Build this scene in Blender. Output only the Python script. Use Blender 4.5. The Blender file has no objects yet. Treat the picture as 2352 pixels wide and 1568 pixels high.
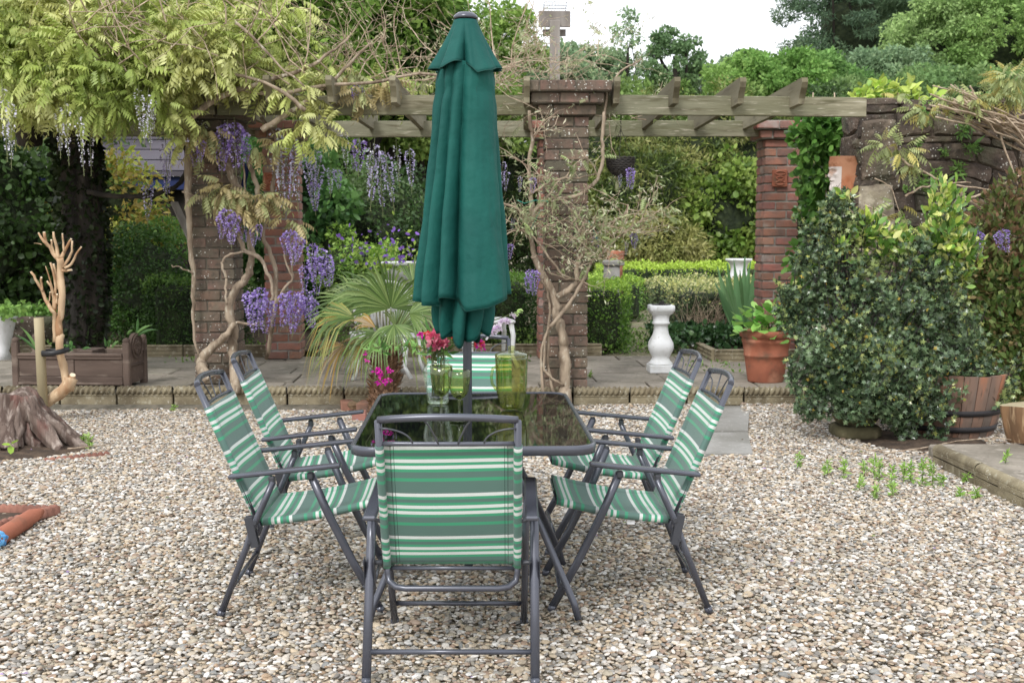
import bpy, bmesh, math, random
import numpy as np
from mathutils import Vector, Matrix
random.seed(7)
RNG = np.random.default_rng(11)
S = bpy.context.scene
COLL = S.collection
R = math.radians
# ---------------------------------------------------------------- camera
CAM_H, PITCH, YAW, FPX = 1.40, R(5.27), R(2.06), 2700.0      # focal length in pixels of a 2352 px wide frame
cd = bpy.data.cameras.new('camera'); cam = bpy.data.objects.new('camera', cd); COLL.objects.link(cam)
cd.sensor_width = 36; cd.lens = 36 * FPX / 2352; cd.clip_start = 0.05; cd.clip_end = 2000
cam.location = (0, 0, CAM_H); cam.rotation_euler = (R(90) - PITCH, 0, -YAW); S.camera = cam
cd.dof.use_dof = True; cd.dof.focus_distance = 4.6; cd.dof.aperture_fstop = 9.0
# ---------------------------------------------------------------- sky and sun (overcast)
W = bpy.data.worlds.new("World"); S.world = W; W.use_nodes = True
nt = W.node_tree; nt.nodes.clear()
sky = nt.nodes.new('ShaderNodeTexSky'); sky.sky_type = 'NISHITA'; sky.sun_disc = False
SUN_EL, SUN_AZ = R(46), R(205)
sky.sun_elevation = SUN_EL; sky.sun_rotation = SUN_AZ; sky.air_density = 1.0; sky.dust_density = 4.0; sky.ozone_density = 1.0
hs = nt.nodes.new('ShaderNodeHueSaturation'); hs.inputs['Saturation'].default_value = 0.22
mixc = nt.nodes.new('ShaderNodeMix'); mixc.data_type = 'RGBA'; mixc.inputs['Factor'].default_value = 0.55
mixc.inputs['B'].default_value = (15.5, 15.9, 16.6, 1)       # the even cloud layer
bg = nt.nodes.new('ShaderNodeBackground'); bg.inputs['Strength'].default_value = 0.12
wo = nt.nodes.new('ShaderNodeOutputWorld')
nt.links.new(sky.outputs['Color'], hs.inputs['Color']); nt.links.new(hs.outputs['Color'], mixc.inputs['A'])
nt.links.new(mixc.outputs['Result'], bg.inputs['Color']); nt.links.new(bg.outputs['Background'], wo.inputs['Surface'])
sd = bpy.data.lights.new('sun', 'SUN'); sd.energy = 1.5; sd.angle = R(14); sd.color = (1.0, 0.975, 0.94)
sun = bpy.data.objects.new('sun', sd); COLL.objects.link(sun)
sun.rotation_euler = (R(90) - SUN_EL, 0, R(180) - SUN_AZ)
S.view_settings.view_transform = 'Standard'; S.view_settings.look = 'None'
S.view_settings.exposure = 0.24; S.view_settings.gamma = 1.0; S.view_settings.use_curve_mapping = False
S.cycles.max_bounces = 10; S.cycles.transparent_max_bounces = 12; S.cycles.use_denoising = True
S.cycles.caustics_refractive = True; S.cycles.caustics_reflective = False
# ---------------------------------------------------------------- surveying helpers: sight line of the surveyed picture -> place in the garden
_F = Vector((math.sin(YAW) * math.cos(PITCH), math.cos(YAW) * math.cos(PITCH), -math.sin(PITCH)))
_Rt = Vector((math.cos(YAW), -math.sin(YAW), 0)); _U = _Rt.cross(_F)
def _d(px, py): return _F + _Rt * ((px - 1176) / FPX) - _U * ((py - 784) / FPX)
def PZ(px, py, z=0.0):
    d = _d(px, py); t = (z - CAM_H) / d.z; return Vector((d.x * t, d.y * t, z))
def PY(px, py, y):
    d = _d(px, py); t = y / d.y; return Vector((d.x * t, y, CAM_H + d.z * t))
# ---------------------------------------------------------------- object helpers
def link(o, parent=None):
    COLL.objects.link(o)
    if parent is not None: o.parent = parent
    return o
def tag(o, label=None, cat=None, group=None, kind=None):
    if label: o['label'] = label
    if cat: o['category'] = cat
    if group: o['group'] = group
    if kind: o['kind'] = kind
    return o
def thing(name, label, cat, loc=(0, 0, 0), group=None):
    o = bpy.data.objects.new(name, None); o.empty_display_size = .1; link(o); o.location = loc
    return tag(o, label, cat, group)
def root_loc(p):
    while p.parent is not None: p = p.parent
    return Vector(p.location)
class MB:
    def __init__(s): s.v = []; s.f = []; s.sm = []
    def add(s, vs, fs, smooth=False):
        b = len(s.v); s.v += [tuple(v) for v in vs]; s.f += [tuple(i + b for i in f) for f in fs]; s.sm += [smooth] * len(fs); return s
    def box(s, c, d, rz=0.0, bev=0.0, M=None):
        hx, hy, hz = d[0] / 2, d[1] / 2, d[2] / 2
        m = M if M is not None else Matrix.Rotation(rz, 3, 'Z')
        if bev <= 0:
            vs = [Vector((x, y, z)) for z in (-hz, hz) for y in (-hy, hy) for x in (-hx, hx)]
            fs = [(0, 2, 3, 1), (4, 5, 7, 6), (0, 1, 5, 4), (2, 6, 7, 3), (0, 4, 6, 2), (1, 3, 7, 5)]
        else:
            b = min(bev, hx * .9, hy * .9, hz * .9); vs = []; idx = {}
            for sx in (-1, 1):
                for sy in (-1, 1):
                    for sz in (-1, 1):
                        idx[sx, sy, sz] = len(vs)
                        vs += [Vector((sx * hx, sy * (hy - b), sz * (hz - b))), Vector((sx * (hx - b), sy * hy, sz * (hz - b))), Vector((sx * (hx - b), sy * (hy - b), sz * hz))]
            g = lambda sx, sy, sz, k: idx[sx, sy, sz] + k
            fs = []
            for q in (-1, 1):
                fs.append([g(q, a, c_, 0) for a, c_ in ((-1, -1), (1, -1), (1, 1), (-1, 1))][::q])
                fs.append([g(a, q, c_, 1) for a, c_ in ((-1, -1), (1, -1), (1, 1), (-1, 1))][::-q])
                fs.append([g(a, c_, q, 2) for a, c_ in ((-1, -1), (1, -1), (1, 1), (-1, 1))][::q])
            for a in (-1, 1):
                for c_ in (-1, 1):
                    fs.append([g(a, c_, -1, 0), g(a, c_, 1, 0), g(a, c_, 1, 1), g(a, c_, -1, 1)][::a * c_])
                    fs.append([g(a, -1, c_, 0), g(a, -1, c_, 2), g(a, 1, c_, 2), g(a, 1, c_, 0)][::a * c_])
                    fs.append([g(-1, a, c_, 1), g(1, a, c_, 1), g(1, a, c_, 2), g(-1, a, c_, 2)][::a * c_])
                    for e in (-1, 1):
                        fs.append([g(a, c_, e, 0), g(a, c_, e, 1), g(a, c_, e, 2)][::a * c_ * e])
        c = Vector(c); return s.add([m @ v + c for v in vs], fs)
    def tube(s, pts, r, n=8, cap=True, flat=1.0, smooth=True):
        pts = [Vector(p) for p in pts]; k = len(pts)
        rr = r if isinstance(r, (list, tuple)) else [r] * k
        vs, fs = [], []; up = None
        for i, p in enumerate(pts):
            t = (pts[min(i + 1, k - 1)] - pts[max(i - 1, 0)])
            t = t.normalized() if t.length > 1e-9 else Vector((0, 0, 1))
            if up is None: up = Vector((0, 0, 1)) if abs(t.z) < .9 else Vector((1, 0, 0))
            sd_ = t.cross(up)
            if sd_.length < 1e-6: sd_ = t.cross(Vector((0, 1, 0)))
            sd_.normalize(); up = sd_.cross(t).normalized()
            for j in range(n):
                a = 2 * math.pi * (j + .5) / n
                vs.append(p + sd_ * math.cos(a) * rr[i] + up * math.sin(a) * rr[i] * flat)
        for i in range(k - 1):
            for j in range(n):
                fs.append((i * n + j, i * n + (j + 1) % n, (i + 1) * n + (j + 1) % n, (i + 1) * n + j))
        s.add(vs, fs, smooth)
        if cap:
            b = len(s.v) - len(vs)
            s.f += [tuple(b + j for j in range(n))[::-1], tuple(b + (k - 1) * n + j for j in range(n))]; s.sm += [False, False]
        return s
    def lathe(s, prof, c=(0, 0, 0), n=24, sq=0.0, smooth=True, cap=True):
        """prof = [(r, z)], sq>0 squares the section"""
        c = Vector(c); vs, fs = [], []
        for r_, z in prof:
            for j in range(n):
                a = 2 * math.pi * (j + .5) / n; ca, sa = math.cos(a), math.sin(a)
                if sq > 0:
                    m = (abs(ca) ** (2 + sq * 8) + abs(sa) ** (2 + sq * 8)) ** (-1 / (2 + sq * 8))
                else: m = 1
                vs.append(c + Vector((ca * m * r_, sa * m * r_, z)))
        for i in range(len(prof) - 1):
            for j in range(n):
                fs.append((i * n + j, i * n + (j + 1) % n, (i + 1) * n + (j + 1) % n, (i + 1) * n + j))
        s.add(vs, fs, smooth)
        if cap:
            b = len(s.v) - len(vs); k = len(prof)
            if prof[0][0] > 1e-4: s.f.append(tuple(b + j for j in range(n))[::-1]); s.sm.append(False)
            if prof[-1][0] > 1e-4: s.f.append(tuple(b + (k - 1) * n + j for j in range(n))); s.sm.append(False)
        return s
    def grid(s, fn, nu, nv, smooth=True, closed=False):
        vs = [fn(i / nu, j / nv) for j in range(nv + 1) for i in range(nu + (0 if closed else 1))]
        w = nu if closed else nu + 1
        fs = [(j * w + i, j * w + (i + 1) % w, (j + 1) * w + (i + 1) % w, (j + 1) * w + i) for j in range(nv) for i in range(nu)]
        return s.add(vs, fs, smooth)
    def mesh(s, name):
        me = bpy.data.meshes.new(name); me.from_pydata(s.v, [], s.f); me.polygons.foreach_set('use_smooth', s.sm); me.update(); return me
def put(name, mesh, m, parent=None, loc=None, kind=None):
    """link a mesh as one object; geometry given in world space unless loc is given"""
    o = bpy.data.objects.new(name, mesh)
    if m is not None and len(mesh.materials) == 0: mesh.materials.append(m)
    link(o, parent)
    if loc is not None: o.location = Vector(loc) - (root_loc(parent) if parent is not None else Vector())
    elif parent is not None:
        rl = root_loc(parent)
        if rl.length > 0: mesh.transform(Matrix.Translation(-rl))
    if kind: o['kind'] = kind
    return o
def obj(name, mb, m, parent=None, kind=None): return put(name, mb.mesh(name), m, parent, None, kind)
def copy_tree(o, parent=None):
    c = o.copy(); link(c, parent)
    for ch in list(o.children): copy_tree(ch, c)
    return c
# ---------------------------------------------------------------- materials
def col(c): return (c[0], c[1], c[2], 1)
def srgb(r, g, b):
    f = lambda x: (x / 255 / 12.92) if x / 255 <= .04045 else ((x / 255 + .055) / 1.055) ** 2.4
    return (f(r), f(g), f(b))
def mat(name, c, rough=.7, var=(), bump=(), metal=0.0, spec=.5, attr=False, rnd=0.0, trans=0.0, spots=None, stretch=(1, 1, 1), glass=None, rndhue=0.0, coat=0.0, world=False):
    """var: [(scale, colour, lo, hi)] noise layers mixed over c; bump: [(scale, distance)]; rnd: brightness spread per object"""
    m = bpy.data.materials.new(name); m.use_nodes = True; t = m.node_tree; N = t.nodes; L = t.links
    p = N['Principled BSDF']; p.inputs['Roughness'].default_value = rough; p.inputs['Metallic'].default_value = metal
    p.inputs['Specular IOR Level'].default_value = spec; p.inputs['Coat Weight'].default_value = coat
    tc = N.new('ShaderNodeTexCoord'); mp = N.new('ShaderNodeMapping'); mp.inputs['Scale'].default_value = stretch
    if world:
        g = N.new('ShaderNodeNewGeometry'); L.new(g.outputs['Position'], mp.inputs['Vector'])
    else: L.new(tc.outputs['Object'], mp.inputs['Vector'])
    oi = N.new('ShaderNodeObjectInfo')
    off = N.new('ShaderNodeVectorMath'); off.operation = 'MULTIPLY_ADD'; L.new(oi.outputs['Random'], off.inputs[0])
    off.inputs[1].default_value = (17, 31, 23) if not world else (0, 0, 0); L.new(mp.outputs['Vector'], off.inputs[2])
    if attr:
        at = N.new('ShaderNodeAttribute'); at.attribute_name = 'Col'; cur = at.outputs['Color']
    else:
        rg = N.new('ShaderNodeRGB'); rg.outputs[0].default_value = col(c); cur = rg.outputs[0]
    def noise(sc, det=4):
        n = N.new('ShaderNodeTexNoise'); n.inputs['Scale'].default_value = sc; n.inputs['Detail'].default_value = det; L.new(off.outputs[0], n.inputs['Vector']); return n
    def mix(f, b, a):
        x = N.new('ShaderNodeMix'); x.data_type = 'RGBA'
        if isinstance(f, float): x.inputs['Factor'].default_value = f
        else: L.new(f, x.inputs['Factor'])
        L.new(a, x.inputs['A'])
        if isinstance(b, tuple): x.inputs['B'].default_value = col(b)
        else: L.new(b, x.inputs['B'])
        return x.outputs['Result']
    for sc, c2, lo, hi in var:
        n = noise(sc); r_ = N.new('ShaderNodeMapRange'); r_.inputs['From Min'].default_value = lo; r_.inputs['From Max'].default_value = hi
        L.new(n.outputs['Fac'], r_.inputs['Value']); cur = mix(r_.outputs['Result'], c2, cur)
    if spots:
        sc, c2, size = spots
        v = N.new('ShaderNodeTexVoronoi'); v.inputs['Scale'].default_value = sc; L.new(off.outputs[0], v.inputs['Vector'])
        n = noise(sc * .25, 3); a_ = N.new('ShaderNodeMath'); a_.operation = 'MULTIPLY'; L.new(n.outputs['Fac'], a_.inputs[0]); a_.inputs[1].default_value = size * 2
        b_ = N.new('ShaderNodeMath'); b_.operation = 'LESS_THAN'; L.new(v.outputs['Distance'], b_.inputs[0])
        s_ = N.new('ShaderNodeMath'); s_.operation = 'SUBTRACT'; L.new(a_.outputs[0], s_.inputs[0]); s_.inputs[1].default_value = size * .72
        L.new(s_.outputs[0], b_.inputs[1]); cur = mix(b_.outputs[0], c2, cur)
    if rnd > 0:
        h = N.new('ShaderNodeHueSaturation'); r_ = N.new('ShaderNodeMapRange'); r_.inputs['To Min'].default_value = 1 - rnd; r_.inputs['To Max'].default_value = 1 + rnd
        L.new(oi.outputs['Random'], r_.inputs['Value']); L.new(r_.outputs['Result'], h.inputs['Value']); L.new(cur, h.inputs['Color'])
        if rndhue > 0:
            w = N.new('ShaderNodeMath'); w.operation = 'MULTIPLY'; w.inputs[1].default_value = 7.31; L.new(oi.outputs['Random'], w.inputs[0])
            w2 = N.new('ShaderNodeMath'); w2.operation = 'FRACT'; L.new(w.outputs[0], w2.inputs[0])
            r2 = N.new('ShaderNodeMapRange'); r2.inputs['To Min'].default_value = .5 - rndhue; r2.inputs['To Max'].default_value = .5 + rndhue
            L.new(w2.outputs[0], r2.inputs['Value']); L.new(r2.outputs['Result'], h.inputs['Hue'])
        cur = h.outputs['Color']
    L.new(cur, p.inputs['Base Color'])
    last = None
    for sc, ds in bump:
        n = noise(sc, 6); b_ = N.new('ShaderNodeBump'); b_.inputs['Distance'].default_value = ds; b_.inputs['Strength'].default_value = 1
        L.new(n.outputs['Fac'], b_.inputs['Height'])
        if last: L.new(last, b_.inputs['Normal'])
        last = b_.outputs['Normal']
    if last: L.new(last, p.inputs['Normal'])
    if glass:
        p.inputs['Transmission Weight'].default_value = 1; p.inputs['IOR'].default_value = glass
    if trans > 0:
        tr = N.new('ShaderNodeBsdfTranslucent'); mx = N.new('ShaderNodeMixShader'); mx.inputs[0].default_value = trans
        L.new(cur, tr.inputs['Color']); L.new(p.outputs[0], mx.inputs[1]); L.new(tr.outputs[0], mx.inputs[2])
        L.new(mx.outputs[0], N['Material Output'].inputs['Surface'])
    return m
M = {}
M['leaf'] = mat('leaf', (0, 0, 0), .42, attr=True, trans=.32, spec=.4)
M['gloss_leaf'] = mat('glossy_leaf', (0, 0, 0), .22, attr=True, trans=.15, spec=.6)
M['far_leaf'] = mat('far_leaf', (0, 0, 0), .6, attr=True, trans=.35, spec=.2)
M['petal'] = mat('petal', (0, 0, 0), .6, attr=True, trans=.35, spec=.2)
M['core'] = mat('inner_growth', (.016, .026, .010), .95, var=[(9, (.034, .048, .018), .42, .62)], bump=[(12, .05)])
M['bark'] = mat('bark', srgb(162, 146, 126), .85, var=[(14, srgb(105, 90, 74), .4, .65), (40, srgb(185, 178, 160), .58, .72)], bump=[(60, .006), (18, .008)], stretch=(1, 1, .35))
M['dark_bark'] = mat('dark_bark', (.016, .013, .010), .9, var=[(8, (.05, .04, .03), .45, .7)], bump=[(25, .02)], stretch=(1, 1, .2))
M['twig'] = mat('twig', srgb(190, 172, 150), .85, var=[(20, srgb(140, 120, 100), .4, .65)])
M['green_twig'] = mat('green_twig', (.10, .13, .03), .6)
M['brick'] = mat('brick', srgb(108, 94, 82), .92, var=[(9, srgb(120, 97, 84), .42, .62), (5, srgb(98, 92, 78), .45, .66), (30, srgb(78, 70, 62), .52, .75)], spots=(42, srgb(200, 200, 190), .46), bump=[(90, .003), (22, .006)], rnd=.22, rndhue=.012, world=False)
M['red_brick'] = mat('red_brick', srgb(144, 108, 96), .92, var=[(9, srgb(156, 108, 92), .42, .62), (6, srgb(122, 98, 90), .5, .7), (4, srgb(164, 154, 146), .60, .76)], bump=[(90, .003), (22, .006)], rnd=.18, rndhue=.012)
M['mortar'] = mat('mortar', srgb(112, 106, 94), .95, var=[(12, srgb(82, 78, 68), .4, .65)], bump=[(80, .004)])
M['red_mortar'] = mat('pale_mortar', srgb(158, 154, 146), .95, var=[(9, srgb(118, 108, 102), .4, .65)], bump=[(80, .004)])
M['wallstone'] = mat('wall_stone', srgb(92, 80, 70), .92, var=[(5, srgb(66, 58, 52), .4, .62), (9, srgb(118, 104, 92), .5, .7), (3, srgb(80, 82, 64), .5, .7)], spots=(34, srgb(182, 180, 170), .44), bump=[(16, .03), (60, .008)], rnd=.30, rndhue=.01)
M['wallmortar'] = mat('wall_mortar', srgb(84, 74, 64), .95, var=[(8, srgb(62, 54, 46), .4, .6)], bump=[(30, .02)])
M['paving'] = mat('paving_stone', srgb(146, 138, 126), .9, var=[(3, srgb(116, 110, 98), .4, .62), (12, srgb(166, 158, 146), .55, .75), (30, srgb(104, 98, 88), .58, .75)], bump=[(18, .008), (80, .002)], rnd=.10, rndhue=.006)
M['joint'] = mat('paving_joint', srgb(98, 90, 74), .95, var=[(9, srgb(78, 84, 48), .5, .65)])
M['edging'] = mat('edging_stone', srgb(140, 130, 106), .9, var=[(7, srgb(108, 98, 78), .4, .62), (25, srgb(172, 166, 146), .56, .75)], spots=(50, srgb(196, 192, 178), .34), bump=[(60, .004)], rnd=.12)
M['timber'] = mat('weathered_timber', srgb(136, 134, 114), .85, var=[(2.5, srgb(108, 104, 78), .4, .62), (6, srgb(162, 154, 134), .5, .7), (24, srgb(92, 86, 66), .52, .70), (1.2, srgb(96, 100, 66), .48, .7), (60, srgb(176, 170, 152), .60, .72)], bump=[(30, .008)], stretch=(.12, 1, 1), rnd=.1)
M['timber_y'] = mat('weathered_timber_end', srgb(138, 132, 110), .85, var=[(3, srgb(104, 98, 76), .4, .62), (24, srgb(92, 84, 66), .56, .76)], bump=[(30, .004)], stretch=(1, .12, 1), rnd=.12)
M['post_wood'] = mat('grey_post_wood', srgb(150, 144, 138), .85, var=[(6, srgb(122, 114, 108), .4, .65)], bump=[(30, .003)], stretch=(1, 1, .1))
M['stake'] = mat('stake_wood', srgb(172, 160, 130), .8, var=[(6, srgb(146, 134, 104), .4, .65), (30, srgb(120, 108, 84), .6, .75)], bump=[(40, .002)], stretch=(1, 1, .08))
M['chest'] = mat('old_chest_wood', srgb(104, 88, 78), .85, var=[(5, srgb(76, 62, 54), .4, .65), (20, srgb(134, 120, 108), .56, .75)], bump=[(30, .004)], stretch=(.2, 1, 1))
M['pruned'] = mat('peeled_branch', srgb(192, 166, 134), .75, var=[(9, srgb(156, 118, 84), .42, .64), (30, srgb(214, 190, 156), .55, .72)], bump=[(40, .004)], stretch=(1, 1, .3))
M['pruned_cut'] = mat('cut_end', srgb(232, 216, 188), .8)
M['stump'] = mat('stump_wood', srgb(126, 110, 100), .85, var=[(7, srgb(84, 68, 60), .4, .6), (16, srgb(166, 152, 142), .52, .7), (5, srgb(112, 74, 66), .58, .74)], bump=[(22, .02), (50, .006)], stretch=(1.6, 1.6, .28))
M['metal'] = mat('grey_tube_metal', srgb(84, 87, 97), .27, spec=.7, metal=.3, var=[(6, srgb(78, 80, 90), .4, .6)])
M['wire'] = mat('thin_grey_wire', srgb(84, 86, 92), .35, metal=.4)
M['plate'] = mat('dark_hinge_plate', srgb(60, 62, 68), .4)
M['black_plastic'] = mat('black_plastic', (.02, .02, .022), .45)
M['umbrella'] = mat('umbrella_canvas', srgb(18, 88, 80), .72, var=[(3, srgb(14, 78, 72), .4, .6)], bump=[(7, .014), (26, .003), (700, .0004)], trans=.05, spec=.3)
M['green_edge'] = mat('umbrella_hem', srgb(16, 74, 68), .8)
M['white_paint'] = mat('white_painted_stone', srgb(232, 234, 236), .6, var=[(8, srgb(208, 210, 208), .45, .7), (30, srgb(190, 192, 186), .64, .78)], bump=[(40, .002)])
M['white_metal'] = mat('white_cast_metal', srgb(226, 228, 228), .45, var=[(10, srgb(196, 198, 192), .5, .7)])
M['terracotta'] = mat('terracotta', srgb(164, 100, 76), .85, var=[(4, srgb(140, 84, 64), .4, .62), (8, srgb(112, 86, 68), .54, .74), (5, srgb(186, 134, 108), .55, .72)], bump=[(40, .003)])
M['mask_clay'] = mat('mask_terracotta', srgb(192, 138, 106), .85, var=[(5, srgb(176, 108, 72), .42, .65), (14, srgb(150, 96, 66), .58, .75)], bump=[(30, .004)])
M['mask_face'] = mat('whitewashed_face', srgb(216, 206, 200), .85, var=[(10, srgb(190, 150, 124), .5, .7)], bump=[(40, .003)])
M['edge_clay'] = mat('clay_edging', srgb(150, 104, 88), .9, var=[(8, srgb(120, 82, 70), .4, .6)], bump=[(50, .003)])
M['wicker'] = mat('dark_wicker', srgb(38, 34, 31), .7, rnd=.2, var=[(20, srgb(62, 56, 50), .5, .7)])
M['barrel'] = mat('barrel_stave', srgb(140, 108, 90), .85, var=[(4, srgb(104, 92, 84), .4, .6), (9, srgb(176, 112, 80), .58, .72), (30, srgb(84, 70, 60), .6, .75)], bump=[(40, .003)], stretch=(1, 1, .15), rnd=.14)
M['hoop'] = mat('rusty_hoop', srgb(54, 52, 54), .7, metal=.3, bump=[(60, .002)])
M['soil'] = mat('soil', srgb(88, 72, 58), .95, var=[(14, srgb(62, 50, 40), .4, .6)], bump=[(20, .03)])
M['concrete'] = mat('concrete_slab', srgb(150, 148, 144), .9, var=[(3, srgb(128, 126, 120), .4, .6), (40, srgb(168, 166, 160), .6, .75)], bump=[(90, .002)])
M['slate'] = mat('shed_roof', srgb(84, 80, 88), .8, var=[(4, srgb(84, 78, 86), .4, .6)])
M['blue'] = mat('blue_fascia', srgb(28, 44, 96), .7)
M['cloth'] = mat('blue_cloth', srgb(110, 180, 232), .8, var=[(20, srgb(80, 150, 215), .5, .65)], bump=[(30, .01)])
M['string'] = mat('green_string', srgb(40, 140, 120), .7)
M['hose'] = mat('grey_cable', srgb(150, 150, 150), .6)
M['table_glass'] = mat('black_table_glass', (.006, .007, .007), .025, spec=.75, bump=[(5, .00018)])
def thin_glass(name, tint, refl=1.0):
    m = bpy.data.materials.new(name); m.use_nodes = True; t = m.node_tree; N, L = t.nodes, t.links; N.remove(N['Principled BSDF'])
    tp = N.new('ShaderNodeBsdfTransparent'); gl = N.new('ShaderNodeBsdfGlossy'); gl.inputs['Roughness'].default_value = .03; gl.inputs[0].default_value = (.9, .95, .85, 1)
    lw = N.new('ShaderNodeLayerWeight'); lw.inputs['Blend'].default_value = .5; pw = N.new('ShaderNodeMath'); pw.operation = 'POWER'; pw.inputs[1].default_value = 3.5; L.new(lw.outputs['Facing'], pw.inputs[0])
    ml = N.new('ShaderNodeMath'); ml.operation = 'MULTIPLY_ADD'; ml.inputs[1].default_value = .55 * refl; ml.inputs[2].default_value = .045 * refl; L.new(pw.outputs[0], ml.inputs[0])
    ab = N.new('ShaderNodeMath'); ab.operation = 'POWER'; ab.inputs[1].default_value = 1.8; L.new(lw.outputs['Facing'], ab.inputs[0])
    tm_ = N.new('ShaderNodeMix'); tm_.data_type = 'RGBA'; tm_.inputs['A'].default_value = col(tint); tm_.inputs['B'].default_value = col([c_ ** 3.2 for c_ in tint]); L.new(ab.outputs[0], tm_.inputs['Factor']); L.new(tm_.outputs['Result'], tp.inputs[0])
    mx = N.new('ShaderNodeMixShader'); L.new(ml.outputs[0], mx.inputs[0]); L.new(tp.outputs[0], mx.inputs[1]); L.new(gl.outputs[0], mx.inputs[2]); L.new(mx.outputs[0], N['Material Output'].inputs['Surface']); return m
M['jug'] = thin_glass('green_acrylic', (.815, .825, .57), 1.6); M['goblet'] = thin_glass('green_glass', (.82, .85, .64), 1.3); M['clear'] = thin_glass('clear_glass', (.97, .985, .98), 1.3)
M['iron'] = mat('dark_iron', (.03, .027, .025), .6)
M['conifer_wood'] = M['dark_bark']
# striped sling cloth: stripes follow the sling's length (UV v, in metres)
def sling_mat(name):
    m = mat(name, (1, 1, 1), .5, spec=.45); t = m.node_tree; N = t.nodes; L = t.links; p = N['Principled BSDF']; p.inputs['Sheen Weight'].default_value = .45; p.inputs['Sheen Roughness'].default_value = .4
    uv = N.new('ShaderNodeUVMap'); uv.uv_map = 'UVMap'; sp = N.new('ShaderNodeSeparateXYZ'); L.new(uv.outputs[0], sp.inputs[0])
    d = N.new('ShaderNodeMath'); d.operation = 'DIVIDE'; d.inputs[1].default_value = .165; L.new(sp.outputs['Y'], d.inputs[0])
    fr = N.new('ShaderNodeMath'); fr.operation = 'FRACT'; L.new(d.outputs[0], fr.inputs[0])
    cr = N.new('ShaderNodeValToRGB'); cr.color_ramp.interpolation = 'CONSTANT'; e = cr.color_ramp.elements
    w, g, k = srgb(246, 248, 246), srgb(92, 190, 150), srgb(118, 152, 143)
    st = [(0, w), (.074, g), (.132, k), (.207, g), (.269, w), (.343, g), (.40, w), (.475, g), (.537, k), (.667, g), (.736, k)]
    e[0].position = 0; e[0].color = col(w); e[1].position = st[1][0]; e[1].color = col(st[1][1])
    for q, c_ in st[2:]:
        x = e.new(q); x.color = col(c_)
    L.new(fr.outputs[0], cr.inputs[0])
    ab = N.new('ShaderNodeMath'); ab.operation = 'ABSOLUTE'; L.new(sp.outputs['X'], ab.inputs[0])
    lines = None
    for q in (.168, .178):
        s_ = N.new('ShaderNodeMath'); s_.operation = 'SUBTRACT'; s_.inputs[1].default_value = q; L.new(ab.outputs[0], s_.inputs[0])
        a_ = N.new('ShaderNodeMath'); a_.operation = 'ABSOLUTE'; L.new(s_.outputs[0], a_.inputs[0])
        l_ = N.new('ShaderNodeMath'); l_.operation = 'LESS_THAN'; l_.inputs[1].default_value = .0007; L.new(a_.outputs[0], l_.inputs[0])
        if lines is None: lines = l_.outputs[0]
        else:
            mx_ = N.new('ShaderNodeMath'); mx_.operation = 'MAXIMUM'; L.new(lines, mx_.inputs[0]); L.new(l_.outputs[0], mx_.inputs[1]); lines = mx_.outputs[0]
    mx = N.new('ShaderNodeMix'); mx.data_type = 'RGBA'; L.new(lines, mx.inputs['Factor']); L.new(cr.outputs[0], mx.inputs['A']); mx.inputs['B'].default_value = (.03, .06, .05, 1)
    wv = N.new('ShaderNodeTexNoise'); wv.inputs['Scale'].default_value = 5; L.new(N['Texture Coordinate'].outputs['Object'], wv.inputs['Vector'])
    L.new(mx.outputs['Result'], p.inputs['Base Color'])
    chk = N.new('ShaderNodeTexNoise'); chk.inputs['Scale'].default_value = 900; L.new(uv.outputs[0], chk.inputs['Vector'])
    b = N.new('ShaderNodeBump'); b.inputs['Distance'].default_value = .0008; L.new(chk.outputs['Fac'], b.inputs['Height']); L.new(b.outputs[0], p.inputs['Normal'])
    tr = N.new('ShaderNodeBsdfTranslucent'); tp = N.new('ShaderNodeBsdfTransparent')
    m1 = N.new('ShaderNodeMixShader'); m1.inputs[0].default_value = .42; m2 = N.new('ShaderNodeMixShader'); m2.inputs[0].default_value = .06
    L.new(mx.outputs['Result'], tr.inputs['Color']); L.new(p.outputs[0], m1.inputs[1]); L.new(tr.outputs[0], m1.inputs[2])
    L.new(m1.outputs[0], m2.inputs[1]); L.new(tp.outputs[0], m2.inputs[2]); L.new(m2.outputs[0], N['Material Output'].inputs['Surface'])
    return m
M['sling'] = sling_mat('striped_sling_cloth')
# ---------------------------------------------------------------- foliage: thousands of real leaf faces
def tri_mesh(name, V, F, C=None, smooth=False):
    me = bpy.data.meshes.new(name); V = np.asarray(V, np.float32).reshape(-1, 3); F = np.asarray(F, np.int32).reshape(-1, 3)
    me.vertices.add(len(V)); me.vertices.foreach_set('co', V.ravel()); me.loops.add(F.size); me.loops.foreach_set('vertex_index', F.ravel())
    me.polygons.add(len(F)); me.polygons.foreach_set('loop_start', np.arange(0, F.size, 3, dtype=np.int32)); me.polygons.foreach_set('loop_total', np.full(len(F), 3, np.int32))
    if C is not None:
        a = me.attributes.new('Col', 'FLOAT_COLOR', 'POINT'); c4 = np.ones((len(V), 4), np.float32); c4[:, :3] = C; a.data.foreach_set('color', c4.ravel())
    if smooth: me.polygons.foreach_set('use_smooth', np.ones(len(F), bool))
    me.update(calc_edges=True); return me
LEAF_GAIN = 1.3
LEAF = (np.array([(0, 0, 0), (-.27, .48, .07), (0, 1, -.03), (.27, .48, .07)], float), [(0, 1, 2), (0, 2, 3)])
NARROW = (np.array([(0, 0, 0), (-.14, .45, .05), (0, 1, -.05), (.14, .45, .05)], float), [(0, 1, 2), (0, 2, 3)])
OVAL = (np.array([(0, 0, 0), (-.17, .2, .05), (-.25, .52, .07), (-.14, .82, .03), (0, 1, -.04), (.14, .82, .03), (.25, .52, .07), (.17, .2, .05)], float), [(0, 1, 7), (1, 2, 4), (2, 3, 4), (1, 4, 7), (7, 4, 6), (6, 4, 5)])
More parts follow.
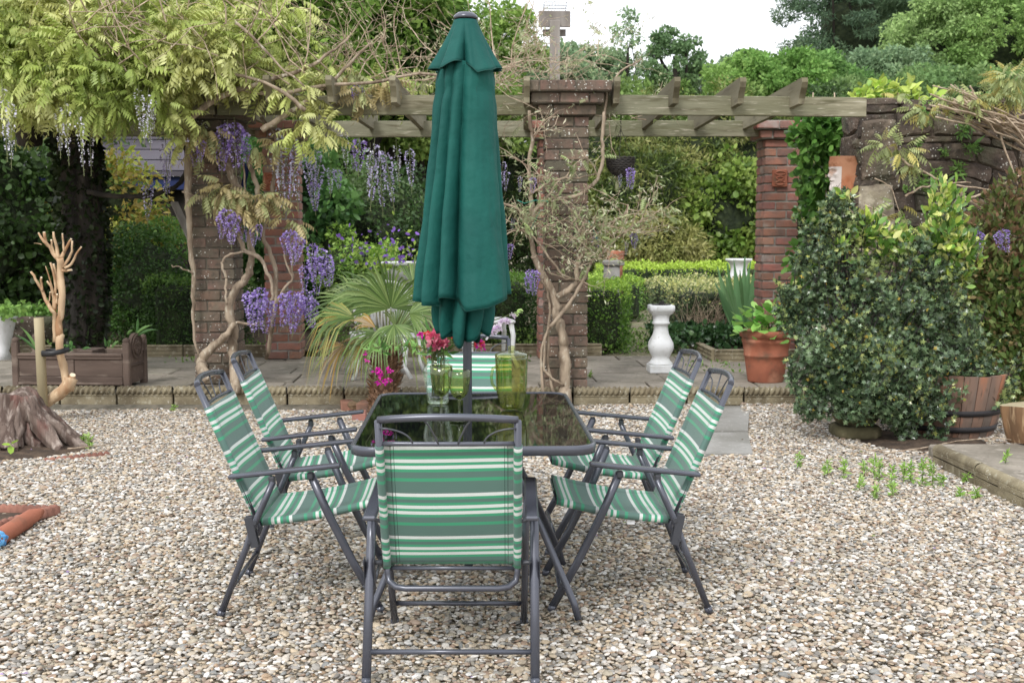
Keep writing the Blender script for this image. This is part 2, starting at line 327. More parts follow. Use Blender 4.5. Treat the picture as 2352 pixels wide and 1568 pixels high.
ROUND = (np.array([(0, 0, 0), (-.36, .3, .06), (-.3, .75, .04), (0, 1, 0), (.3, .75, .04), (.36, .3, .06)], float), [(0, 1, 2), (0, 2, 3), (0, 3, 4), (0, 4, 5)])
_h = [(0, 0, 0), (-.12, .18, .03), (-.46, .16, .16), (-.17, .42, .0), (-.50, .62, .16), (-.12, .74, .0), (0, 1.12, .12), (.12, .74, .0), (.50, .62, .16), (.17, .42, .0), (.46, .16, .16), (.12, .18, .03), (0, .45, -.04)]
HOLLY = (np.array(_h, float), [(12, i, (i + 1) % 12) for i in range(12)])
def frames(D, roll=None):
    n = len(D); D = D / (np.linalg.norm(D, axis=1, keepdims=True) + 1e-9)
    A = np.tile(np.array([0, 0, 1.]), (n, 1)); A[np.abs(D[:, 2]) > .95] = (1, 0, 0)
    X = np.cross(D, A); X /= np.linalg.norm(X, axis=1, keepdims=True); Z = np.cross(X, D)
    r = (RNG.uniform(-1, 1, n) * (math.pi if roll is None else roll)); c, s = np.cos(r)[:, None], np.sin(r)[:, None]
    return np.stack([X * c + Z * s, D, Z * c - X * s], axis=2)      # columns = local x, y, z
def scatter(tmpl, P, D, size, C, roll=None, kcol=None):
    tv, tf = tmpl; n, k = len(P), len(tv); Rm = frames(np.asarray(D, float), roll)
    size = np.broadcast_to(size, (n,)); V = np.einsum('nij,kj->nki', Rm, tv) * size[:, None, None] + np.asarray(P)[:, None, :]
    F = (np.asarray(tf)[None] + (np.arange(n) * k)[:, None, None]).reshape(-1, 3)
    CC = np.repeat(np.asarray(C)[:, None, :], k, axis=1)
    if kcol is not None: CC = CC * kcol[None, :, None] if kcol.ndim == 1 else kcol[None]
    return V.reshape(-1, 3), F, CC.reshape(-1, 3)
def join(parts):
    Vs, Fs, Cs, b = [], [], [], 0
    for V, F, C in parts:
        Vs.append(V); Fs.append(F + b); Cs.append(C); b += len(V)
    return np.concatenate(Vs), np.concatenate(Fs), np.concatenate(Cs)
def palette(cols, n, jit=.18, P=None, patch=0.6):
    """leaf colours; with P given, neighbouring leaves lean to the same shade"""
    cols = np.asarray(cols, float) * LEAF_GAIN; k = len(cols)
    if P is not None:
        q = np.sin(P[:, 0] * 2.1 / patch + 1.3) + np.sin(P[:, 1] * 1.7 / patch) + np.sin(P[:, 2] * 2.6 / patch + P[:, 0] / patch) + RNG.normal(0, .9, n)
        i = np.clip(((q + 3) / 6 * k).astype(int), 0, k - 1)
    else: i = RNG.integers(0, k, n)
    return cols[i] * (1 + RNG.normal(0, jit, (n, 1))).clip(.4, 1.7)
def unit(n):
    v = RNG.normal(0, 1, (n, 3)); return v / np.linalg.norm(v, axis=1, keepdims=True)
def blob_pts(blobs, n, thick=.5):
    """points spread through the outer part of round clumps [(x,y,z,rx,ry,rz)] -> points, outward"""
    B = np.asarray(blobs, float); w = (B[:, 3] * B[:, 4] + B[:, 3] * B[:, 5] + B[:, 4] * B[:, 5]); i = RNG.choice(len(B), n, p=w / w.sum())
    u = unit(n); r = 1 - thick * RNG.random((n, 1)) ** 1.6
    return B[i, :3] + u * r * B[i, 3:6], u
def sub_blobs(c, rad, k, r0, r1, squash=.75, inner=.25):
    c = np.array(c, float); rad = np.array(rad, float); u = unit(k); rr = (inner + (1 - inner) * RNG.random((k, 1)) ** .45)
    p = c + u * rr * rad; q = RNG.uniform(r0, r1, (k, 1)); return np.hstack([p, q, q, q * squash])
def leaves(name, parent, m, P, U, size, cols, tmpl=LEAF, droop=.3, out=.7, jit=.18, patch=.6, sj=.3):
    n = len(P); D = U * out + unit(n) * .8 + np.array([0, 0, -droop]); sz = size * (1 + RNG.normal(0, sj, n)).clip(.4, 1.8)
    V, F, C = scatter(tmpl, P, D, sz, palette(cols, n, jit, P, patch)); return put(name, tri_mesh(name, V, F, C), m, parent)
def wander(a, b, n, amp, sag=0.0):
    a, b = Vector(a), Vector(b); L_ = (b - a).length; out = []; o = Vector()
    for i in range(n + 1):
        t = i / n; w = math.sin(math.pi * t)
        o = o * .6 + Vector([random.gauss(0, amp * L_) for _ in range(3)])
        out.append(a.lerp(b, t) + o * w + Vector((0, 0, -sag * w)))
    return out
def twigs(mb, start, d, L_, r, depth, spread=.8, kids=3, tips=None, up=.1, n=4, seg=4):
    d = Vector(d).normalized(); p = Vector(start); pts = [p.copy()]
    for i in range(seg):
        d = (d + Vector([random.gauss(0, .22) for _ in range(3)]) + Vector((0, 0, up * .3))).normalized(); p = p + d * L_ / seg; pts.append(p.copy())
    mb.tube(pts, [r * (1 - .55 * i / seg) for i in range(seg + 1)], n, cap=False)
    if tips is not None: tips += [(q, d.copy()) for q in pts[1:]]
    if depth > 0:
        for _ in range(kids):
            i = random.randint(1, seg); e = (d + Vector([random.gauss(0, spread) for _ in range(3)])).normalized()
            twigs(mb, pts[i], e, L_ * random.uniform(.45, .75), r * .55, depth - 1, spread, kids, tips, up, n, seg)
# ================================================================ THE GROUND
gm = mat('gravel_bed', srgb(170, 160, 142), .95, var=[(40, srgb(110, 100, 84), .42, .6), (14, srgb(170, 158, 138), .5, .7)], bump=[(60, .01)], world=True)
tm = mat('garden_earth', srgb(112, 104, 80), .95, var=[(3, srgb(92, 104, 56), .46, .6), (40, srgb(168, 158, 138), .5, .62), (12, srgb(96, 88, 68), .5, .7)], bump=[(50, .01)], world=True)
g = MB(); g.add([(-300, -60, -.012), (300, -60, -.012), (300, 600, -.012), (-300, 600, -.012)], [(0, 1, 2, 3)])
tag(obj('ground', g, gm), kind='structure')
g = MB(); g.box((0, 60 + 11.9, .06), (160, 120, .16)); tag(obj('garden_terrace', g, tm), kind='structure')
# pebbles: instances of real stones laid by geometry nodes
def pebbles(name, pts, sc, zr):
    stones = []
    for k in range(7):
        bm = bmesh.new(); bmesh.ops.create_icosphere(bm, subdivisions=2, radius=1.0)
        q = Vector((random.uniform(0, 9), random.uniform(0, 9), k))
        from mathutils import noise as mn
        for v in bm.verts:
            v.co *= 1 + .28 * mn.noise(v.co * .9 + q); v.co.z *= random.choice((1,))
        me = bpy.data.meshes.new('pebble'); bm.to_mesh(me); bm.free(); me.polygons.foreach_set('use_smooth', [True] * len(me.polygons)); me.materials.append(M['pebble'])
        stones.append(bpy.data.objects.new('pebble_shape', me))
    n = len(pts); me = bpy.data.meshes.new(name); me.vertices.add(n); me.vertices.foreach_set('co', np.asarray(pts, np.float32).ravel())
    rot = np.stack([RNG.normal(0, .20, n), RNG.normal(0, .20, n), RNG.uniform(0, 6.28, n)], 1)
    a = me.attributes.new('rot', 'FLOAT_VECTOR', 'POINT'); a.data.foreach_set('vector', rot.astype(np.float32).ravel())
    s_ = sc * np.exp(RNG.normal(0, .28, n))[:, None] * np.stack([RNG.uniform(1.0, 1.5, n), RNG.uniform(.75, 1.0, n), RNG.uniform(.36, .62, n)], 1)
    a = me.attributes.new('scl', 'FLOAT_VECTOR', 'POINT'); a.data.foreach_set('vector', s_.astype(np.float32).ravel())
    a = me.attributes.new('pick', 'INT', 'POINT'); a.data.foreach_set('value', RNG.integers(0, 7, n).astype(np.int32))
    o = bpy.data.objects.new(name, me); link(o); me.materials.append(M['pebble'])
    ng = bpy.data.node_groups.new('lay_' + name, 'GeometryNodeTree'); ng.interface.new_socket('Geometry', in_out='INPUT', socket_type='NodeSocketGeometry'); ng.interface.new_socket('Geometry', in_out='OUTPUT', socket_type='NodeSocketGeometry')
    N, L = ng.nodes, ng.links; gi = N.new('NodeGroupInput'); go = N.new('NodeGroupOutput'); ip = N.new('GeometryNodeInstanceOnPoints'); jn = N.new('GeometryNodeJoinGeometry')
    for st in reversed(stones):
        oi = N.new('GeometryNodeObjectInfo'); oi.inputs['Object'].default_value = st; oi.inputs['As Instance'].default_value = True; L.new(oi.outputs['Geometry'], jn.inputs[0])
    def na(nm, ty):
        x = N.new('GeometryNodeInputNamedAttribute'); x.data_type = ty; x.inputs['Name'].default_value = nm; return x.outputs[0]
    L.new(gi.outputs[0], ip.inputs['Points']); L.new(jn.outputs[0], ip.inputs['Instance']); ip.inputs['Pick Instance'].default_value = True
    L.new(na('pick', 'INT'), ip.inputs['Instance Index']); L.new(na('scl', 'FLOAT_VECTOR'), ip.inputs['Scale'])
    er = N.new('FunctionNodeEulerToRotation'); L.new(na('rot', 'FLOAT_VECTOR'), er.inputs[0]); L.new(er.outputs[0], ip.inputs['Rotation'])
    L.new(ip.outputs[0], go.inputs[0]); md = o.modifiers.new('lay', 'NODES'); md.node_group = ng; return o
pm = bpy.data.materials.new('pebble'); pm.use_nodes = True; t = pm.node_tree; N = t.nodes; L = t.links; p = N['Principled BSDF']
oi = N.new('ShaderNodeObjectInfo'); cols_ = []
cr = N.new('ShaderNodeValToRGB'); cr.color_ramp.interpolation = 'CONSTANT'; e = cr.color_ramp.elements
cols_ = [(226, 218, 206), (196, 180, 156), (206, 186, 156), (176, 170, 160), (238, 232, 222), (158, 150, 136), (204, 192, 176), (186, 156, 124), (146, 146, 142), (222, 204, 178), (180, 164, 140), (232, 222, 208), (168, 140, 118), (204, 198, 190), (186, 174, 150), (134, 128, 120), (212, 200, 184), (192, 170, 142), (166, 160, 152), (240, 236, 230), (176, 152, 132), (206, 184, 152), (188, 182, 172), (156, 136, 116)]
cols_ = [tuple((.95 * (.84 * v + .16 * (sum(c_) / 3))) for v in c_) for c_ in cols_]
e[0].color = col(srgb(*cols_[0])); e[0].position = 0; e[1].position = 1 / 24; e[1].color = col(srgb(*cols_[1]))
for i in range(2, 24): x = e.new(i / 24); x.color = col(srgb(*cols_[i]))
L.new(oi.outputs['Random'], cr.inputs[0]); tc = N.new('ShaderNodeTexCoord'); nz = N.new('ShaderNodeTexNoise'); nz.inputs['Scale'].default_value = 1.6; nz.inputs['Detail'].default_value = 4
ad = N.new('ShaderNodeVectorMath'); ad.operation = 'MULTIPLY_ADD'; ad.inputs[1].default_value = (40, 17, 29); L.new(oi.outputs['Random'], ad.inputs[0]); L.new(tc.outputs['Object'], ad.inputs[2]); L.new(ad.outputs[0], nz.inputs['Vector'])
mr = N.new('ShaderNodeMapRange'); mr.inputs['From Min'].default_value = .3; mr.inputs['From Max'].default_value = .7; mr.inputs['To Min'].default_value = .70; mr.inputs['To Max'].default_value = 1.05
L.new(nz.outputs['Fac'], mr.inputs['Value']); h = N.new('ShaderNodeHueSaturation'); L.new(mr.outputs[0], h.inputs['Value']); L.new(cr.outputs[0], h.inputs['Color']); L.new(h.outputs[0], p.inputs['Base Color']); p.inputs['Roughness'].default_value = .62
p.inputs['Specular IOR Level'].default_value = .4; M['pebble'] = pm
sp = .0160; P = []
for iy in range(int((9.42 - 2.75) / sp)):
    y = 2.75 + iy * sp; w = .475 * y + .35; xs = np.arange(-w + (.5 * sp if iy % 2 else 0), w + .36 + .036 * y, sp); P.append(np.stack([xs, np.full(len(xs), y)], 1))
P = np.concatenate(P); n = len(P); P = P + RNG.normal(0, sp * .42, (n, 2))
und = .006 * np.sin(P[:, 0] * 3.1) * np.sin(P[:, 1] * 2.3 + 1); z = und + RNG.normal(.002, .0032, n)
heap = np.clip((P[:, 1] - 8.3) / 1.0, 0, 1) * np.clip((P[:, 0] - .2) / .8, 0, 1) * .045 * (P[:, 1] < 9.35)
z = z + heap
keep = P[:, 1] < np.where(P[:, 0] < .5, 9.37 , 9.24) - .02
cut = ((P[:, 0] - P[:, 1] * .0) > 2.80) & (P[:, 1] < 6.85) & (P[:, 1] > 4.9)
slab = (P[:, 1] > 7.24) & (P[:, 1] < 9.7) & (P[:, 0] > 1.46 + (P[:, 1] - 7.24) * .17) & (P[:, 0] < 1.78 + (P[:, 1] - 7.24) * .19)
soilz = ((P[:, 0] + 2.93) ** 2 + ((P[:, 1] - 7.70)) ** 2 < .45 ** 2) | ((P[:, 0] < -2.05) & (P[:, 1] < 5.86) & (P[:, 1] > 5.2) & (P[:, 0] < -2.02 - (5.86 - P[:, 1]) * .55)) | (((P[:, 0] - 3.05) ** 2 + (P[:, 1] - 7.75) ** 2 < .42 ** 2))
keep &= ~cut & ~slab & ~soilz
bigp = np.concatenate([P, z[:, None]], 1)[keep]
tag(pebbles('gravel', bigp, .0082, 0), 'beige, white and grey rounded gravel covering the whole yard', kind='stuff')
lp_ = np.stack([RNG.uniform(-4.2, 4.0, 420), RNG.uniform(3.2, 9.2, 420), RNG.uniform(.016, .026, 420)], 1); lp_ = lp_[(np.abs(lp_[:, 0]) < .5 * lp_[:, 1])]; nl_ = len(lp_)
V, F, C_ = scatter(LEAF, lp_, np.stack([RNG.normal(0, 1, nl_), RNG.normal(0, 1, nl_), RNG.normal(0, .12, nl_)], 1), RNG.uniform(.010, .034, nl_), palette([(.20, .14, .08), (.12, .08, .05), (.30, .24, .12), (.16, .20, .06), (.34, .24, .44)], nl_), roll=.4)
tag(put('leaf_litter', tri_mesh('leaf_litter', V, F, C_), M['leaf']), 'scattered dry leaf bits and fallen petals on the gravel', kind='stuff')
# soil patches where the gravel has been scraped off
def patch(c, r, k=18, z0=.004, stretch=(1, 1)):
    g = MB(); vs = [Vector((c[0], c[1], z0 + .03))]; 
    for i in range(k):
        a = 2 * math.pi * i / k; q = r * random.uniform(.9, 1.12); vs.append(Vector((c[0] + math.cos(a) * q * stretch[0], c[1] + math.sin(a) * q * stretch[1], z0 - .01)))
    return g.add(vs, [(0, i + 1, (i + 1) % k + 1) for i in range(k)], True)
tag(obj('bare_soil', patch((-2.93, 7.70), .47), M['soil']), kind='structure')
tag(obj('bare_soil', patch((3.05, 7.75), .46), M['soil']), kind='structure')
g = MB(); g.add([(-2.9, 5.16, .006), (-2.36, 5.22, .006), (-2.03, 5.86, .006), (-2.9, 5.98, .006)], [(0, 1, 2, 3)]); tag(obj('bare_soil', g, M['soil']), kind='structure')
# ---------------------------------------------------------------- patio
patio = tag(bpy.data.objects.new('patio', None), kind='structure'); link(patio)
def cy(x): return 9.44 - .045 * (x + 2.5) if x < 1 else 9.28 - .03 * (x - 1)
g = MB(); g.add([(-6, cy(-6) + .06, .124), (5, cy(5) + .06, .124), (5, 12.0, .124), (-6, 12.0, .124)], [(0, 1, 2, 3)])
obj('paving_joint', g, M['joint'], patio, 'structure')
def slab_mesh(w, d, h=.035):
    b = MB(); b.box((0, 0, 0), (w, d, h), bev=.008); me = b.mesh('flagstone')
    for v in me.vertices: v.co += Vector((random.uniform(-.004, .004), random.uniform(-.004, .004), random.uniform(-.001, .001)))
    me.materials.append(M['paving']); return me
slabs = {}
y = 9.36
for ri, hgt in enumerate((.47, .60, .46, .60, .42)):
    x = -5.2 + random.uniform(0, .4)
    while x < 4.6:
        w = random.choice((.46, .60, .60, .76, .90)); k = (w, hgt)
        if k not in slabs: slabs[k] = slab_mesh(w - .014, hgt - .014)
        yc = y + hgt / 2 + max(0, cy(x + w / 2) - 9.36) * (1 if ri == 0 else .6)
        o = put('flagstone', slabs[k], None, patio, (x + w / 2, yc, .134 + random.uniform(-.003, .003))); o.rotation_euler = (random.uniform(-.004, .004), random.uniform(-.004, .004), random.uniform(-.006, .006)); x += w
    y += hgt
# rope-topped edging stones
def rope_stone(Ln=.448, h=.14, plain=False):
    b = MB(); b.box((0, .0, -.035), (Ln - .008, .05, h - .03), bev=.006); b.box((0, -.003, -.012), (Ln - .01, .056, .012), bev=.003)
    def f(u, v):
        x = (v - .5) * (Ln - .008); a = 2 * math.pi * u; k = math.cos(2 * a + x * 150); r = .033 + (.0085 * (k if not plain else .2 * k))
        tp = min(1, (Ln / 2 - abs(x)) / .006 + .55); r *= min(1, tp)
        return Vector((x, math.cos(a) * r - .008, math.sin(a) * r + .026))
    b.grid(f, 18, 70, True, closed=True); me = b.mesh('edging_stone'); me.materials.append(M['edging']); return me
rs = [rope_stone(), rope_stone()]
x = -5.1
while x < 4.4:
    if not (-.25 < x < -.2):
        o = put('edging_stone', random.choice(rs), None, patio, (x + .224, cy(x + .22), .118 + random.uniform(-.003, .003))); o.rotation_euler = (0, random.uniform(-.006, .006), -.04 if x < 1 else -.03)
    x += .4555
g = MB(); g.add([(-5.3, cy(-5.3) - .03, .035), (.9, cy(.9) - .03, .035), (.9, cy(.9) - .12, -.005), (-5.3, cy(-5.3) - .15, -.005)], [(3, 2, 1, 0)])
obj('mortar_haunch', g, M['mortar'], patio, 'structure')
# right hand step with its own rope edging
step = tag(bpy.data.objects.new('step_paving', None), kind='structure'); link(step)
g = MB(); g.box((3.75, 5.9, .035), (1.75, 2.6, .09), bev=.012); obj('paving_slab', g, M['paving'], step, 'structure')
rp = rope_stone(.60, .14, True); a = math.pi / 2
for k, (yy) in enumerate((6.78, 6.17, 5.56, 4.95)):
    o = put('edging_stone', rp, None, step, (2.86, yy - .06, .055)); o.rotation_euler = (0, 0, a + .01)
    o2 = None
# flat concrete slabs bedded in the gravel
cs = thing('concrete_slab', 'pair of flat grey concrete slabs bedded in the gravel behind the right hand chairs', 'slab', (1.8, 8.2, 0))
g = MB(); g.add([Vector(v) for v in ((1.42, 7.24, .022), (1.775, 7.24, .022), (1.93, 8.02, .022), (1.555, 8.02, .022), (1.42, 7.24, -.03), (1.775, 7.24, -.03), (1.93, 8.02, -.03), (1.555, 8.02, -.03))], [(0, 1, 2, 3), (4, 5, 1, 0), (5, 6, 2, 1), (6, 7, 3, 2), (7, 4, 0, 3)]); obj('slab', g, M['concrete'], cs)
g = MB(); g.add([Vector(v) for v in ((1.56, 8.04, .03), (1.935, 8.04, .03), (2.22, 9.18, .034), (1.80, 9.18, .034), (1.56, 8.04, -.03), (1.935, 8.04, -.03), (2.22, 9.18, -.03), (1.80, 9.18, -.03))], [(0, 1, 2, 3), (4, 5, 1, 0), (5, 6, 2, 1), (6, 7, 3, 2), (7, 4, 0, 3)]); obj('slab', g, M['concrete'], cs)
# ================================================================ BRICK PILLARS
BR = {}
def brick_mesh(ln, key, m):
    ln = round(ln, 2) - (.006 if key == 'r' else 0); k = (ln, key, random.randint(0, 2))
    if k not in BR:
        b = MB(); b.box((0, 0, 0), (ln, .111, .0755 if key == 'o' else .069), bev=.005); me = b.mesh('brick')
        for v in me.vertices: v.co += Vector([random.gauss(0, .0012) for _ in range(3)])
        me.materials.append(m); BR[k] = me
    return BR[k]
def pillar(x, y, label, key, n=25, corbel=3, bm_=None, mm=None, z0=.15, rot=0.0, cap_h=(.2265, .2815, .34)):
    t = thing('brick_pillar', label, 'pillar', (x, y, z0), 'brick pillars of the pergola'); t.rotation_euler = (0, 0, rot)
    hs_ = [.1715] * n + list(cap_h[:corbel]); c = .0865
    g = MB(); g.box((0, 0, n * c / 2), (.318, .318, n * c - .01)); 
    for i in range(corbel): g.box((0, 0, (n + i + .5) * c), (2 * hs_[n + i] - .03, 2 * hs_[n + i] - .03, c - .002))
    me = g.mesh('mortar'); me.materials.append(mm); o = bpy.data.objects.new('mortar', me); link(o, t)
    for i, h_ in enumerate(hs_):
        run = 2 * h_ - .111 - .010; k = max(1, round(run / .225)); bl = (run - .010 * (k - 1)) / k; fl = -1 if i % 2 else 1
        for sd_ in range(4):
            for q in range(k):
                bx = (-h_ + bl / 2 + q * (bl + .010)) * fl; by = -h_ + .0555; a = sd_ * math.pi / 2; pr = random.uniform(-.003, .0015)
                by += pr; X, Y = bx * math.cos(a) - by * math.sin(a), bx * math.sin(a) + by * math.cos(a)
                o = bpy.data.objects.new('brick', brick_mesh(bl, key, bm_)); link(o, t); o.location = (X, Y, (i + .5) * c + random.uniform(-.0015, .0015)); o.rotation_euler = (random.gauss(0, .004), random.gauss(0, .004), a + random.gauss(0, .006))
    return t
pillar(.770, 9.49, 'lichen spotted brown brick pillar directly right of the green umbrella, with corbelled top', 'o', 25, 3, M['brick'], M['mortar'], rot=-.02)
pillar(-2.10, 9.92, 'lichen spotted brown brick pillar on the left, wrapped by the thick wisteria trunk', 'o', 24, 3, M['brick'], M['mortar'], rot=-.03)
pillar(-1.85, 11.83, 'redder brick pillar standing behind the left hand vine covered pillar', 'r', 25, 2, M['red_brick'], M['red_mortar'])
pillar(.85, 11.75, 'red brick pillar mostly hidden behind the pillar beside the umbrella', 'r', 25, 2, M['red_brick'], M['red_mortar'])
pillar(3.055, 11.67, 'red brick pillar on the right behind the terracotta pot, with a small clay plaque', 'r', 25, 2, M['red_brick'], M['red_mortar'])
# ================================================================ PERGOLA TIMBERS
pg = thing('timber_pergola', 'weathered grey green timber pergola frame of beams and shaped rafters on the brick pillars', 'pergola', (0, 9.46, 2.33))
def beam(x0, y0, x1, y1, z, h, th, parent, name='beam'):
    b = MB(); L_ = math.hypot(x1 - x0, y1 - y0); a = math.atan2(y1 - y0, x1 - x0); b.box((0, 0, 0), (L_, th, h), bev=.004); me = b.mesh(name); me.materials.append(M['timber'])
    o = put(name, me, None, parent, ((x0 + x1) / 2, (y0 + y1) / 2, z)); o.rotation_euler = (0, 0, a); return o
beam(-5.2, 9.60, -2.02, 9.56, 2.415, .155, .05, pg); beam(-2.0, 9.56, .60, 9.47, 2.41, .155, .05, pg); beam(.94, 9.46, 3.22, 9.58, 2.415, .155, .05, pg)
beam(-5.2, 11.80, -1.75, 11.72, 2.415, .155, .05, pg); beam(-1.74, 11.72, .80, 11.62, 2.41, .155, .05, pg); beam(.86, 11.61, 2.98, 11.55, 2.415, .155, .05, pg)
def rafter_mesh():
    pr = [(-.40, .105), (-.415, .07), (-.395, .03), (-.35, -.01), (-.32, -.045), (-.31, -.085), (2.40, -.075), (2.41, -.03), (2.44, .0), (2.47, .03), (2.48, .105)]
    n = len(pr); vs = [(-.0235, y, z) for y, z in pr] + [(.0235, y, z) for y, z in pr]
    fs = [tuple(range(n)), tuple(range(n, 2 * n))[::-1]] + [(i, i + n, (i + 1) % n + n, (i + 1) % n) for i in range(n)]
    me = MB().add(vs, fs).mesh('rafter'); me.materials.append(M['timber_y']); return me
rm = rafter_mesh()
for px in (180, 330, 470, 607, 750, 897, 1052, 1207, 1418, 1558, 1712, 1857):
    q = PZ(px, 200, 2.50); o = put('rafter', rm, None, pg, (q.x + .02 + .036 * .3, 9.51, 2.485)); o.rotation_euler = (0, 0, -.045)
# ================================================================ RUBBLE STONE WALL
def poly_stone(poly, depth, name='stone'):
    """irregular faced stone from a closed outline in (u, v), face towards -y"""
    c = sum((Vector(p) for p in poly), Vector((0, 0))) / len(poly); n = len(poly); vs = []
    for p in poly: vs.append((p[0] - c.x, .10, p[1] - c.y))
    for p in poly: vs.append((p[0] - c.x, random.uniform(.004, .012), p[1] - c.y))
    for p in poly: q = (Vector(p) - c) * random.uniform(.78, .93); vs.append((q.x, -depth * random.uniform(.55, 1.1), q.y))
    vs.append((0, -depth * random.uniform(.8, 1.2), 0))
    fs = []
    for i in range(n):
        j = (i + 1) % n; fs += [(i, j, j + n, i + n), (i + n, j + n, j + 2 * n, i + 2 * n), (i + 2 * n, j + 2 * n, 3 * n)]
    return MB().add(vs, fs), c
def rubble_wall(t, origin, ux, length, height, parent, rows, wmin, wmax, top=lambda u: 0, m=None):
    """rows of wobbling stones; origin = left foot of the face, ux = angle of the face in plan"""
    from mathutils import noise as mn
    wob = lambda u, v: Vector((u + .06 * mn.noise(Vector((u * 3.1, v * 3.7, 1))), v + .10 * mn.noise(Vector((u * 1.9, v * 2.3, 7)))))
    v = 0
    while v < height - .03:
        hgt = min(random.choice(rows), height - v)
        if height - v - hgt < .05: hgt = height - v
        u = 0
        while u < length - .02:
            w = random.uniform(wmin, wmax) * (1.25 if hgt < .1 else 1); w = min(w, length - u)
            if length - u - w < .1: w = length - u
            split = hgt > .17 and random.random() < .35 and w < .5
            cells = [(u, v, w, hgt)] if not split else [(u, v, w, hgt * .45), (u, v + hgt * .45, w, hgt * .55)]
            for (a, b, ww, hh) in cells:
                g_ = .0035; tw = random.uniform(-.03, .03) if ww > .2 else 0
                pts = [(a + g_, b + g_), (a + ww * .5, b + g_), (a + ww - g_, b + g_), (a + ww - g_, b + hh * .5), (a + ww - g_, b + hh - g_), (a + ww * .5, b + hh - g_), (a + g_, b + hh - g_), (a + g_, b + hh * .5)]
                poly = [wob(x_, y_ + (top(x_) if y_ > height * .6 else 0)) + Vector((random.gauss(0, .004), random.gauss(0, .004))) for x_, y_ in pts]
                # take the corners in a little
                cc = sum(poly, Vector((0, 0))) / 8
                for i_ in (0, 2, 4, 6): poly[i_] = poly[i_].lerp(cc, random.uniform(.03, .13))
                mb_, c = poly_stone(poly, random.uniform(.006, .024)); me = mb_.mesh('stone'); me.materials.append(m or M['wallstone'])
                o = bpy.data.objects.new('stone', me); link(o, parent); o.location = Vector(origin) + Vector((math.cos(ux) * c.x, math.sin(ux) * c.x, c.y)) - root_loc(parent); o.rotation_euler = (0, 0, ux)
            u += w
        v += hgt
wl = thing('stone_wall', 'dark rubble stone wall on the right with lichen spots and small ferns', 'wall', (4.6, 9.9, .1))
g = MB(); g.box((4.87, 10.10, 1.27), (3.19, .42, 2.34)); obj('wall_core', g, M['wallmortar'], wl)
rubble_wall(wl, (3.26, 9.87, .12), 0.0, 3.2, 2.36, wl, (.07, .10, .15, .20, .26, .12), .13, .42, top=lambda u: .025 * math.sin(u * 3.4))
rubble_wall(wl, (3.26, 10.33, .12), -math.pi / 2, .44, 2.36, wl, (.3, .38, .26), .44, .46)
for (u0, v0, w, h_, pale) in ((.03, 1.72, .30, .50, 0), (.02, 1.10, .30, .58, 1), (.02, .55, .34, .50, 0)):     # large corner stones, proud of the rest
    pts = [Vector((u0 + random.gauss(0, .012), v0)), Vector((u0 + w * .5, v0 - .01)), Vector((u0 + w, v0 + .02)), Vector((u0 + w + .01, v0 + h_ * .5)), Vector((u0 + w - .02, v0 + h_)), Vector((u0 + w * .5, v0 + h_ + .01)), Vector((u0, v0 + h_ - .01)), Vector((u0 - .005, v0 + h_ * .5))]
    mb_, c = poly_stone(pts, .02); me = mb_.mesh('corner_stone'); me.materials.append(mat('pale_stone', srgb(150, 140, 120), .92, var=[(7, srgb(186, 176, 156), .45, .62), (4, srgb(104, 92, 80), .52, .68)], spots=(40, srgb(206, 204, 196), .4), bump=[(20, .02)]) if pale else M['wallstone'])
    o = bpy.data.objects.new('corner_stone', me); link(o, wl); o.location = Vector((3.26 + c.x, 9.842, .12 + c.y)) - root_loc(wl)
for k in range(9):     # coping stones
    b = MB(); b.box((0, 0, 0), (random.uniform(.28, .42), .46, random.uniform(.035, .06)), bev=.012); me = b.mesh('coping_stone'); me.materials.append(M['wallstone'])
    for v_ in me.vertices: v_.co += Vector([random.gauss(0, .006) for _ in range(3)])
    o = put('coping_stone', me, None, wl, (3.46 + k * .37, 10.08, 2.50 + random.uniform(-.012, .015))); o.rotation_euler = (random.gauss(0, .02), random.gauss(0, .03), random.gauss(0, .04))
wl2 = thing('stone_wall', 'shaded grey stone wall at the far left behind the dark tree trunk', 'wall', (-6, 14.3, .1))
g = MB(); g.box((-6.0, 14.6, .8), (5.0, .4, 1.3)); obj('wall_core', g, M['wallmortar'], wl2)
rubble_wall(wl2, (-6.9, 14.36, .12), 0.0, 2.6, 1.5, wl2, (.13, .2, .16), .2, .4)
# ================================================================ GARDEN BED EDGINGS behind the patio
def bed_edge(pts, label, h=.13):
    t = thing('bed_edging', label, 'edging', (pts[0][0], pts[0][1], .14), 'edgings of the garden beds')
    for (x0, y0), (x1, y1) in zip(pts[:-1], pts[1:]):
        L_ = math.hypot(x1 - x0, y1 - y0); k = max(1, round(L_ / .48)); a = math.atan2(y1 - y0, x1 - x0)
        for i in range(k):
            f_ = (i + .5) / k; b = MB(); w = L_ / k - .01; b.box((0, 0, h / 2), (w, .05, h), bev=.006)
            for zz, dd in ((h * .92, .07), (h * .62, .062), (h * .3, .062)): b.box((0, 0, zz), (w - .004, dd, h * .12), bev=.005)
            me = b.mesh('edging_stone'); me.materials.append(M['edging']); o = put('edging_stone', me, None, t, (x0 + (x1 - x0) * f_, y0 + (y1 - y0) * f_, .14)); o.rotation_euler = (0, 0, a)
bed_edge([(-5.3, 12.02), (-1.95, 11.98)], 'low moulded edging along the shaded bed on the left')
bed_edge([(-1.62, 12.02), (.70, 11.98)], 'low moulded edging running behind the palm between the red pillars')
bed_edge([(1.02, 12.0), (1.36, 11.98)], 'short low moulded edging at the foot of the clipped green bush')
q1, q2 = PZ(1536, 752, .27), PZ(1640, 802, .27)
bed_edge([(q1.x, q1.y), (q2.x, q2.y), (3.6, q2.y - .02)], 'angled moulded edging round the bed with the variegated hedge')
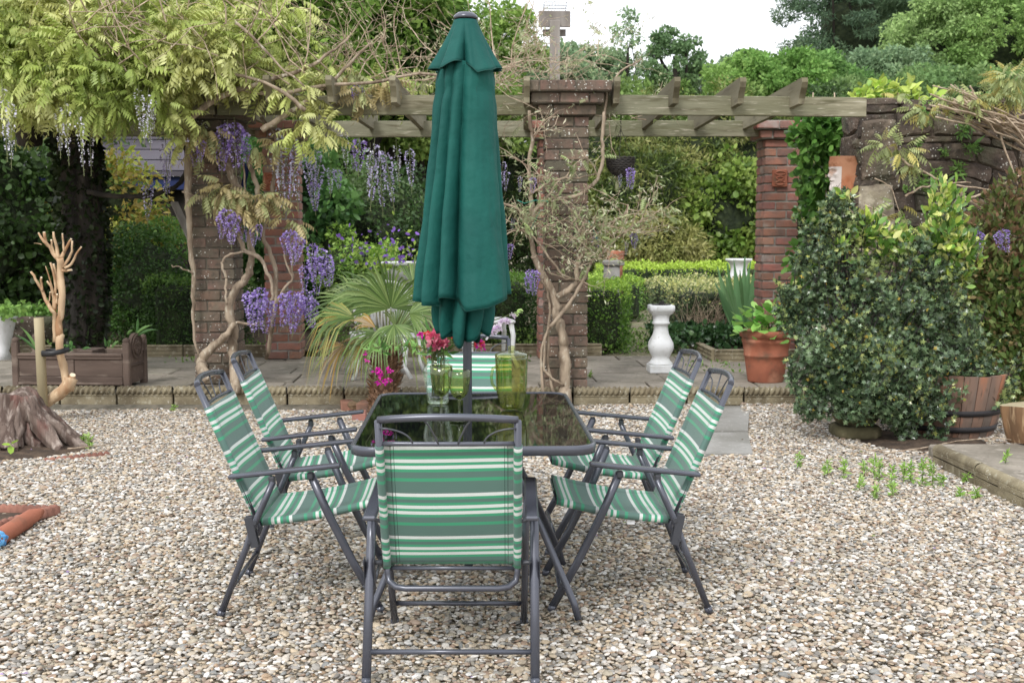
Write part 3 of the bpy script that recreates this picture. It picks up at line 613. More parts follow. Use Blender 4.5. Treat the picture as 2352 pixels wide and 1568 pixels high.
def bed_soil(pts):
    g = MB(); n = len(pts); g.add([(x, y, .20) for x, y in pts], [tuple(range(n))]); tag(obj('bed_soil', g, M['soil']), kind='structure')
bed_soil([(-8, 12.04), (-1.7, 12.02), (.72, 12.0), (1.4, 12.0), (1.75, 13.8), (1.75, 15.2), (-8, 15.2)])
bed_soil([(q2.x + .02, q2.y + .03), (5.5, q2.y + .02), (5.5, q1.y), (q1.x + .03, q1.y)])
# ================================================================ TABLE
TX, TY0, TY1, TZ = .012, 3.82, 5.16, .70
tb = thing('glass_table', 'rectangular black glass topped garden table with grey metal frame and a parasol through its middle', 'table', (TX, 4.49, 0))
def rrect(w, d, r, n=8, z=0):
    out = []
    for cx, cy_, a0 in ((w / 2 - r, d / 2 - r, 0), (-w / 2 + r, d / 2 - r, 90), (-w / 2 + r, -d / 2 + r, 180), (w / 2 - r, -d / 2 + r, 270)):
        for i in range(n + 1): a = R(a0 + 90 * i / n); out.append(Vector((TX + cx + math.cos(a) * r, 4.49 + cy_ + math.sin(a) * r, z)))
    return out
W_, D_ = .82, 1.34
def loft(rings, smooth=True, close=True):
    n = len(rings[0]); vs = [v for r_ in rings for v in r_]; k = len(rings)
    fs = [(i * n + j, i * n + (j + 1) % n, ((i + 1) % k) * n + (j + 1) % n, ((i + 1) % k) * n + j) for i in range(k if close else k - 1) for j in range(n)]
    return vs, fs
g = MB(); vs, fs = loft([rrect(W_, D_, .085, 8, TZ - .032), rrect(W_ + .004, D_ + .004, .087, 8, TZ - .004), rrect(W_ - .004, D_ - .004, .084, 8, TZ), rrect(W_ - .026, D_ - .026, .074, 8, TZ), rrect(W_ - .028, D_ - .028, .073, 8, TZ - .032)])
g.add(vs, fs, True); obj('rim', g, M['metal'], tb)
g = MB(); rr_ = rrect(W_ - .03, D_ - .03, .072, 8, TZ - .004); g.add(rr_ + [v - Vector((0, 0, .006)) for v in rr_], [tuple(range(len(rr_))), tuple(range(len(rr_), 2 * len(rr_)))[::-1]]); obj('glass_top', g, M['table_glass'], tb)
for sx in (-1, 1):
    for sy in (-1, 1):
        g = MB(); c = Vector((TX, 4.49, 0))
        pts = [c + Vector((sx * .10, sy * .16, TZ - .03)), c + Vector((sx * .12, sy * .19, .60)), c + Vector((sx * .25, sy * .27, .32)), c + Vector((sx * .36, sy * .345, .07)), c + Vector((sx * .378, sy * .36, .008))]
        g.tube(pts, .0135, 10); obj('leg', g, M['metal'], tb)
for sy in (-1, 1):
    g = MB(); g.tube([(TX - .22, 4.49 + sy * .26, .37), (TX + .22, 4.49 + sy * .26, .37)], .009, 8); obj('cross_bar', g, M['metal'], tb)
g = MB(); g.tube([(TX + .045 * math.cos(a * math.pi / 6), 4.49 + .045 * math.sin(a * math.pi / 6), .37) for a in range(13)], .006, 6)
g.box((TX, 4.355, .37), (.012, .19, .012)); g.box((TX, 4.625, .37), (.012, .19, .012)); obj('pole_ring', g, M['metal'], tb)
# ================================================================ FOLDING CHAIRS
def make_chair(lbl):
    t = thing('folding_chair', lbl, 'chair', (0, 0, 0), 'green striped folding chairs round the table'); mt = M['metal']
    Yc = lambda u: .285 - u
    P_ = lambda x, u, z: Vector((x, Yc(u), z))
    bdir = Vector((0, -.204, .485)).normalized(); bn = Vector((0, -bdir.z, bdir.y))     # along the back, and behind it
    top = P_(0, .655, .845); bot = P_(0, .444, .335)
    for sx in (-1, 1):
        g = MB(); g.tube([P_(sx * .232, .0, .012), P_(sx * .234, .10, .195), P_(sx * .236, .192, .385), P_(sx * .240, .247, .520)], .0125, 10, flat=1.25); g.tube([P_(sx * .232, -.004, .0), P_(sx * .232, .003, .022)], .015, 10); obj('front_leg', g, mt, t)
        g = MB(); g.tube([P_(sx * .262, .380, .500), P_(sx * .262, .415, .42), P_(sx * .262, .458, .325), P_(sx * .262, .482, .255), P_(sx * .262, .578, .010)], .0125, 10, flat=1.2); g.tube([P_(sx * .262, .574, .022), P_(sx * .262, .582, .0)], .015, 10); obj('rear_leg', g, mt, t)
        g = MB(); g.box(P_(sx * .252, .338, .536), (.042, .41, .016), bev=.005, M=Matrix.Rotation(.10, 3, 'X'))
        a_ = obj('armrest', g, mt, t)
        g = MB(); g.tube([P_(sx * .21, .516, .50), P_(sx * .262, .516, .515)], .006, 8); obj('arm_pivot', g, M['plate'], t)
        g = MB(); g.box(P_(sx * .248, .247, .517), (.026, .022, .026), bev=.004); obj('arm_bracket', g, M['plate'], t)
        g = MB(); g.box(P_(sx * .26, .384, .503), (.028, .022, .03), bev=.004); obj('arm_bracket', g, M['plate'], t)
        g = MB()
        for dx in (-.016, .016): g.box(P_(sx * .262 + dx, .459, .315), (.003, .030, .115), bev=.008, M=Matrix.Rotation(.20, 3, 'X'))
        g.tube([P_(sx * .205, .447, .352), P_(sx * .285, .447, .352)], .008, 8); g.tube([P_(sx * .244, .466, .278), P_(sx * .284, .466, .278)], .005, 6); obj('hinge_plate', g, M['plate'], t)
        g = MB(); g.tube([P_(sx * .206, .018 + .414 * i_ / 10, .408 - .072 * i_ / 10 - .01 * math.sin(math.pi * i_ / 10)) for i_ in range(11)], .0095, 8); obj('seat_rail', g, mt, t)
    g = MB(); g.tube([P_(-.225, .03, .085), P_(.225, .03, .085)], .0085, 8); obj('front_cross_bar', g, mt, t)
    g = MB(); g.tube([P_(-.255, .545, .095), P_(.255, .545, .095)], .0085, 8); obj('rear_cross_bar', g, mt, t)
    # back frame: two uprights, bowed top rail, loop at the bottom
    g = MB(); x_ = .2075
    def bp(x, s_, off=0): return bot + Vector((x, 0, 0)) + bdir * s_ + bn * off
    Lb = (top - bot).length
    for sx in (-1, 1): g.tube([bp(sx * (x_ + .004), 0), bp(sx * x_, Lb - .004)], .0115, 10)
    arch = [bp(x_ * math.cos(a) if 0 else x_ * (1 - 2 * i / 10), Lb - .0 + .022 * (1 - (1 - 2 * i / 10) ** 2), .020 * (1 - (1 - 2 * i / 10) ** 2)) for i, a in [(i, 0) for i in range(11)]]
    g.tube(arch, .0115, 10)
    g.tube([bp(x_ * (1 - 2 * i / 8), Lb - .083 + .006 * (1 - (1 - 2 * i / 8) ** 2), .012 * (1 - (1 - 2 * i / 8) ** 2)) for i in range(9)], .0075, 8)
    lo = [bp(-x_, .02), bp(-x_, -.02, .004), bp(-x_ + .006, -.038, .022), bp(-x_ + .03, -.042, .045), bp(-x_ + .06, -.042, .052), bp(x_ - .06, -.042, .052), bp(x_ - .03, -.042, .045), bp(x_ - .006, -.038, .022), bp(x_, -.02, .004), bp(x_, .02)]
    g.tube(lo, .0105, 10); bf = obj('back_frame', g, mt, t)
    for sx in (-1, 1):   # four thin scroll wires in the head rail
        g = MB(); g.tube([bp(sx * (x_ - .19 * (i / 8)) * 1.0 if 0 else sx * (x_ - .006 - .095 * math.sin(i / 8 * math.pi / 2)), Lb - .022 - .057 * (1 - math.cos(i / 8 * math.pi / 2)), .012) for i in range(9)], .0029, 5); obj('scroll_wire', g, M['wire'], bf)
        g = MB(); g.tube([bp(sx * (.072 - .045 * (i / 6) ** .7), Lb + .010 - .090 * (i / 6), .016) for i in range(7)], .0029, 5); obj('scroll_wire', g, M['wire'], bf)
    # slings with real thickness, wrapped round the rails
    def sling(name, path, hw, rad, sag, v0):
        """path: list of (point, normal) along the length"""
        ns = 24; nx = 20; b = MB(); uvs = []
        import itertools
        xs = [-hw] * 0
        prof = []
        for i in range(6): a = math.pi * (1.0 - i / 5 * .98); prof.append((-hw + math.cos(a) * rad, math.sin(a + math.pi) * 0 + math.sin(a) * rad, -1))
        prof = []
        prof.append((-hw + .034, rad - .003)); [prof.append((-hw + math.cos(q_) * rad, math.sin(q_) * rad)) for q_ in [R(62 - 27.3 * i) for i in range(13)]]
        for i in range(1, nx): f = i / nx; prof.append((-hw + 2 * hw * f, rad - 0 * f))
        [prof.append((hw + math.cos(q_) * rad, math.sin(q_) * rad)) for q_ in [R(90 - 27.3 * i) for i in range(13)]]; prof.append((hw - .034, rad - .003))
        m_ = len(prof); vs = []; tot = 0; prev = None
        for k, (p, nn) in enumerate(path):
            if prev is not None: tot += (p - prev).length
            prev = p; f = k / (len(path) - 1)
            for (x, h_) in prof:
                e = max(0, 1 - (x / hw) ** 2) if abs(x) < hw else 0
                q = p + Vector((x, 0, 0)) + nn * (h_ - (sag * e ** .5 * math.sin(math.pi * min(1, f * 1.0)) if abs(x) < hw * .999 else 0))
                vs.append(q); uvs.append((x, tot + v0 + .0025 * math.sin(x * 9)))
        fs = [(k * m_ + j, k * m_ + j + 1, (k + 1) * m_ + j + 1, (k + 1) * m_ + j) for k in range(len(path) - 1) for j in range(m_ - 1)]
        # hem return along the underside of each rail
        b.add(vs, fs, True); me = b.mesh(name); ul = me.uv_layers.new(name='UVMap'); 
        vi = np.empty(len(me.loops), np.int32); me.loops.foreach_get('vertex_index', vi); ul.data.foreach_set('uv', np.asarray(uvs, np.float32)[vi].ravel())
        me.materials.append(M['sling']); o = put(name, me, None, t); so = o.modifiers.new('thickness', 'SOLIDIFY'); so.thickness = .0016; return o
    Ls = Lb - .092
    sling('back_sling', [(bot + bdir * (.004 + Ls * i / 22), -bn) for i in range(23)][::-1], .2085, .0135, .016, .155)
    seat = []
    for i in range(21):
        f = i / 20; u = .018 + (.432 - .018) * f; z = .408 - .072 * f + .0 - .01 * math.sin(math.pi * f); seat.append((P_(0, u, z), Vector((0, -.12, .99)).normalized()))
    sling('seat_sling', seat, .206, .0125, .018, .02)
    g = MB(); g.tube([P_(-.2, .020, .402), P_(.2, .020, .402)], .007, 8); obj('seat_cross_bar', g, mt, t); g = MB(); g.tube([P_(-.2, .434, .33), P_(.2, .434, .33)], .007, 8); obj('seat_cross_bar', g, mt, t)
    return t
chair = make_chair('folding chair nearest the camera, seen from behind at the near end of the table')
chair.location = (-.052, 3.83, .004); chair.rotation_euler = (0, 0, R(-2.2)); chair.name = 'folding_chair'
for lbl, x, y, a in (('folding chair left of the table, the nearer of that pair', -.618, 4.49, -90.5),
                     ('folding chair left of the table, the farther of that pair, nearer the palm', -.645, 5.27, -88),
                     ('folding chair right of the table, the nearer one, with white care tag under its seat', .590, 4.475, 89),
                     ('folding chair right of the table, the farther of that pair', .620, 5.24, 90.5),
                     ('folding chair facing the camera at the far end of the table behind the flowers', -.003, 5.80, 180)):
    c = copy_tree(chair); c.location = (x, y, .004); c.rotation_euler = (0, 0, R(a)); c['label'] = lbl; last = c
    if 'care tag' in lbl:
        g = MB(); g.box((0, 0, 0), (.028, .001, .035)); me = g.mesh('care_tag'); me.materials.append(M['white_paint']); o = bpy.data.objects.new('care_tag', me); link(o, c); o.location = (-.20, -.01, .335); o.rotation_euler = (0, 0, 1.4)
# ================================================================ PARASOL
UX, UY = -.012, 4.49
um = thing('closed_parasol', 'closed dark green canvas parasol standing through the middle of the table', 'parasol', (UX, UY, 0))
g = MB(); g.tube([(UX + .004, UY, .10), (UX + .002, UY, 1.0), (UX, UY, 2.19)], .0175, 16); obj('pole', g, M['metal'], um)
g = MB(); g.lathe([(.001, 2.222), (.03, 2.218), (.042, 2.209), (.046, 2.203), (.046, 2.196), (.040, 2.194)][::-1], (UX, UY, 0), 24); obj('cap', g, M['metal'], um)
def per(ctrl):
    ctrl = sorted(ctrl)
    def f(a):
        a %= 360
        for i in range(len(ctrl)):
            a0, v0 = ctrl[i]; a1, v1 = ctrl[(i + 1) % len(ctrl)]
            if i == len(ctrl) - 1: a1 += 360
            aa = a if a >= ctrl[0][0] else a + 360
            if a0 <= aa <= a1: w = (aa - a0) / max(1e-6, a1 - a0); w = math.sin(math.pi / 2 * w) if v1 > v0 else 1 - math.cos(math.pi / 2 * w); return v0 + (v1 - v0) * w
        return ctrl[0][1]
    return f
def prof(tab):
    def f(z):
        for (z0, r0), (z1, r1) in zip(tab[:-1], tab[1:]):
            if z0 >= z >= z1: w = (z0 - z) / (z0 - z1); return r0 + (r1 - r0) * w
        return tab[-1][1] if z < tab[-1][0] else tab[0][1]
    return f
pl = per([(5, 1.0), (22, .62), (40, 1), (60, .6), (85, 1), (108, .6), (130, 1), (155, .6), (178, .99), (192, .66), (203, 1.02), (213, .58), (226, 1.04), (237, .64), (248, 1.0), (263, .50), (279, .93), (294, 1.01), (318, 1.03), (335, .99), (350, .76)])
rp_ = prof([(2.02, .100), (1.95, .116), (1.785, .124), (1.535, .148), (1.29, .176), (1.17, .190), (1.0, .20)])
hem = per([(0, 1.170), (40, 1.15), (90, 1.10), (150, 1.12), (190, 1.150), (215, 1.135), (236, 1.13), (247, 1.165), (262, 1.15), (275, 1.112), (300, 1.125), (330, 1.150)])
nph = 180
def low(u, v):
    a = 360 * u; h_ = hem(a); z = 2.03 - (2.03 - h_) * v; tw = a + 10 * math.sin(v * 2.2) - 6
    fold = 1 - (1 - pl(tw)) * min(1, .35 + v * .95) + .012 * math.sin(a * .21 + z * 9) * v + .01 * math.sin(z * 23 + a * .05)
    crs = .010 * math.exp(-((a - 300 + 60 * (z - 1.5)) / 7) ** 2) - .012 * math.exp(-((a - 287 + 40 * (z - 1.8)) / 9) ** 2) * (z > 1.6); fold += crs * 6 * v * (1 - v) + .006 * math.sin(a * .5 + z * 17) * math.sin(z * 31)
    dent = 1 - .06 * math.exp(-((z - 1.93) / .03) ** 2) * (1 + math.sin(R(a * 5)))
    r = rp_(z) * fold * dent; return Vector((UX - .018 * v + math.cos(R(a)) * r, UY + math.sin(R(a)) * r, z))
g = MB(); g.grid(low, nph, 46, True, closed=True); o = obj('lower_canopy', g, M['umbrella'], um); o.modifiers.new('cloth', 'SOLIDIFY').thickness = .0018
for a_ in (178, 203, 226, 248, 292, 335, 5): g = MB(); g.tube([low(a_ / 360, i / 30) + Vector((math.cos(R(a_)), math.sin(R(a_)), 0)) * .0006 for i in range(31)], .0013, 4, cap=False); obj('seam', g, M['green_edge'], o)
g = MB(); g.tube([low(i / nph, 1.0) for i in range(nph + 1)], .0022, 5, cap=False); obj('hem', g, M['green_edge'], o)
pi_ = per([q_ for a in range(8, 368, 40) for q_ in ((a, .50), (a + 29, 1.0))])
def inn(u, v):
    a = 360 * u; p_ = pi_(a + 16 * v); h_ = 1.060 - .060 * p_ + .022 * math.sin(R(a) * 2 + 1.9) + .012 * math.sin(R(a) * 5); z = 1.24 - (1.24 - h_) * v
    r = (.092 + .052 * math.sin(1.7 * v) - .040 * v * v) * (1 - (1 - p_) * .85); return Vector((UX - .012 + math.cos(R(a)) * r, UY + math.sin(R(a)) * r, z))
g = MB(); g.grid(inn, nph, 16, True, closed=True); o = obj('inner_folds', g, M['umbrella'], um); o.modifiers.new('cloth', 'SOLIDIFY').thickness = .0016
g = MB(); g.tube([inn(i / nph, 1.0) for i in range(nph + 1)], .002, 5, cap=False); obj('hem', g, M['green_edge'], o)
pt = per([(5, .96), (30, .6), (50, .98), (75, .6), (95, 1), (120, .6), (140, 1), (165, .62), (190, 1.02), (214, .70), (232, 1.0), (250, .98), (266, .46), (286, .86), (304, 1.02), (330, .92), (345, 1.0), (357, .84)])
hu = per([(0, 2.008), (190, 2.008), (232, 2.004), (262, 2.028), (290, 1.985), (312, 1.995), (340, 2.010)])
def upp(u, v):
    a = 360 * u; z = 2.190 - (2.190 - hu(a)) * v; r = .042 + .094 * v ** 1.18 + .004 * v; r *= 1 - (1 - pt(a)) * min(1, .25 + 1.0 * v) * (.35 + .65 * v)
    return Vector((UX + math.cos(R(a)) * r, UY + math.sin(R(a)) * r, z))
g = MB(); g.grid(upp, nph, 18, True, closed=True); o = obj('upper_canopy', g, M['umbrella'], um); o.modifiers.new('cloth', 'SOLIDIFY').thickness = .0018
g = MB(); g.tube([upp(i / nph, 1.0) for i in range(nph + 1)], .0024, 5, cap=False); obj('hem', g, M['green_edge'], o)
# ================================================================ GLASSWARE ON THE TABLE
def vessel(name, parent, outer, th, c, m, n=48, mod=None, closed_top=False):
    """outer: [(r, z)] from the foot up; a wall of real thickness"""
    def ring(r, z, inner):
        out = []
        for j in range(n):
            a = 2 * math.pi * j / n; q = r * (mod(a, z) if mod and not inner else 1); out.append(Vector((c[0] + math.cos(a) * q, c[1] + math.sin(a) * q, c[2] + z)))
        return out
    inner = [(max(.001, r - th), max(z, outer[0][1] + th)) for r, z in outer]
    seq = [(outer[0][0] * .02, outer[0][1], False)] + [(r, z, False) for r, z in outer] + [(r, z, True) for r, z in inner[::-1]] + [(.001, outer[0][1] + th, True)]
    b = MB(); rings = [ring(*s_) for s_ in seq]; vs, fs = loft(rings, True, False); b.add(vs, fs, True); return obj(name, b, m, parent)
ju = PZ(1175, 938, TZ)
jg = thing('green_jug', 'large lidded jug of green see-through plastic with a hammered base', 'jug', (ju.x, ju.y, TZ))
ham = lambda a, z: 1 + (.045 * math.sin(a * 11 + (math.floor(z * 90) % 2) * math.pi) * math.sin(z * 283) if z < .085 else 0) + (.006 * math.sin(a * 10) if z > .085 else 0)
vessel('body', jg, [(.030, .004), (.040, .006), (.050, .022), (.056, .045), (.060, .08), (.0625, .12), (.064, .17), (.066, .203), (.0665, .213)] if 0 else [(.030, .002)] + [(.040 + .0225 * min(1, (i / 16)) ** .6, .004 + i * .0055) for i in range(17)] + [(.0628, .11), (.0636, .14), (.0646, .17), (.0655, .2), (.066, .212)], .003, (ju.x, ju.y, TZ), M['jug'], 64, ham)
g = MB(); g.lathe([(.067, .2135), (.0675, .217), (.060, .222), (.035, .230), (.014, .233), (.014, .240), (.016, .243), (.016, .252), (.001, .253)], (ju.x, ju.y, TZ), 40, cap=False); obj('lid', g, M['jug'], jg)
g = MB(); g.tube([Vector((ju.x - .055, ju.y - .02, TZ + .175)), Vector((ju.x - .075, ju.y - .03, TZ + .165)), Vector((ju.x - .082, ju.y - .033, TZ + .135)), Vector((ju.x - .078, ju.y - .032, TZ + .105)), Vector((ju.x - .062, ju.y - .024, TZ + .08))], .006, 10); obj('handle', g, M['jug'], jg)
for lbl, px, py, hh in (('green glass goblet standing left, just in front of the flower vase', 1014, 958, .198), ('green glass goblet standing right, touching the parasol pole', 1055, 966, .190)):
    q = PZ(px, py, TZ); gl = thing('goblet', lbl, 'glass', (q.x, q.y, TZ), 'green goblets')
    dm = lambda a, z: 1 + (.012 * math.sin(a * 9 + z * 120) * math.sin(z * 240) if z > .085 else 0)
    vessel('bowl', gl, [(.006, .082), (.016, .086), (.027, .097), (.034, .112), (.038, .135), (.041, .16), (.0425, hh)], .0016, (q.x, q.y, TZ), M['goblet'], 40, dm)
    g = MB(); g.lathe([(.036, .0005), (.036, .003), (.012, .009), (.0055, .016), (.0048, .045), (.0055, .075), (.009, .083)], (q.x, q.y, TZ), 28); obj('stem', g, M['goblet'], gl)
va = PZ(1007, 921, TZ); va = Vector((va.x, va.y - .06, TZ))
vs_ = thing('flower_vase', 'clear ribbed glass vase holding a bunch of cut flowers', 'vase', (va.x, va.y, TZ))
vessel('vase_body', vs_, [(.040, .002), (.044, .008), (.046, .04), (.053, .08), (.061, .115), (.063, .135), (.056, .155), (.046, .163), (.044, .17), (.047, .182)], .0035, va, M['clear'], 60, lambda a, z: 1 + .016 * math.sin(a * 22))
wm = mat('vase_water', (.93, .96, .93), 0, glass=1.33)
def bloom(name, parent, c, r, cols, n=46, aim=(0, -.3, .6), flat=.7):
    c = np.array(c, float); U_ = unit(n) + np.array(aim) * .9; U_ /= np.linalg.norm(U_, axis=1, keepdims=True)
    P_ = c + U_ * r * RNG.uniform(.1, .55, (n, 1)); V, F, C = scatter(ROUND, P_, U_ + unit(n) * .5, r * RNG.uniform(.45, .75, n), palette(cols, n, .12)); return put(name, tri_mesh(name, V, F, C), M['petal'], parent)
bq = thing('flower_bunch', 'bunch of pink, red and white cut flowers in the glass vase', 'flowers', (va.x, va.y, TZ + .02))
PK = [(.56, .14, .22), (.62, .24, .30), (.52, .09, .19)]; RD = [(.55, .06, .07), (.6, .10, .12), (.62, .22, .06)]; MG = [(.55, .02, .35), (.7, .06, .42), (.45, .01, .3)]; WH = [(.78, .70, .78), (.85, .82, .84), (.68, .55, .7)]
neck = Vector((va.x, va.y, TZ + .19)); stems = MB()
def stem(c, r=.0022, b=None, bend=.03):
    b = b or Vector((va.x + random.uniform(-.025, .025), va.y + random.uniform(-.025, .025), TZ + .03)); m_ = neck + Vector((random.uniform(-.03, .03), random.uniform(-.03, .03), 0)); c = Vector(c)
    stems.tube([b, m_, (m_ + c) / 2 + Vector((0, 0, bend)), c], r, 5)
for px, py, r, cl, lb in ((994, 779, .038, PK, 'pink double rose'), (1006, 795, .030, PK, 'small pink rose'), (1020, 790, .029, PK, 'pink carnation'), (983, 771, .022, RD, 'red flower'), (966, 770, .016, MG, 'magenta bud'), (1035, 770, .017, RD, 'orange red flower'), (1098, 790, .026, RD[:2] + MG[:1], 'red and yellow freesia'), (1108, 797, .018, MG + PK, 'pink freesia'), (986, 820, .012, WH + PK, 'small pink bud'), (1002, 762, .02, PK, 'pink rose'), (1050, 768, .018, RD, 'red flower behind the pole')):
    q = PY(px, py, va.y - .05 + random.uniform(-.02, .03)); o = bloom('bloom', bq, q, r, cl); o['label'] = lb; stem(q)
for i in range(14):     # white and lilac stock, stretching out to the right
    f = i / 13; q = PY(1125 + 72 * f, 762 - 48 * f + random.uniform(-7, 7), va.y + .02); o = bloom('stock_floret', bq, q, .026 * (1 - f * .6), WH if f < .8 else [(.6, .75, .35)], 22)
stem(PY(1125, 762, va.y + .02)); stem(PY(1195, 714, va.y + .02))
for i in range(16):
    stem(neck + Vector((random.uniform(-.06, .06), random.uniform(-.04, .04), random.uniform(.06, .14))), .0018)
orch = [PY(*p, va.y - .06) for p in ((985, 802), (940, 795), (900, 792), (862, 798), (842, 815), (845, 838), (868, 856))]; stems.tube(orch, .0022, 5)
orch2 = [PY(*p, va.y - .06) for p in ((845, 820), (838, 850), (852, 872), (880, 880), (896, 876))]; stems.tube(orch2, .0016, 5)
o = obj('stems', stems, M['green_twig'], bq)
for px, py, r in ((866, 852, .022), (876, 855, .022), (893, 850, .020), (872, 876, .022), (884, 878, .018), (897, 872, .014), (838, 812, .013), (843, 828, .014)):
    bloom('orchid_bloom', bq, PY(px, py, va.y - .06), r, MG, 16, (0, -.9, -.1))
P_ = np.array([PY(random.uniform(845, 985), random.uniform(792, 815), va.y - .06) for _ in range(34)] + [neck + Vector((random.uniform(-.05, .05), random.uniform(-.05, .03), random.uniform(-.01, .12))) for _ in range(60)])
leaves('leaves', bq, M['leaf'], P_, unit(len(P_)) * .5 + np.array([0, 0, .5]), .05, [(.12, .26, .05), (.2, .38, .1), (.07, .17, .04)], NARROW, 0)
# ================================================================ LEFT FOREGROUND: stump, stake, pruned shrub, clay edging, broken pipe
sx_, sy_ = -2.97, 7.78
st = thing('tree_stump', 'gnarled weathered tree stump with spreading roots at the left edge', 'stump', (sx_, sy_, 0))
from mathutils import noise as mno
def root(a, L_, r0, r1, z0, jr=0.0, drop=1.5):
    """one ribbed root running from the crown of the stump down to the soil"""
    n, k = 16, 26; vs = []; ph = random.uniform(0, 6)
    for j in range(k + 1):
        t_ = j / k; d = .075 + L_ * t_ ** 1.25; z = z0 * (1 - t_) ** drop * (1 - .1 * t_) + .012 * math.sin(t_ * 7 + ph); aa = a + jr * t_ + .07 * math.sin(t_ * 5 + ph); c = Vector((sx_ + math.cos(aa) * d, sy_ + math.sin(aa) * d * .9, z))
        r = (r0 + (r1 - r0) * t_) * (1 + .16 * mno.noise(Vector((t_ * 4, a * 3, 2)))); tang = Vector((math.cos(aa), math.sin(aa) * .9, -z0 * drop * (1 - t_) ** max(.2, drop - 1) / max(.05, L_ * 1.25 * max(t_, .05) ** .25))).normalized(); sd_ = tang.cross(Vector((0, 0, 1))).normalized(); up = sd_.cross(tang)
        for i in range(n):
            b = 2 * math.pi * i / n; q = r * (1 + .20 * math.sin(b * 4 + ph + t_ * 2) + .10 * math.sin(b * 7 - ph)); vs.append(c + sd_ * math.cos(b) * q + up * math.sin(b) * q * 1.15)
    return vs, [(j * n + i, j * n + (i + 1) % n, (j + 1) * n + (i + 1) % n, (j + 1) * n + i) for j in range(k) for i in range(n)] + [tuple(range(n))[::-1], tuple(k * n + i for i in range(n))]
for a, L_, r0, r1, z0, jr in ((-95, .24, .075, .045, .34, .1), (-70, .28, .055, .035, .31, -.2), (-40, .36, .065, .03, .33, .15), (-15, .44, .06, .022, .30, .1), (12, .42, .06, .025, .29, .2), (-120, .30, .07, .035, .35, -.1), (-145, .36, .075, .035, .31, .2), (180, .42, .08, .03, .32, 0), (60, .35, .07, .03, .27, 0), (120, .35, .07, .03, .28, 0), (-82, .15, .05, .05, .36, 0), (-55, .20, .04, .03, .29, .3)):
    g = MB(); g.add(*root(R(a), L_ * .88, r0, r1, z0, jr, random.uniform(1.1, 1.5)), True); obj('root', g, M['stump'], st)
bm = bmesh.new(); bmesh.ops.create_icosphere(bm, subdivisions=4, radius=1)
for v in bm.verts: v.co *= 1 + .22 * mno.noise(v.co * 2.4) + .10 * abs(mno.noise(v.co * 7)); v.co = Vector((sx_ + v.co.x * .17, sy_ + v.co.y * .15, .22 + v.co.z * .15 + .03 * math.sin(v.co.x * 5)))
me = bpy.data.meshes.new('stump_body'); bm.to_mesh(me); bm.free(); me.polygons.foreach_set('use_smooth', [True] * len(me.polygons)); put('stump_body', me, M['stump'], st)
lfq = PY(22, 1022, 7.28); V, F, C_ = scatter(ROUND, np.array([lfq] * 3) + RNG.normal(0, .008, (3, 3)), np.array([(-.7, -.3, .1), (.1, -.4, -.9), (.8, -.3, .5)]), .055, np.tile((.35, .55, .08), (3, 1)), roll=.4)
tag(put('ivy_leaf', tri_mesh('ivy_leaf', V, F, C_), M['leaf']), 'single lime green lobed leaf in the hollow of the tree stump', 'leaf')
sk = PZ(107, 965, 0); sk = Vector((sk.x, 8.80, 0))
stk = thing('wooden_stake', 'round pale wooden tree stake with a black rubber strap, left of the patio edge', 'stake', sk)
g = MB(); g.tube([sk, sk + Vector((-.008, 0, .60)), sk + Vector((-.010, 0, .775))], .0355, 16); obj('post', g, M['stake'], stk)
def C4(x, y, yy=8.83): return PY(x / 2.972, 496.1 + y / 2.972, yy)
g = MB()
q0, q1 = C4(285, 935, 8.76), C4(445, 918, 8.78); g.tube([q0, (q0 + q1) / 2 + Vector((0, -.03, -.01)), q1], .009, 8, flat=2.3); g.tube([q0 + Vector((0, .08, 0)), q1 + Vector((0, .09, 0))], .009, 8, flat=2.3); g.lathe([(.038, -.018), (.042, -.018), (.042, .018), (.038, .018)], C4(318, 938, 8.80), 16, cap=False); obj('strap', g, M['black_plastic'], stk)
ps = thing('pruned_shrub', 'hard pruned bare shrub with pale peeling stems and cut ends, tied to the stake', 'shrub', C4(300, 1300, 8.85))
def limb(pts, r0, r1, nm='branch', yy=8.85, cut=True):
    n = len(pts); P_ = [C4(x, y, yy + .02 * math.sin(i * 1.7)) for i, (x, y) in enumerate(pts)]; Q = []
    for i in range(n - 1):
        Q += [P_[i], P_[i].lerp(P_[i + 1], .5) + Vector([random.gauss(0, .003) for _ in range(3)])]
    Q.append(P_[-1]); m_ = len(Q); g = MB(); g.tube(Q, [.84 * (r0 + (r1 - r0) * i / (m_ - 1)) * random.uniform(.93, 1.08) for i in range(m_)], 10); o = obj(nm, g, M['pruned'], ps)
    if cut:
        d = (Q[-1] - Q[-2]).normalized(); g = MB(); g.tube([Q[-1] - d * .001, Q[-1] + d * .003], r1 * .80, 10); obj('cut_end', g, M['pruned_cut'], o)
limb([(250, 1300), (330, 1265), (400, 1215), (460, 1160), (480, 1110)], .045, .062, 'trunk', cut=False)
limb([(470, 1190), (490, 1130), (496, 1085)], .045, .026, 'branch')
limb([(455, 1170), (440, 1060), (415, 960), (405, 870), (415, 810)], .036, .034, 'trunk', cut=False)
limb([(410, 840), (400, 720), (418, 640), (425, 540), (418, 440), (412, 360), (408, 290)], .032, .030, 'trunk', cut=False)
limb([(375, 860), (372, 760), (372, 660), (350, 640), (310, 570), (285, 500), (240, 430), (212, 382)], .022, .010)
limb([(288, 512), (284, 460), (282, 420)], .010, .009)
limb([(372, 680), (368, 560), (350, 480), (322, 445)], .016, .008)
limb([(375, 640), (378, 540), (372, 420), (345, 320)], .015, .008)
limb([(368, 530), (345, 450), (312, 345)], .009, .004)
limb([(398, 500), (385, 400), (365, 330)], .012, .010)
limb([(405, 300), (360, 250), (325, 195), (300, 175), (265, 118)], .020, .009)
limb([(330, 205), (312, 170), (302, 112)], .015, .012)
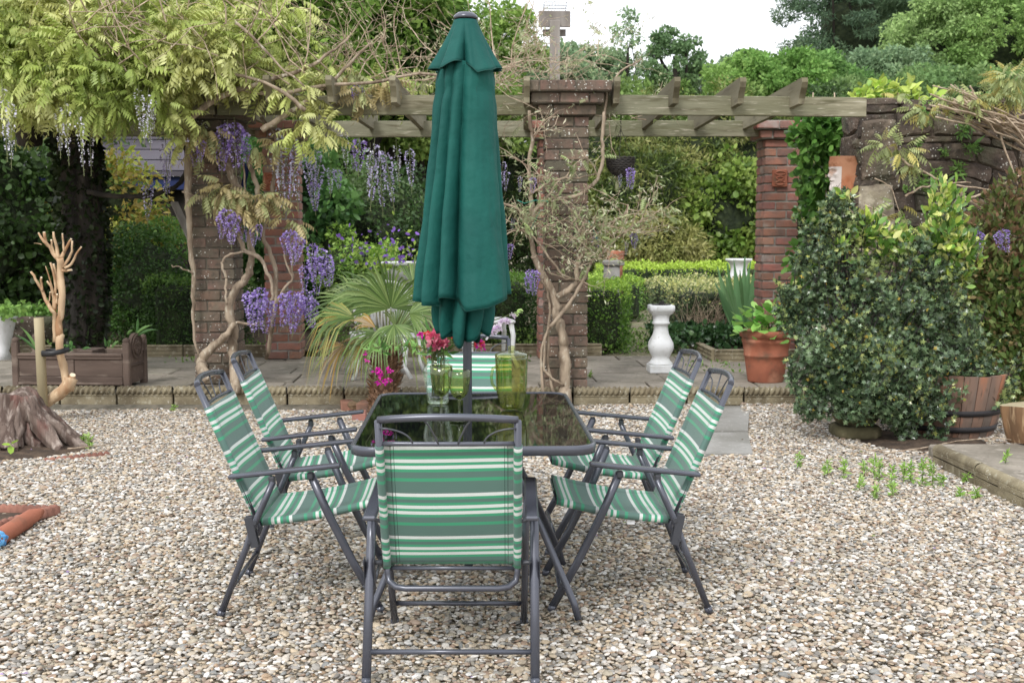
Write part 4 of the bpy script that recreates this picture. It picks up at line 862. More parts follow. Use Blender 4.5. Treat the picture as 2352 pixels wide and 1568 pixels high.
limb([(408, 290), (390, 230), (375, 170), (365, 110)], .018, .009)
limb([(415, 290), (440, 240), (465, 195), (485, 158)], .017, .009)
limb([(405, 300), (370, 250), (352, 200), (350, 165)], .010, .008)
limb([(438, 245), (432, 180), (426, 122)], .010, .007)
limb([(425, 350), (470, 290), (492, 240), (493, 172)], .014, .008)
limb([(440, 355), (485, 330), (520, 260), (555, 212)], .012, .007)
limb([(420, 372), (455, 375), (488, 368)], .013, .009)
limb([(388, 600), (388, 560), (390, 535)], .010, .009)
limb([(330, 590), (340, 550), (342, 520)], .006, .005)
limb([(285, 195), (255, 188), (232, 186)], .004, .002, 'twig', cut=False)
# scalloped clay edging, a corner of it
ce = thing('clay_edging', 'scalloped terracotta lawn edging set in a corner at the left edge of the gravel', 'edging', (-2.4, 5.7, 0))
def clay(a, b):
    a, b = Vector(a), Vector(b); n_ = max(2, int((b - a).length / .035)); m_ = MB(); d = (b - a).normalized(); s_ = Vector((-d.y, d.x, 0)) * .018
    tops = [a.lerp(b, i / (n_ * 4)) + Vector((0, 0, .035 + .012 * abs(math.sin(math.pi * i / 4)))) for i in range(n_ * 4 + 1)]
    vs = []; fs = []
    for p in tops: vs += [p - s_ + Vector((0, 0, -.07)), p - s_ - Vector((0, 0, .006)), p, p + s_ - Vector((0, 0, .006)), p + s_ + Vector((0, 0, -.07))]
    for i in range(len(tops) - 1):
        for k in range(4): fs.append((i * 5 + k, i * 5 + k + 1, i * 5 + 5 + k + 1, i * 5 + 5 + k))
    obj('edging_piece', m_.add(vs, fs, True), M['edge_clay'], ce)
clay((-3.0, 5.98, 0), (-2.48, 5.92, 0)); clay((-2.47, 5.915, 0), (-2.08, 5.86, 0)); clay((-2.06, 5.85, .01), (-2.26, 5.50, 0)); clay((-2.27, 5.49, 0), (-2.50, 5.10, 0))
clay((-2.62, 7.22, -.02), (-2.28, 7.42, -.015)); 
pa, pb = PZ(-40, 1258, .035), PZ(68, 1190, .035)
bp_ = thing('broken_pipe', 'broken terracotta pipe lying on the gravel, wrapped with a light blue rag', 'pipe', (pa + pb) / 2)
d_ = (pb - pa).normalized(); s1 = d_.cross(Vector((0, 0, 1))).normalized(); u1 = s1.cross(d_)
def pipe(u, v): 
    a = 2 * math.pi * u; L_ = (pb - pa).length * (v * (1 + .06 * math.sin(a * 3) * v + (.12 * (1 if math.sin(a + .5) > .1 else -.3)) * v)); return pa + d_ * L_ + (s1 * math.cos(a) + u1 * math.sin(a)) * .031
g = MB(); g.grid(pipe, 40, 12, True, closed=True); o = obj('pipe_shell', g, M['terracotta'], bp_); o.modifiers.new('wall', 'SOLIDIFY').thickness = .009
g = MB(); g.tube([pa, pb - d_ * .05], .022, 12); obj('inner_pipe', g, M['chest'], bp_)
def rag(u, v):
    a = 2 * math.pi * u; return pa + d_ * (.075 + .085 * v + .015 * math.sin(a * 4 + v)) + (s1 * math.cos(a) + u1 * math.sin(a)) * (.040 + .003 * math.sin(a * 9 + v * 7) + .003 * math.sin(a * 4 - v * 9))
g = MB(); g.grid(rag, 48, 12, True, closed=True); o = obj('rag', g, M['cloth'], bp_); o.modifiers.new('cloth', 'SOLIDIFY').thickness = .003
# ================================================================ CARVED WOODEN CHEST PLANTER
cl_, cr2 = PZ(28, 891, .15), PZ(298, 893, .15); ang = math.atan2(cr2.y - cl_.y, cr2.x - cl_.x); Lc = (cr2 - cl_).length
ch = thing('carved_planter', 'old carved dark wooden chest used as a planter, with an arched end board', 'planter', (cl_ + cr2) / 2 + Vector((0, .2, 0))); ch.rotation_euler = (0, 0, 0)
ex = Vector((math.cos(ang), math.sin(ang), 0)); ey = Vector((-math.sin(ang), math.cos(ang), 0)); Mr = Matrix.Rotation(ang, 3, 'Z')
def cb(nm, x0, x1, y0, y1, z0, z1, bev=.006, par=ch):
    g = MB(); c = cl_ + ex * (x0 + x1) / 2 + ey * (y0 + y1) / 2; g.box((c.x, c.y, .15 + (z0 + z1) / 2), (x1 - x0, y1 - y0, z1 - z0), bev=bev, M=Mr); return obj(nm, g, M['chest'], par)
for x in (0, Lc - .055):
    for y_ in (0, .36):
        o = cb('post', x, x + .055, y_, y_ + .055, .0, .375, .008); g = MB(); c = cl_ + ex * (x + .0275) + ey * (y_ + .0275); g.lathe([(.026, .374 + .15), (.03, .385 + .15), (.024, .402 + .15), (.001, .412 + .15)], (c.x, c.y, 0), 12, cap=False); obj('finial', g, M['chest'], o)
cb('top_rail', .057, Lc - .057, -.002, .045, .235, .285); cb('top_moulding', .057, Lc - .057, -.012, .002, .262, .280, .004); cb('bottom_rail', .057, Lc - .057, 0, .045, .025, .095)
cb('muntin', Lc / 2 - .03, Lc / 2 + .03, .002, .04, .097, .233); cb('panel', .058, Lc / 2 - .032, .012, .03, .097, .233, .002); cb('panel', Lc / 2 + .032, Lc - .058, .012, .03, .097, .233, .002)
cb('base_moulding', .057, Lc - .057, -.012, .002, .03, .05, .004); cb('back_board', .057, Lc - .057, .37, .40, .03, .285)
cb('low_board', .5, .63, .10, .36, .255, .30)
cb('end_panel', Lc - .04, Lc - .018, .058, .357, .03, .285); cb('end_rail', Lc - .045, Lc - .008, .058, .357, .165, .19)
for xe, nm in ((Lc - .04, 'arched_end'),):
    pts = [(.058, .28)] + [(.058 + .1495 - .1495 * math.cos(math.pi * i / 16), .30 + .135 * math.sin(math.pi * i / 16)) for i in range(17)] + [(.357, .28)]; k = len(pts)
    vs = [cl_ + ex * (xe + dx) + ey * p[0] + Vector((0, 0, p[1])) for dx in (0, .03) for p in pts]
    g = MB(); g.add(vs, [tuple(range(k))[::-1], tuple(range(k, 2 * k))] + [(i, (i + 1) % k, (i + 1) % k + k, i + k) for i in range(k)]); ar = obj(nm, g, M['chest'], ch)
    cc = cl_ + ex * (xe + .034) + ey * .2075 + Vector((0, 0, .325))
    for r_ in (.105, .062, .022): g = MB(); g.tube([cc + ey * math.cos(a * math.pi / 14) * r_ + Vector((0, 0, math.sin(a * math.pi / 14) * r_ * .9)) for a in range(29)], .006, 6, cap=False); obj('carved_ring', g, M['chest'], ar)
    for a in range(10): g = MB(); a_ = a * math.pi / 5; v_ = ey * math.cos(a_) + Vector((0, 0, math.sin(a_) * .9)); g.tube([cc + v_ * .026, cc + v_ * .042, cc + v_ * .058], [.004, .011, .004], 6); obj('carved_petal', g, M['chest'], ar)
c = cl_ + ex * Lc / 2 + ey * .2; g = MB(); g.box((c.x, c.y, .15 + .12), (Lc - .12, .34, .2), M=Mr); obj('soil', g, M['soil'], ch)
def blade(parent, base, tip, w, m, cols, nm='blade', bend=.1, seg=6):
    b, t_ = Vector(base), Vector(tip); d = t_ - b; s_ = d.cross(Vector((0, 1, 0)));
    s_ = (s_.normalized() if s_.length > 1e-4 else Vector((1, 0, 0))) ; s_ = (s_ + Vector((random.uniform(-.4, .4), random.uniform(-.5, .5), 0))).normalized(); vs = []
    out = Vector((d.x, d.y, 0)); out = out.normalized() if out.length > 1e-3 else Vector((0, 0, 0))
    for i in range(seg + 1):
        f = i / seg; p = b.lerp(t_, f) + Vector((0, 0, bend * d.length * math.sin(math.pi * f))); ww = w * (1 - f ** 3) * (.75 + .5 * math.sin(math.pi * min(1, f * 1.2))); nn = s_.cross(d).normalized() * w * .25
        vs += [p - s_ * ww / 2 + nn, p - nn * .3, p + s_ * ww / 2 + nn]
    F = []
    for i in range(seg):
        for k in (0, 1): a = i * 3 + k; F += [(a, a + 1, a + 4), (a, a + 4, a + 3)]
    c_ = random.choice(cols); j = random.uniform(.8, 1.2); return put(nm, tri_mesh(nm, [tuple(v) for v in vs], F, np.tile(np.array(c_) * j, (len(vs), 1)), True), m, parent)
GB = [(.16, .30, .09), (.22, .38, .12), (.10, .22, .07)]
bx = thing('bulb_leaves', 'sparse green strap leaves growing out of the carved wooden planter', 'plant', c + Vector((0, 0, .2)))
for (ax, ay), (tx, ty) in [((240, 910), (100, 812)), ((250, 905), (138, 755)), ((935, 790), (942, 690)), ((930, 800), (1045, 745)), ((940, 815), (1080, 778)), ((720, 890), (710, 828)), ((735, 890), (760, 845)), ((760, 895), (815, 850)), ((745, 890), (735, 850)), ((560, 915), (620, 902)), ((870, 810), (905, 780))]:
    blade(bx, C4(ax, ay, 9.72), C4(tx, ty, 9.68), .02, M['leaf'], GB)
P_ = np.array([C4(random.uniform(440, 500), random.uniform(875, 915), 9.65) for _ in range(40)]); leaves('leaves', bx, M['leaf'], P_, unit(40), .035, GB)
# ================================================================ POT WITH HYDRANGEA, SUNDIAL PEDESTAL
pt_ = Vector((2.50, 9.80, .15))
po = thing('terracotta_pot', 'large plain terracotta flower pot with thick rim on the patio at right', 'pot', pt_)
g = MB(); g.lathe([(.145, 0), (.150, .01), (.172, .16), (.180, .215), (.186, .219), (.186, .235), (.182, .239), (.197, .33), (.203, .335), (.206, .36), (.200, .365), (.203, .375), (.222, .385), (.226, .425), (.222, .437), (.200, .437), (.19, .40), (.001, .40)], pt_, 40); obj('pot_body', g, M['terracotta'], po)
g = MB(); g.lathe([(.19, .402), (.001, .412)], pt_, 20); obj('soil', g, M['soil'], po)
hy = thing('hydrangea', 'young hydrangea with broad light green leaves in the terracotta pot', 'plant', pt_ + Vector((0, 0, .4)))
HY = [(.22, .40, .09), (.30, .50, .14), (.15, .32, .07)]
for i in range(120):
    a = random.uniform(0, 6.28); r_ = random.uniform(.02, .29); zz = random.uniform(.42, .66) - r_ * .25; p = pt_ + Vector((math.cos(a) * r_, math.sin(a) * r_, zz)); D = np.array([[math.cos(a), math.sin(a), random.uniform(-.3, .7)]]) + RNG.normal(0, .3, (1, 3))
    V, F, C_ = scatter(ROUND, np.array([p]), D, random.uniform(.07, .125), palette(HY, 1), roll=.7); put('leaf', tri_mesh('leaf', V, F, C_), M['leaf'], hy)
g = MB(); [g.tube([pt_ + Vector((random.uniform(-.05, .05), random.uniform(-.05, .05), .40)), pt_ + Vector((random.uniform(-.2, .2), random.uniform(-.2, .2), .58))], .004, 5) for _ in range(14)]; obj('stems', g, M['green_twig'], hy)
sp_ = Vector((1.72, 10.50, .15))
sb = thing('sundial_pedestal', 'white painted stone baluster pedestal with a small sundial on top, standing on the patio', 'pedestal', sp_); sb.rotation_euler = (0, 0, 0)
sq = lambda nm, pr, s_=1.0: obj(nm, MB().lathe(pr, sp_, 40, sq=s_), M['white_paint'], sb)
k_ = 1.0
g = MB(); g.box(sp_ + Vector((0, 0, .035)), (.222, .222, .07), bev=.005); obj('plinth', g, M['white_paint'], sb)
sq('shaft', [(.108, .07), (.105, .085), (.085, .105), (.078, .12), (.075, .135), (.088, .16), (.108, .20), (.114, .235), (.108, .27), (.09, .305), (.072, .34), (.062, .385), (.060, .425), (.070, .432), (.078, .438), (.078, .452), (.070, .458), (.072, .50), (.078, .512), (.08, .52)], .12)
g = MB(); g.lathe([(.080, .52), (.098, .535), (.104, .55), (.112, .555), (.112, .60), (.105, .606), (.02, .607)], sp_, 40, sq=1.0); obj('cap', g, M['white_paint'], sb)
g = MB(); g.lathe([(.085, .606), (.085, .613), (.001, .613)], sp_, 28); g.add([sp_ + Vector(v) for v in ((-.03, 0, .613), (.03, 0, .613), (.022, 0, .650), (-.03, .004, .613), (.03, .004, .613), (.022, .004, .650))], [(0, 1, 2), (3, 5, 4), (0, 3, 4, 1), (1, 4, 5, 2), (2, 5, 3, 0)]); g.tube([sp_ + Vector((-.012, 0, .61)), sp_ + Vector((-.012, 0, .64))], .007, 8); obj('sundial', g, M['iron'], sb)
# ================================================================ HANGING BASKET, MASK POT, PLAQUES, BIRD TABLE
bk = PY(1425, 384, 9.46)
hb = thing('hanging_basket', 'empty dark wicker hanging basket on chains under the pergola beam', 'basket', bk)
for k in range(11):
    v = k / 10; z = .072 - .135 * v; r_ = .110 * math.sqrt(max(.02, 1 - (max(0, v - .12) / .95) ** 2.1)); g = MB()
    g.tube([bk + Vector((math.cos(a * math.pi / 24) * r_, math.sin(a * math.pi / 24) * r_, z + .004 * math.sin(a * 1.9 + k * 2.6))) for a in range(49)], .0075, 6, cap=False); obj('wicker_band', g, M['wicker'], hb)
g = MB(); g.lathe([(.03, -.068), (.065, -.055), (.09, -.028), (.102, .005), (.107, .066), (.100, .066), (.09, 0), (.001, -.03)], bk, 24); obj('liner', g, M['iron'], hb)
hk = PY(1429, 262, 9.52); g = MB()
for a in (0.3, 2.4, 4.5): g.tube([bk + Vector((math.cos(a) * .108, math.sin(a) * .108, .07)), bk + Vector((0, 0, .30))], .0022, 5)
for i in range(9): z = .30 + i * .024; g.tube([bk + Vector((.006 * math.cos(a * 1.26 + i), .006 * math.sin(a * 1.26 + i) * (i % 2), z + .013 * math.sin(a * 1.26))) for a in range(6)], .002, 4)
g.tube([bk + Vector((0, 0, .51)), hk], .002, 5); obj('chain', g, M['iron'], hb)
mk = Vector((3.13, 9.98, 1.86))
ms = thing('face_wall_pot', 'tapered terracotta wall pot with whitewashed bearded face on the stone wall end', 'wall pot', mk)
Fd = Vector((-.97, -.24, 0)); Sd = Vector((-.24, .97, 0)) * -1      # the face looks left; Sd points to the garden side
gs = lambda x, w: math.exp(-(x / w) ** 2)
def face_relief(h, th):
    e = abs(th)
    return (.034 * gs(h - .018, .020) * gs(th, .16) + .020 * gs(h - .048, .024) * gs(th, .12) + .012 * gs(h - .082, .014) * gs(th, .55) - .014 * gs(h - .060, .012) * gs(e - .42, .20)
            + .010 * gs(h - .030, .020) * gs(e - .62, .2) + .016 * gs(h + .014, .011) * gs(th, .42) - .008 * gs(h + .030, .006) * gs(th, .22) + .010 * gs(h + .040, .008) * gs(th, .2) + (.024 + .003 * math.sin(th * 24 + h * 60)) * gs(h + .088, .045) * gs(th, .55)
            + (.010 + .004 * math.sin(th * 17) * math.cos(h * 110)) * gs(h - .120, .03) * gs(th, 1.0))
def mkf(u, v):
    th = R(-112) + R(224) * u; h = .185 - .37 * v; r = .088 - .040 * max(0, v - .05) ** 1.6 - .028 * max(0, (v - .88) / .12) ** 2; k = 1 / max(.62, abs(math.cos(th))) if abs(th) > R(60) else 1.0
    p = Fd * math.cos(th) * (r * 1.0) + Sd * math.sin(th) * r + (Vector((.06, 0, 0)) * max(0, (abs(th) - R(70)) / R(42)) * 1.5)
    return mk + Vector((.02, 0, h)) + p + (Fd * math.cos(th) + Sd * math.sin(th)) * face_relief(h, th)
g = MB(); g.grid(mkf, 110, 90, True); body = obj('pot_body', g, M['mask_clay'], ms); body.modifiers.new('wall', 'SOLIDIFY').thickness = -.008
def mkface(u, v):
    th = R(-68) + R(136) * u; p = mkf((th + R(112)) / R(224), .24 + .60 * v); return p + (Fd * math.cos(th) + Sd * math.sin(th)) * .0022
g = MB(); g.grid(mkface, 60, 60, True); obj('painted_face', g, M['mask_face'], ms)
g = MB(); g.box(mk + Vector((.10, 0, 0)), (.02, .14, .36), bev=.01); obj('back_plate', g, M['mask_clay'], ms)
def plaque(lbl, c):
    t = thing('clay_plaque', lbl, 'plaque', c, 'clay plaques on the red pillars'); g = MB(); g.box(c, (.15, .03, .17), bev=.008); obj('tile', g, M['terracotta'], t)
    for zz, w, rr in ((.05, .05, .012), (.0, .035, .014), (-.045, .045, .012)):
        g = MB(); g.tube([c + Vector((w * math.cos(a * .6), -.018, zz + .018 * math.sin(a * .6))) for a in range(11)], rr * .6, 6); obj('relief', g, M['terracotta'], t)
plaque('small square terracotta relief plaque on the red pillar behind the pot', Vector((3.03, 11.48, 1.93)))
plaque('terracotta relief plaque high on the red pillar among the wisteria branches', Vector((-1.93, 11.64, 1.90)))
bt = Vector((.905, 12.6, .14))
bb = thing('bird_table_post', 'tall grey wooden post with crossboards and a wire tray on top, rising behind the pillar', 'bird table', bt)
g = MB(); g.box(bt + Vector((0, 0, 1.74)), (.105, .08, 3.48), bev=.004); obj('post', g, M['post_wood'], bb)
zt = PY(1274, 42, 12.6).z; g = MB(); g.box((bt.x, bt.y + .06, zt), (.335, .035, .165), bev=.003); obj('crossboard', g, M['post_wood'], bb)
g = MB(); g.box((bt.x + .005, bt.y + .16, zt - .125), (.245, .03, .07), bev=.003); obj('crossboard', g, M['post_wood'], bb)
g = MB()
for i in range(9):
    x = bt.x - .115 + i * .029
    for yy in (-.06, .12): g.tube([(x, bt.y + yy, zt + .08), (x, bt.y + yy, zt + .155)], .0022, 4)
for zz in (.085, .12, .155): g.tube([(bt.x - .115, bt.y - .06, zt + zz), (bt.x + .117, bt.y - .06, zt + zz), (bt.x + .117, bt.y + .12, zt + zz), (bt.x - .115, bt.y + .12, zt + zz), (bt.x - .115, bt.y - .06, zt + zz)], .003, 4)
obj('wire_tray', g, M['wire'], bb)
# ================================================================ HALF BARREL, LOG, STONE PLANTER
bc = Vector((3.36, 8.12, .0))
hb_ = thing('half_barrel', 'weathered oak half barrel planter with rusty black hoops behind the holly', 'barrel', bc)
ns = 26; pf = lambda z: .315 + .105 * (z / .44) ** .8 - .0
for i in range(ns):
    a0, a1 = 2 * math.pi * (i + .03) / ns, 2 * math.pi * (i + .97) / ns; vs = []; zs = (.0, .12, .28, .44 + random.uniform(-.006, .006)); g = MB()
    for z in zs:
        for a, dr in ((a0, 0), (a1, 0), (a1, -.022), (a0, -.022)): r_ = pf(z) + dr; vs.append(bc + Vector((math.cos(a) * r_, math.sin(a) * r_, z)))
    fs = [(4 * k + j, 4 * k + (j + 1) % 4, 4 * k + 4 + (j + 1) % 4, 4 * k + 4 + j) for k in range(3) for j in range(4)] + [(3, 2, 1, 0), (12, 13, 14, 15)]
    g.add(vs, fs); obj('stave', g, M['barrel'], hb_)
for z0_, z1_ in ((.045, .085), (.16, .20)):
    g = MB(); g.lathe([(pf(z0_) + .001, z0_), (pf(z0_) + .004, z0_), (pf(z1_) + .004, z1_), (pf(z1_) + .001, z1_)], bc, 48, smooth=True, cap=False); obj('hoop', g, M['hoop'], hb_)
g = MB(); g.lathe([(.39, .37), (.001, .39)], bc, 24); obj('soil', g, M['soil'], hb_)
lg = Vector((3.56, 7.22, .08)); lo_ = thing('cut_log', 'short sawn log with stringy bark on the step at the right edge', 'log', lg)
def lgf(u, v): a = 2 * math.pi * u; r = (.20 - .055 * v ** 1.6) * (1 + .05 * math.sin(a * 3 + 1) + .02 * math.sin(a * 11 + v * 3)); return lg + Vector((math.cos(a) * r, math.sin(a) * r, .235 * (1 - v) + .012 * math.sin(a * 2)))
g = MB(); g.grid(lgf, 44, 10, True, closed=True); obj('bark', g, mat('stringy_bark', srgb(158, 122, 88), .85, var=[(9, srgb(110, 84, 60), .4, .6), (30, srgb(196, 168, 132), .56, .72)], bump=[(40, .006)], stretch=(1, 1, .12)), lo_)
g = MB(); tp = [lgf(i / 44, 0) for i in range(44)]; g.add(tp + [lg + Vector((0, 0, .25))], [(44, i, (i + 1) % 44) for i in range(44)]); obj('sawn_top', g, M['stake'], lo_)
hc = Vector((2.66, 7.95, 0)); sp2 = thing('stone_planter', 'squat mossy stone planter at the foot of the holly bush', 'planter', hc)
ms_ = mat('mossy_stone', srgb(104, 98, 72), .95, var=[(6, srgb(76, 72, 50), .4, .62), (14, srgb(126, 118, 90), .55, .7)], bump=[(20, .01)])
g = MB(); g.lathe([(.145, 0), (.155, .02), (.155, .06), (.14, .085)], hc, 16, sq=.5); obj('foot', g, ms_, sp2); g = MB(); g.lathe([(.12, .088), (.15, .12), (.165, .17), (.165, .23), (.13, .235)], hc, 8, smooth=False); obj('bowl', g, ms_, sp2)
# bricks and rubble round the palm foot
for i, (px, py, w, a, key) in enumerate(((797, 941, .20, .15, 'orange'), (838, 944, .20, -.1, 'red'), (826, 962, .21, .05, 'dark'))):
    q = PZ(px, py, .0); q.z = .04 if i < 2 else .02; b = MB(); b.box(q, (w * .5, .2, .075), rz=a, bev=.008); o = obj('loose_brick', b, M['red_brick']); tag(o, ('loose orange brick set on edge by the palm foot, left of the other', 'loose red brick by the palm foot, touching the table corner', 'half sunk loose brick lowest by the palm foot')[i], 'brick', 'loose bricks round the palm')
for i, (px, py, s_) in enumerate(((800, 916, .10), (832, 918, .12), (786, 905, .05), (812, 930, .06))):
    q = PZ(px, py, .05); bm = bmesh.new(); bmesh.ops.create_icosphere(bm, subdivisions=2, radius=1)
    for v in bm.verts: v.co = v.co * (1 + .3 * mno.noise(v.co * 1.2 + Vector((i * 7, 0, 0)))); v.co = Vector((v.co.x * s_, v.co.y * s_ * .7, v.co.z * s_ * .55)) + q
    me = bpy.data.meshes.new('rock'); bm.to_mesh(me); bm.free(); o = put('rock', me, mat('rock_%d' % i, srgb(142, 118, 92), .9, var=[(8, srgb(104, 84, 66), .4, .6)], bump=[(18, .01)]))
    tag(o, ('rough brown rock at the left of the palm foot', 'larger rough rock just left of the palm trunk', 'smallest rock at the kerb left of the palm', 'flat rock between the loose bricks and the palm')[i], 'rock', 'rocks round the palm foot')
# weeds in the gravel
WD = [(.22, .36, .08), (.30, .44, .12), (.16, .28, .06)]
wl_ = [((2140, 1118), .13), ((2117, 1118), .14), ((2090, 1110), .11), ((2075, 1108), .10), ((2047, 1122), .12), ((2020, 1104), .11), ((2008, 1098), .12), ((1985, 1092), .07), ((1938, 1098), .11), ((1900, 1092), .08), ((1833, 1075), .09), ((1975, 1128), .07), ((2050, 1142), .07), ((2012, 1148), .06), ((2205, 1146), .05), ((2240, 1148), .05), ((2165, 1118), .06), ((2220, 1108), .045), ((2310, 1063), .06), ((205, 1032), .09), ((190, 1022), .06), ((400, 945), .04), ((1355, 868), .05), ((1720, 838), .16)]
names_ = ['tallest upright weed at the right end of the row in the gravel', 'tall upright weed second from the right end of the row', 'bushy weed in the middle of the gravel row', 'bushy weed touching the middle clump on its left', 'slim weed standing forward of the row', 'short weed behind the slim one in the row', 'taller weed at the left of the main row', 'tiny weed left of the main row', 'bright upright weed by itself left of the row', 'small lone weed farther left in the gravel', 'leftmost thin weed towards the concrete slab', 'low weed nearest below the left half of the row', 'low spreading weed below the row', 'lowest small weed in the right hand gravel', 'tiny sprout in the gravel near the right edge', 'tiny sprout farthest right in the gravel', 'low weed right of the tallest one', 'flat weed near the right step', 'weed growing out of the right step paving', 'feathery weed in the gravel beside the tree stump', 'small weed next to the feathery one by the stump', 'small weed at the foot of the kerb on the left', 'tiny weed on the patio by the middle pillar', 'upright weed in a patio joint beside the terracotta pot']
for ((px, py), h_), lb in zip(wl_, names_):
    zz = .15 if py < 900 else (.085 if px > 2300 else 0); q = PZ(px, py, zz); w = thing('weed', lb, 'weed', q, 'weeds in the gravel and paving')
    g = MB(); g.tube([q, q + Vector((random.uniform(-.01, .01), 0, h_))], .0018, 4); obj('stem', g, M['green_twig'], w)
    n_ = int(18 + h_ * 260); f_ = RNG.random(n_) ** .8; P_ = np.array([q]) + np.stack([RNG.normal(0, .002, n_), RNG.normal(0, .002, n_), f_ * h_], 1); U_ = unit(n_); U_[:, 2] = np.abs(U_[:, 2]) * .5 + .3
    leaves('leaves', w, M['leaf'], P_, U_, .036, WD, NARROW, 0, sj=.2)
# a dry stick or two
for pts, lb in (([(1385 + 660, 1038), (2110, 1030), (2200, 1012), (2290, 1005), (2340, 1012)], 'long thin dry stick lying across the right step edge'), ([(155, 1030), (200, 1026), (262, 1018)], 'short dry twig on the gravel beside the stump'), ([(1912, 1000), (1935, 1018), (1990, 1032), (2030, 1034)], 'curved dry stick at the foot of the stone planter')):
    P_ = [PZ(x, y, .02 if y > 1020 or x < 400 else .10 if x > 2200 else .02) for x, y in pts]; g = MB(); g.tube(P_, .004, 5); tag(obj('dry_stick', g, M['twig']), lb, 'stick', 'dry sticks')
# ================================================================ PALM
pc = PY(880, 905, 9.02); pc.z = .0
pal = thing('fan_palm', 'small fan palm with shaggy brown trunk growing in front of the kerb', 'palm', pc)
th_ = PY(890, 800, 9.02); g = MB(); base_ = Vector((pc.x - .01, 9.02, .0)); topp = Vector((th_.x, 9.02, .56))
def ptr(u, v): a = 2 * math.pi * u; c = base_.lerp(topp, v); r = .105 - .025 * v + .010 * math.sin(a * 9 + v * 60) + .008 * math.sin(a * 5 - v * 37); return c + Vector((math.cos(a) * r, math.sin(a) * r, 0))
g.grid(ptr, 40, 40, True, closed=True); fb = mat('palm_fibre', srgb(128, 98, 76), .95, var=[(12, srgb(86, 62, 48), .4, .6), (40, srgb(168, 136, 110), .55, .7)], bump=[(60, .01)], stretch=(1, 1, .3)); trk = obj('trunk', g, fb, pal)
n_ = 500; a_ = RNG.uniform(0, 6.28, n_); f_ = RNG.random(n_); P_ = np.array(base_)[None] * (1 - f_[:, None]) + np.array(topp)[None] * f_[:, None] + np.stack([np.cos(a_), np.sin(a_), np.zeros(n_)], 1) * .09
V, F, C_ = scatter(NARROW, P_, np.stack([np.cos(a_) * .7, np.sin(a_) * .7, RNG.uniform(.2, 1.2, n_)], 1), RNG.uniform(.03, .08, n_), palette([(.20, .12, .07), (.30, .20, .13), (.12, .07, .04)], n_)); put('fibres', tri_mesh('fibres', V, F, C_), M['petal'], pal, kind='stuff')
PG = [(.08, .14, .035), (.13, .21, .055), (.20, .28, .09)]; PB = [(.42, .26, .07), (.36, .24, .12), (.5, .40, .26)]; PY_ = [(.34, .34, .10), (.22, .28, .08), (.40, .30, .08)]
def frond(c, aim, up, r, cols, spread=150, n=30, droop=.25, petiole=None, fold=.12, lbl=None):
    """a fan: leaflets radiating from c; aim = middle direction"""
    c = Vector(c); aim = Vector(aim).normalized(); nrm = Vector(up).normalized(); sd_ = aim.cross(nrm).normalized(); V, F, C_ = [], [], []
    if petiole: g = MB(); p0 = Vector(petiole); g.tube([p0, p0.lerp(c, .5) + Vector((0, 0, -.02)), c], [.008, .006, .005], 6); fr = obj('frond', g, M['green_twig'], pal)
    else: g = MB(); g.tube([c, c + aim * .01], .005, 6); fr = obj('frond', g, M['green_twig'], pal)
    if lbl: fr['label'] = lbl
    for i in range(n):
        a = R(-spread / 2 + spread * i / (n - 1)); d = aim * math.cos(a) + sd_ * math.sin(a); L_ = r * .88 * random.uniform(.86, 1.2) * (1 - .25 * (abs(a) / R(spread / 2)) ** 2); w = L_ * math.sin(R(spread / n)) * .34 + .005
        cl = np.array(random.choice(cols)) * random.uniform(.8, 1.2); wd = nrm.cross(d).normalized(); b = len(V); k = random.uniform(.5, 1.5)
        for s_, ww in ((.02, .10), (.35, .75), (.62, 1.0), (.85, .7), (1.0, .06)):
            p = c + d * L_ * s_ - Vector((0, 0, droop * L_ * k * max(0, s_ - .45) ** 2 * 2.2)) 
            zz = fold * w * ww
            V += [tuple(p - wd * w * ww * .5 + nrm * zz), tuple(p - nrm * zz), tuple(p + wd * w * ww * .5 + nrm * zz)]; t_ = 1 if s_ < .9 or cols is not PG else .9; C_ += [tuple(cl * t_)] * 3
        for j in range(4):
            for q in (0, 1): x = b + j * 3 + q; F += [(x, x + 1, x + 4), (x, x + 4, x + 3)]
    put('leaflets', tri_mesh('leaflets', V, F, C_), M['leaf'], fr)
def PP(x, y, yy=9.0): return PY(x, y, yy)
cr_ = topp + Vector((0, 0, .02))
frond(PP(898, 708, 8.9), (-.05, -.25, 1), (0, -1, -.25), .48, PG, 200, 38, .3, cr_, lbl='large upright fan facing the camera')
frond(PP(885, 690, 9.15), (-1, -.1, .45), (.3, -.8, .5), .50, PG, 130, 28, .5, cr_)
frond(PP(950, 660, 9.1), (.7, .1, .7), (-.3, -.9, .2), .42, PG, 150, 30, .5, cr_)
frond(PP(815, 730, 8.9), (-1, -.2, .30), (.1, -.6, .8), .44, PG[:2] + PY_[:1], 110, 24, .9, cr_)
frond(PP(940, 720, 8.85), (1, -.3, .25), (-.1, -.7, .7), .40, PG, 140, 26, .9, cr_)
frond(PP(905, 745, 8.8), (.1, -.6, -.5), (0, -.7, .7), .26, PG, 160, 24, .5, cr_)
frond(PP(870, 765, 8.85), (-.6, -.5, -.2), (0, -.6, .8), .34, PG, 140, 24, 1.1, cr_)
frond(PP(830, 700, 9.3), (-.7, .3, .7), (.4, -.8, .3), .46, PG, 130, 26, .4, cr_)
frond(PP(790, 728, 9.05), (-1, 0, -.12), (.1, -.5, .85), .36, PY_, 100, 20, 1.7, cr_, lbl='yellowing drooping fan on the left')
frond(PP(862, 752, 8.75), (-1, -.3, .75), (0, -.8, .6), .22, PB, 60, 12, .3, cr_, lbl='withered orange fan')
frond(PP(790, 792, 9.0), (-1, -.1, .1), (0, -.6, .8), .26, PB, 50, 14, .5, cr_, lbl='dead brown fan low on the left')
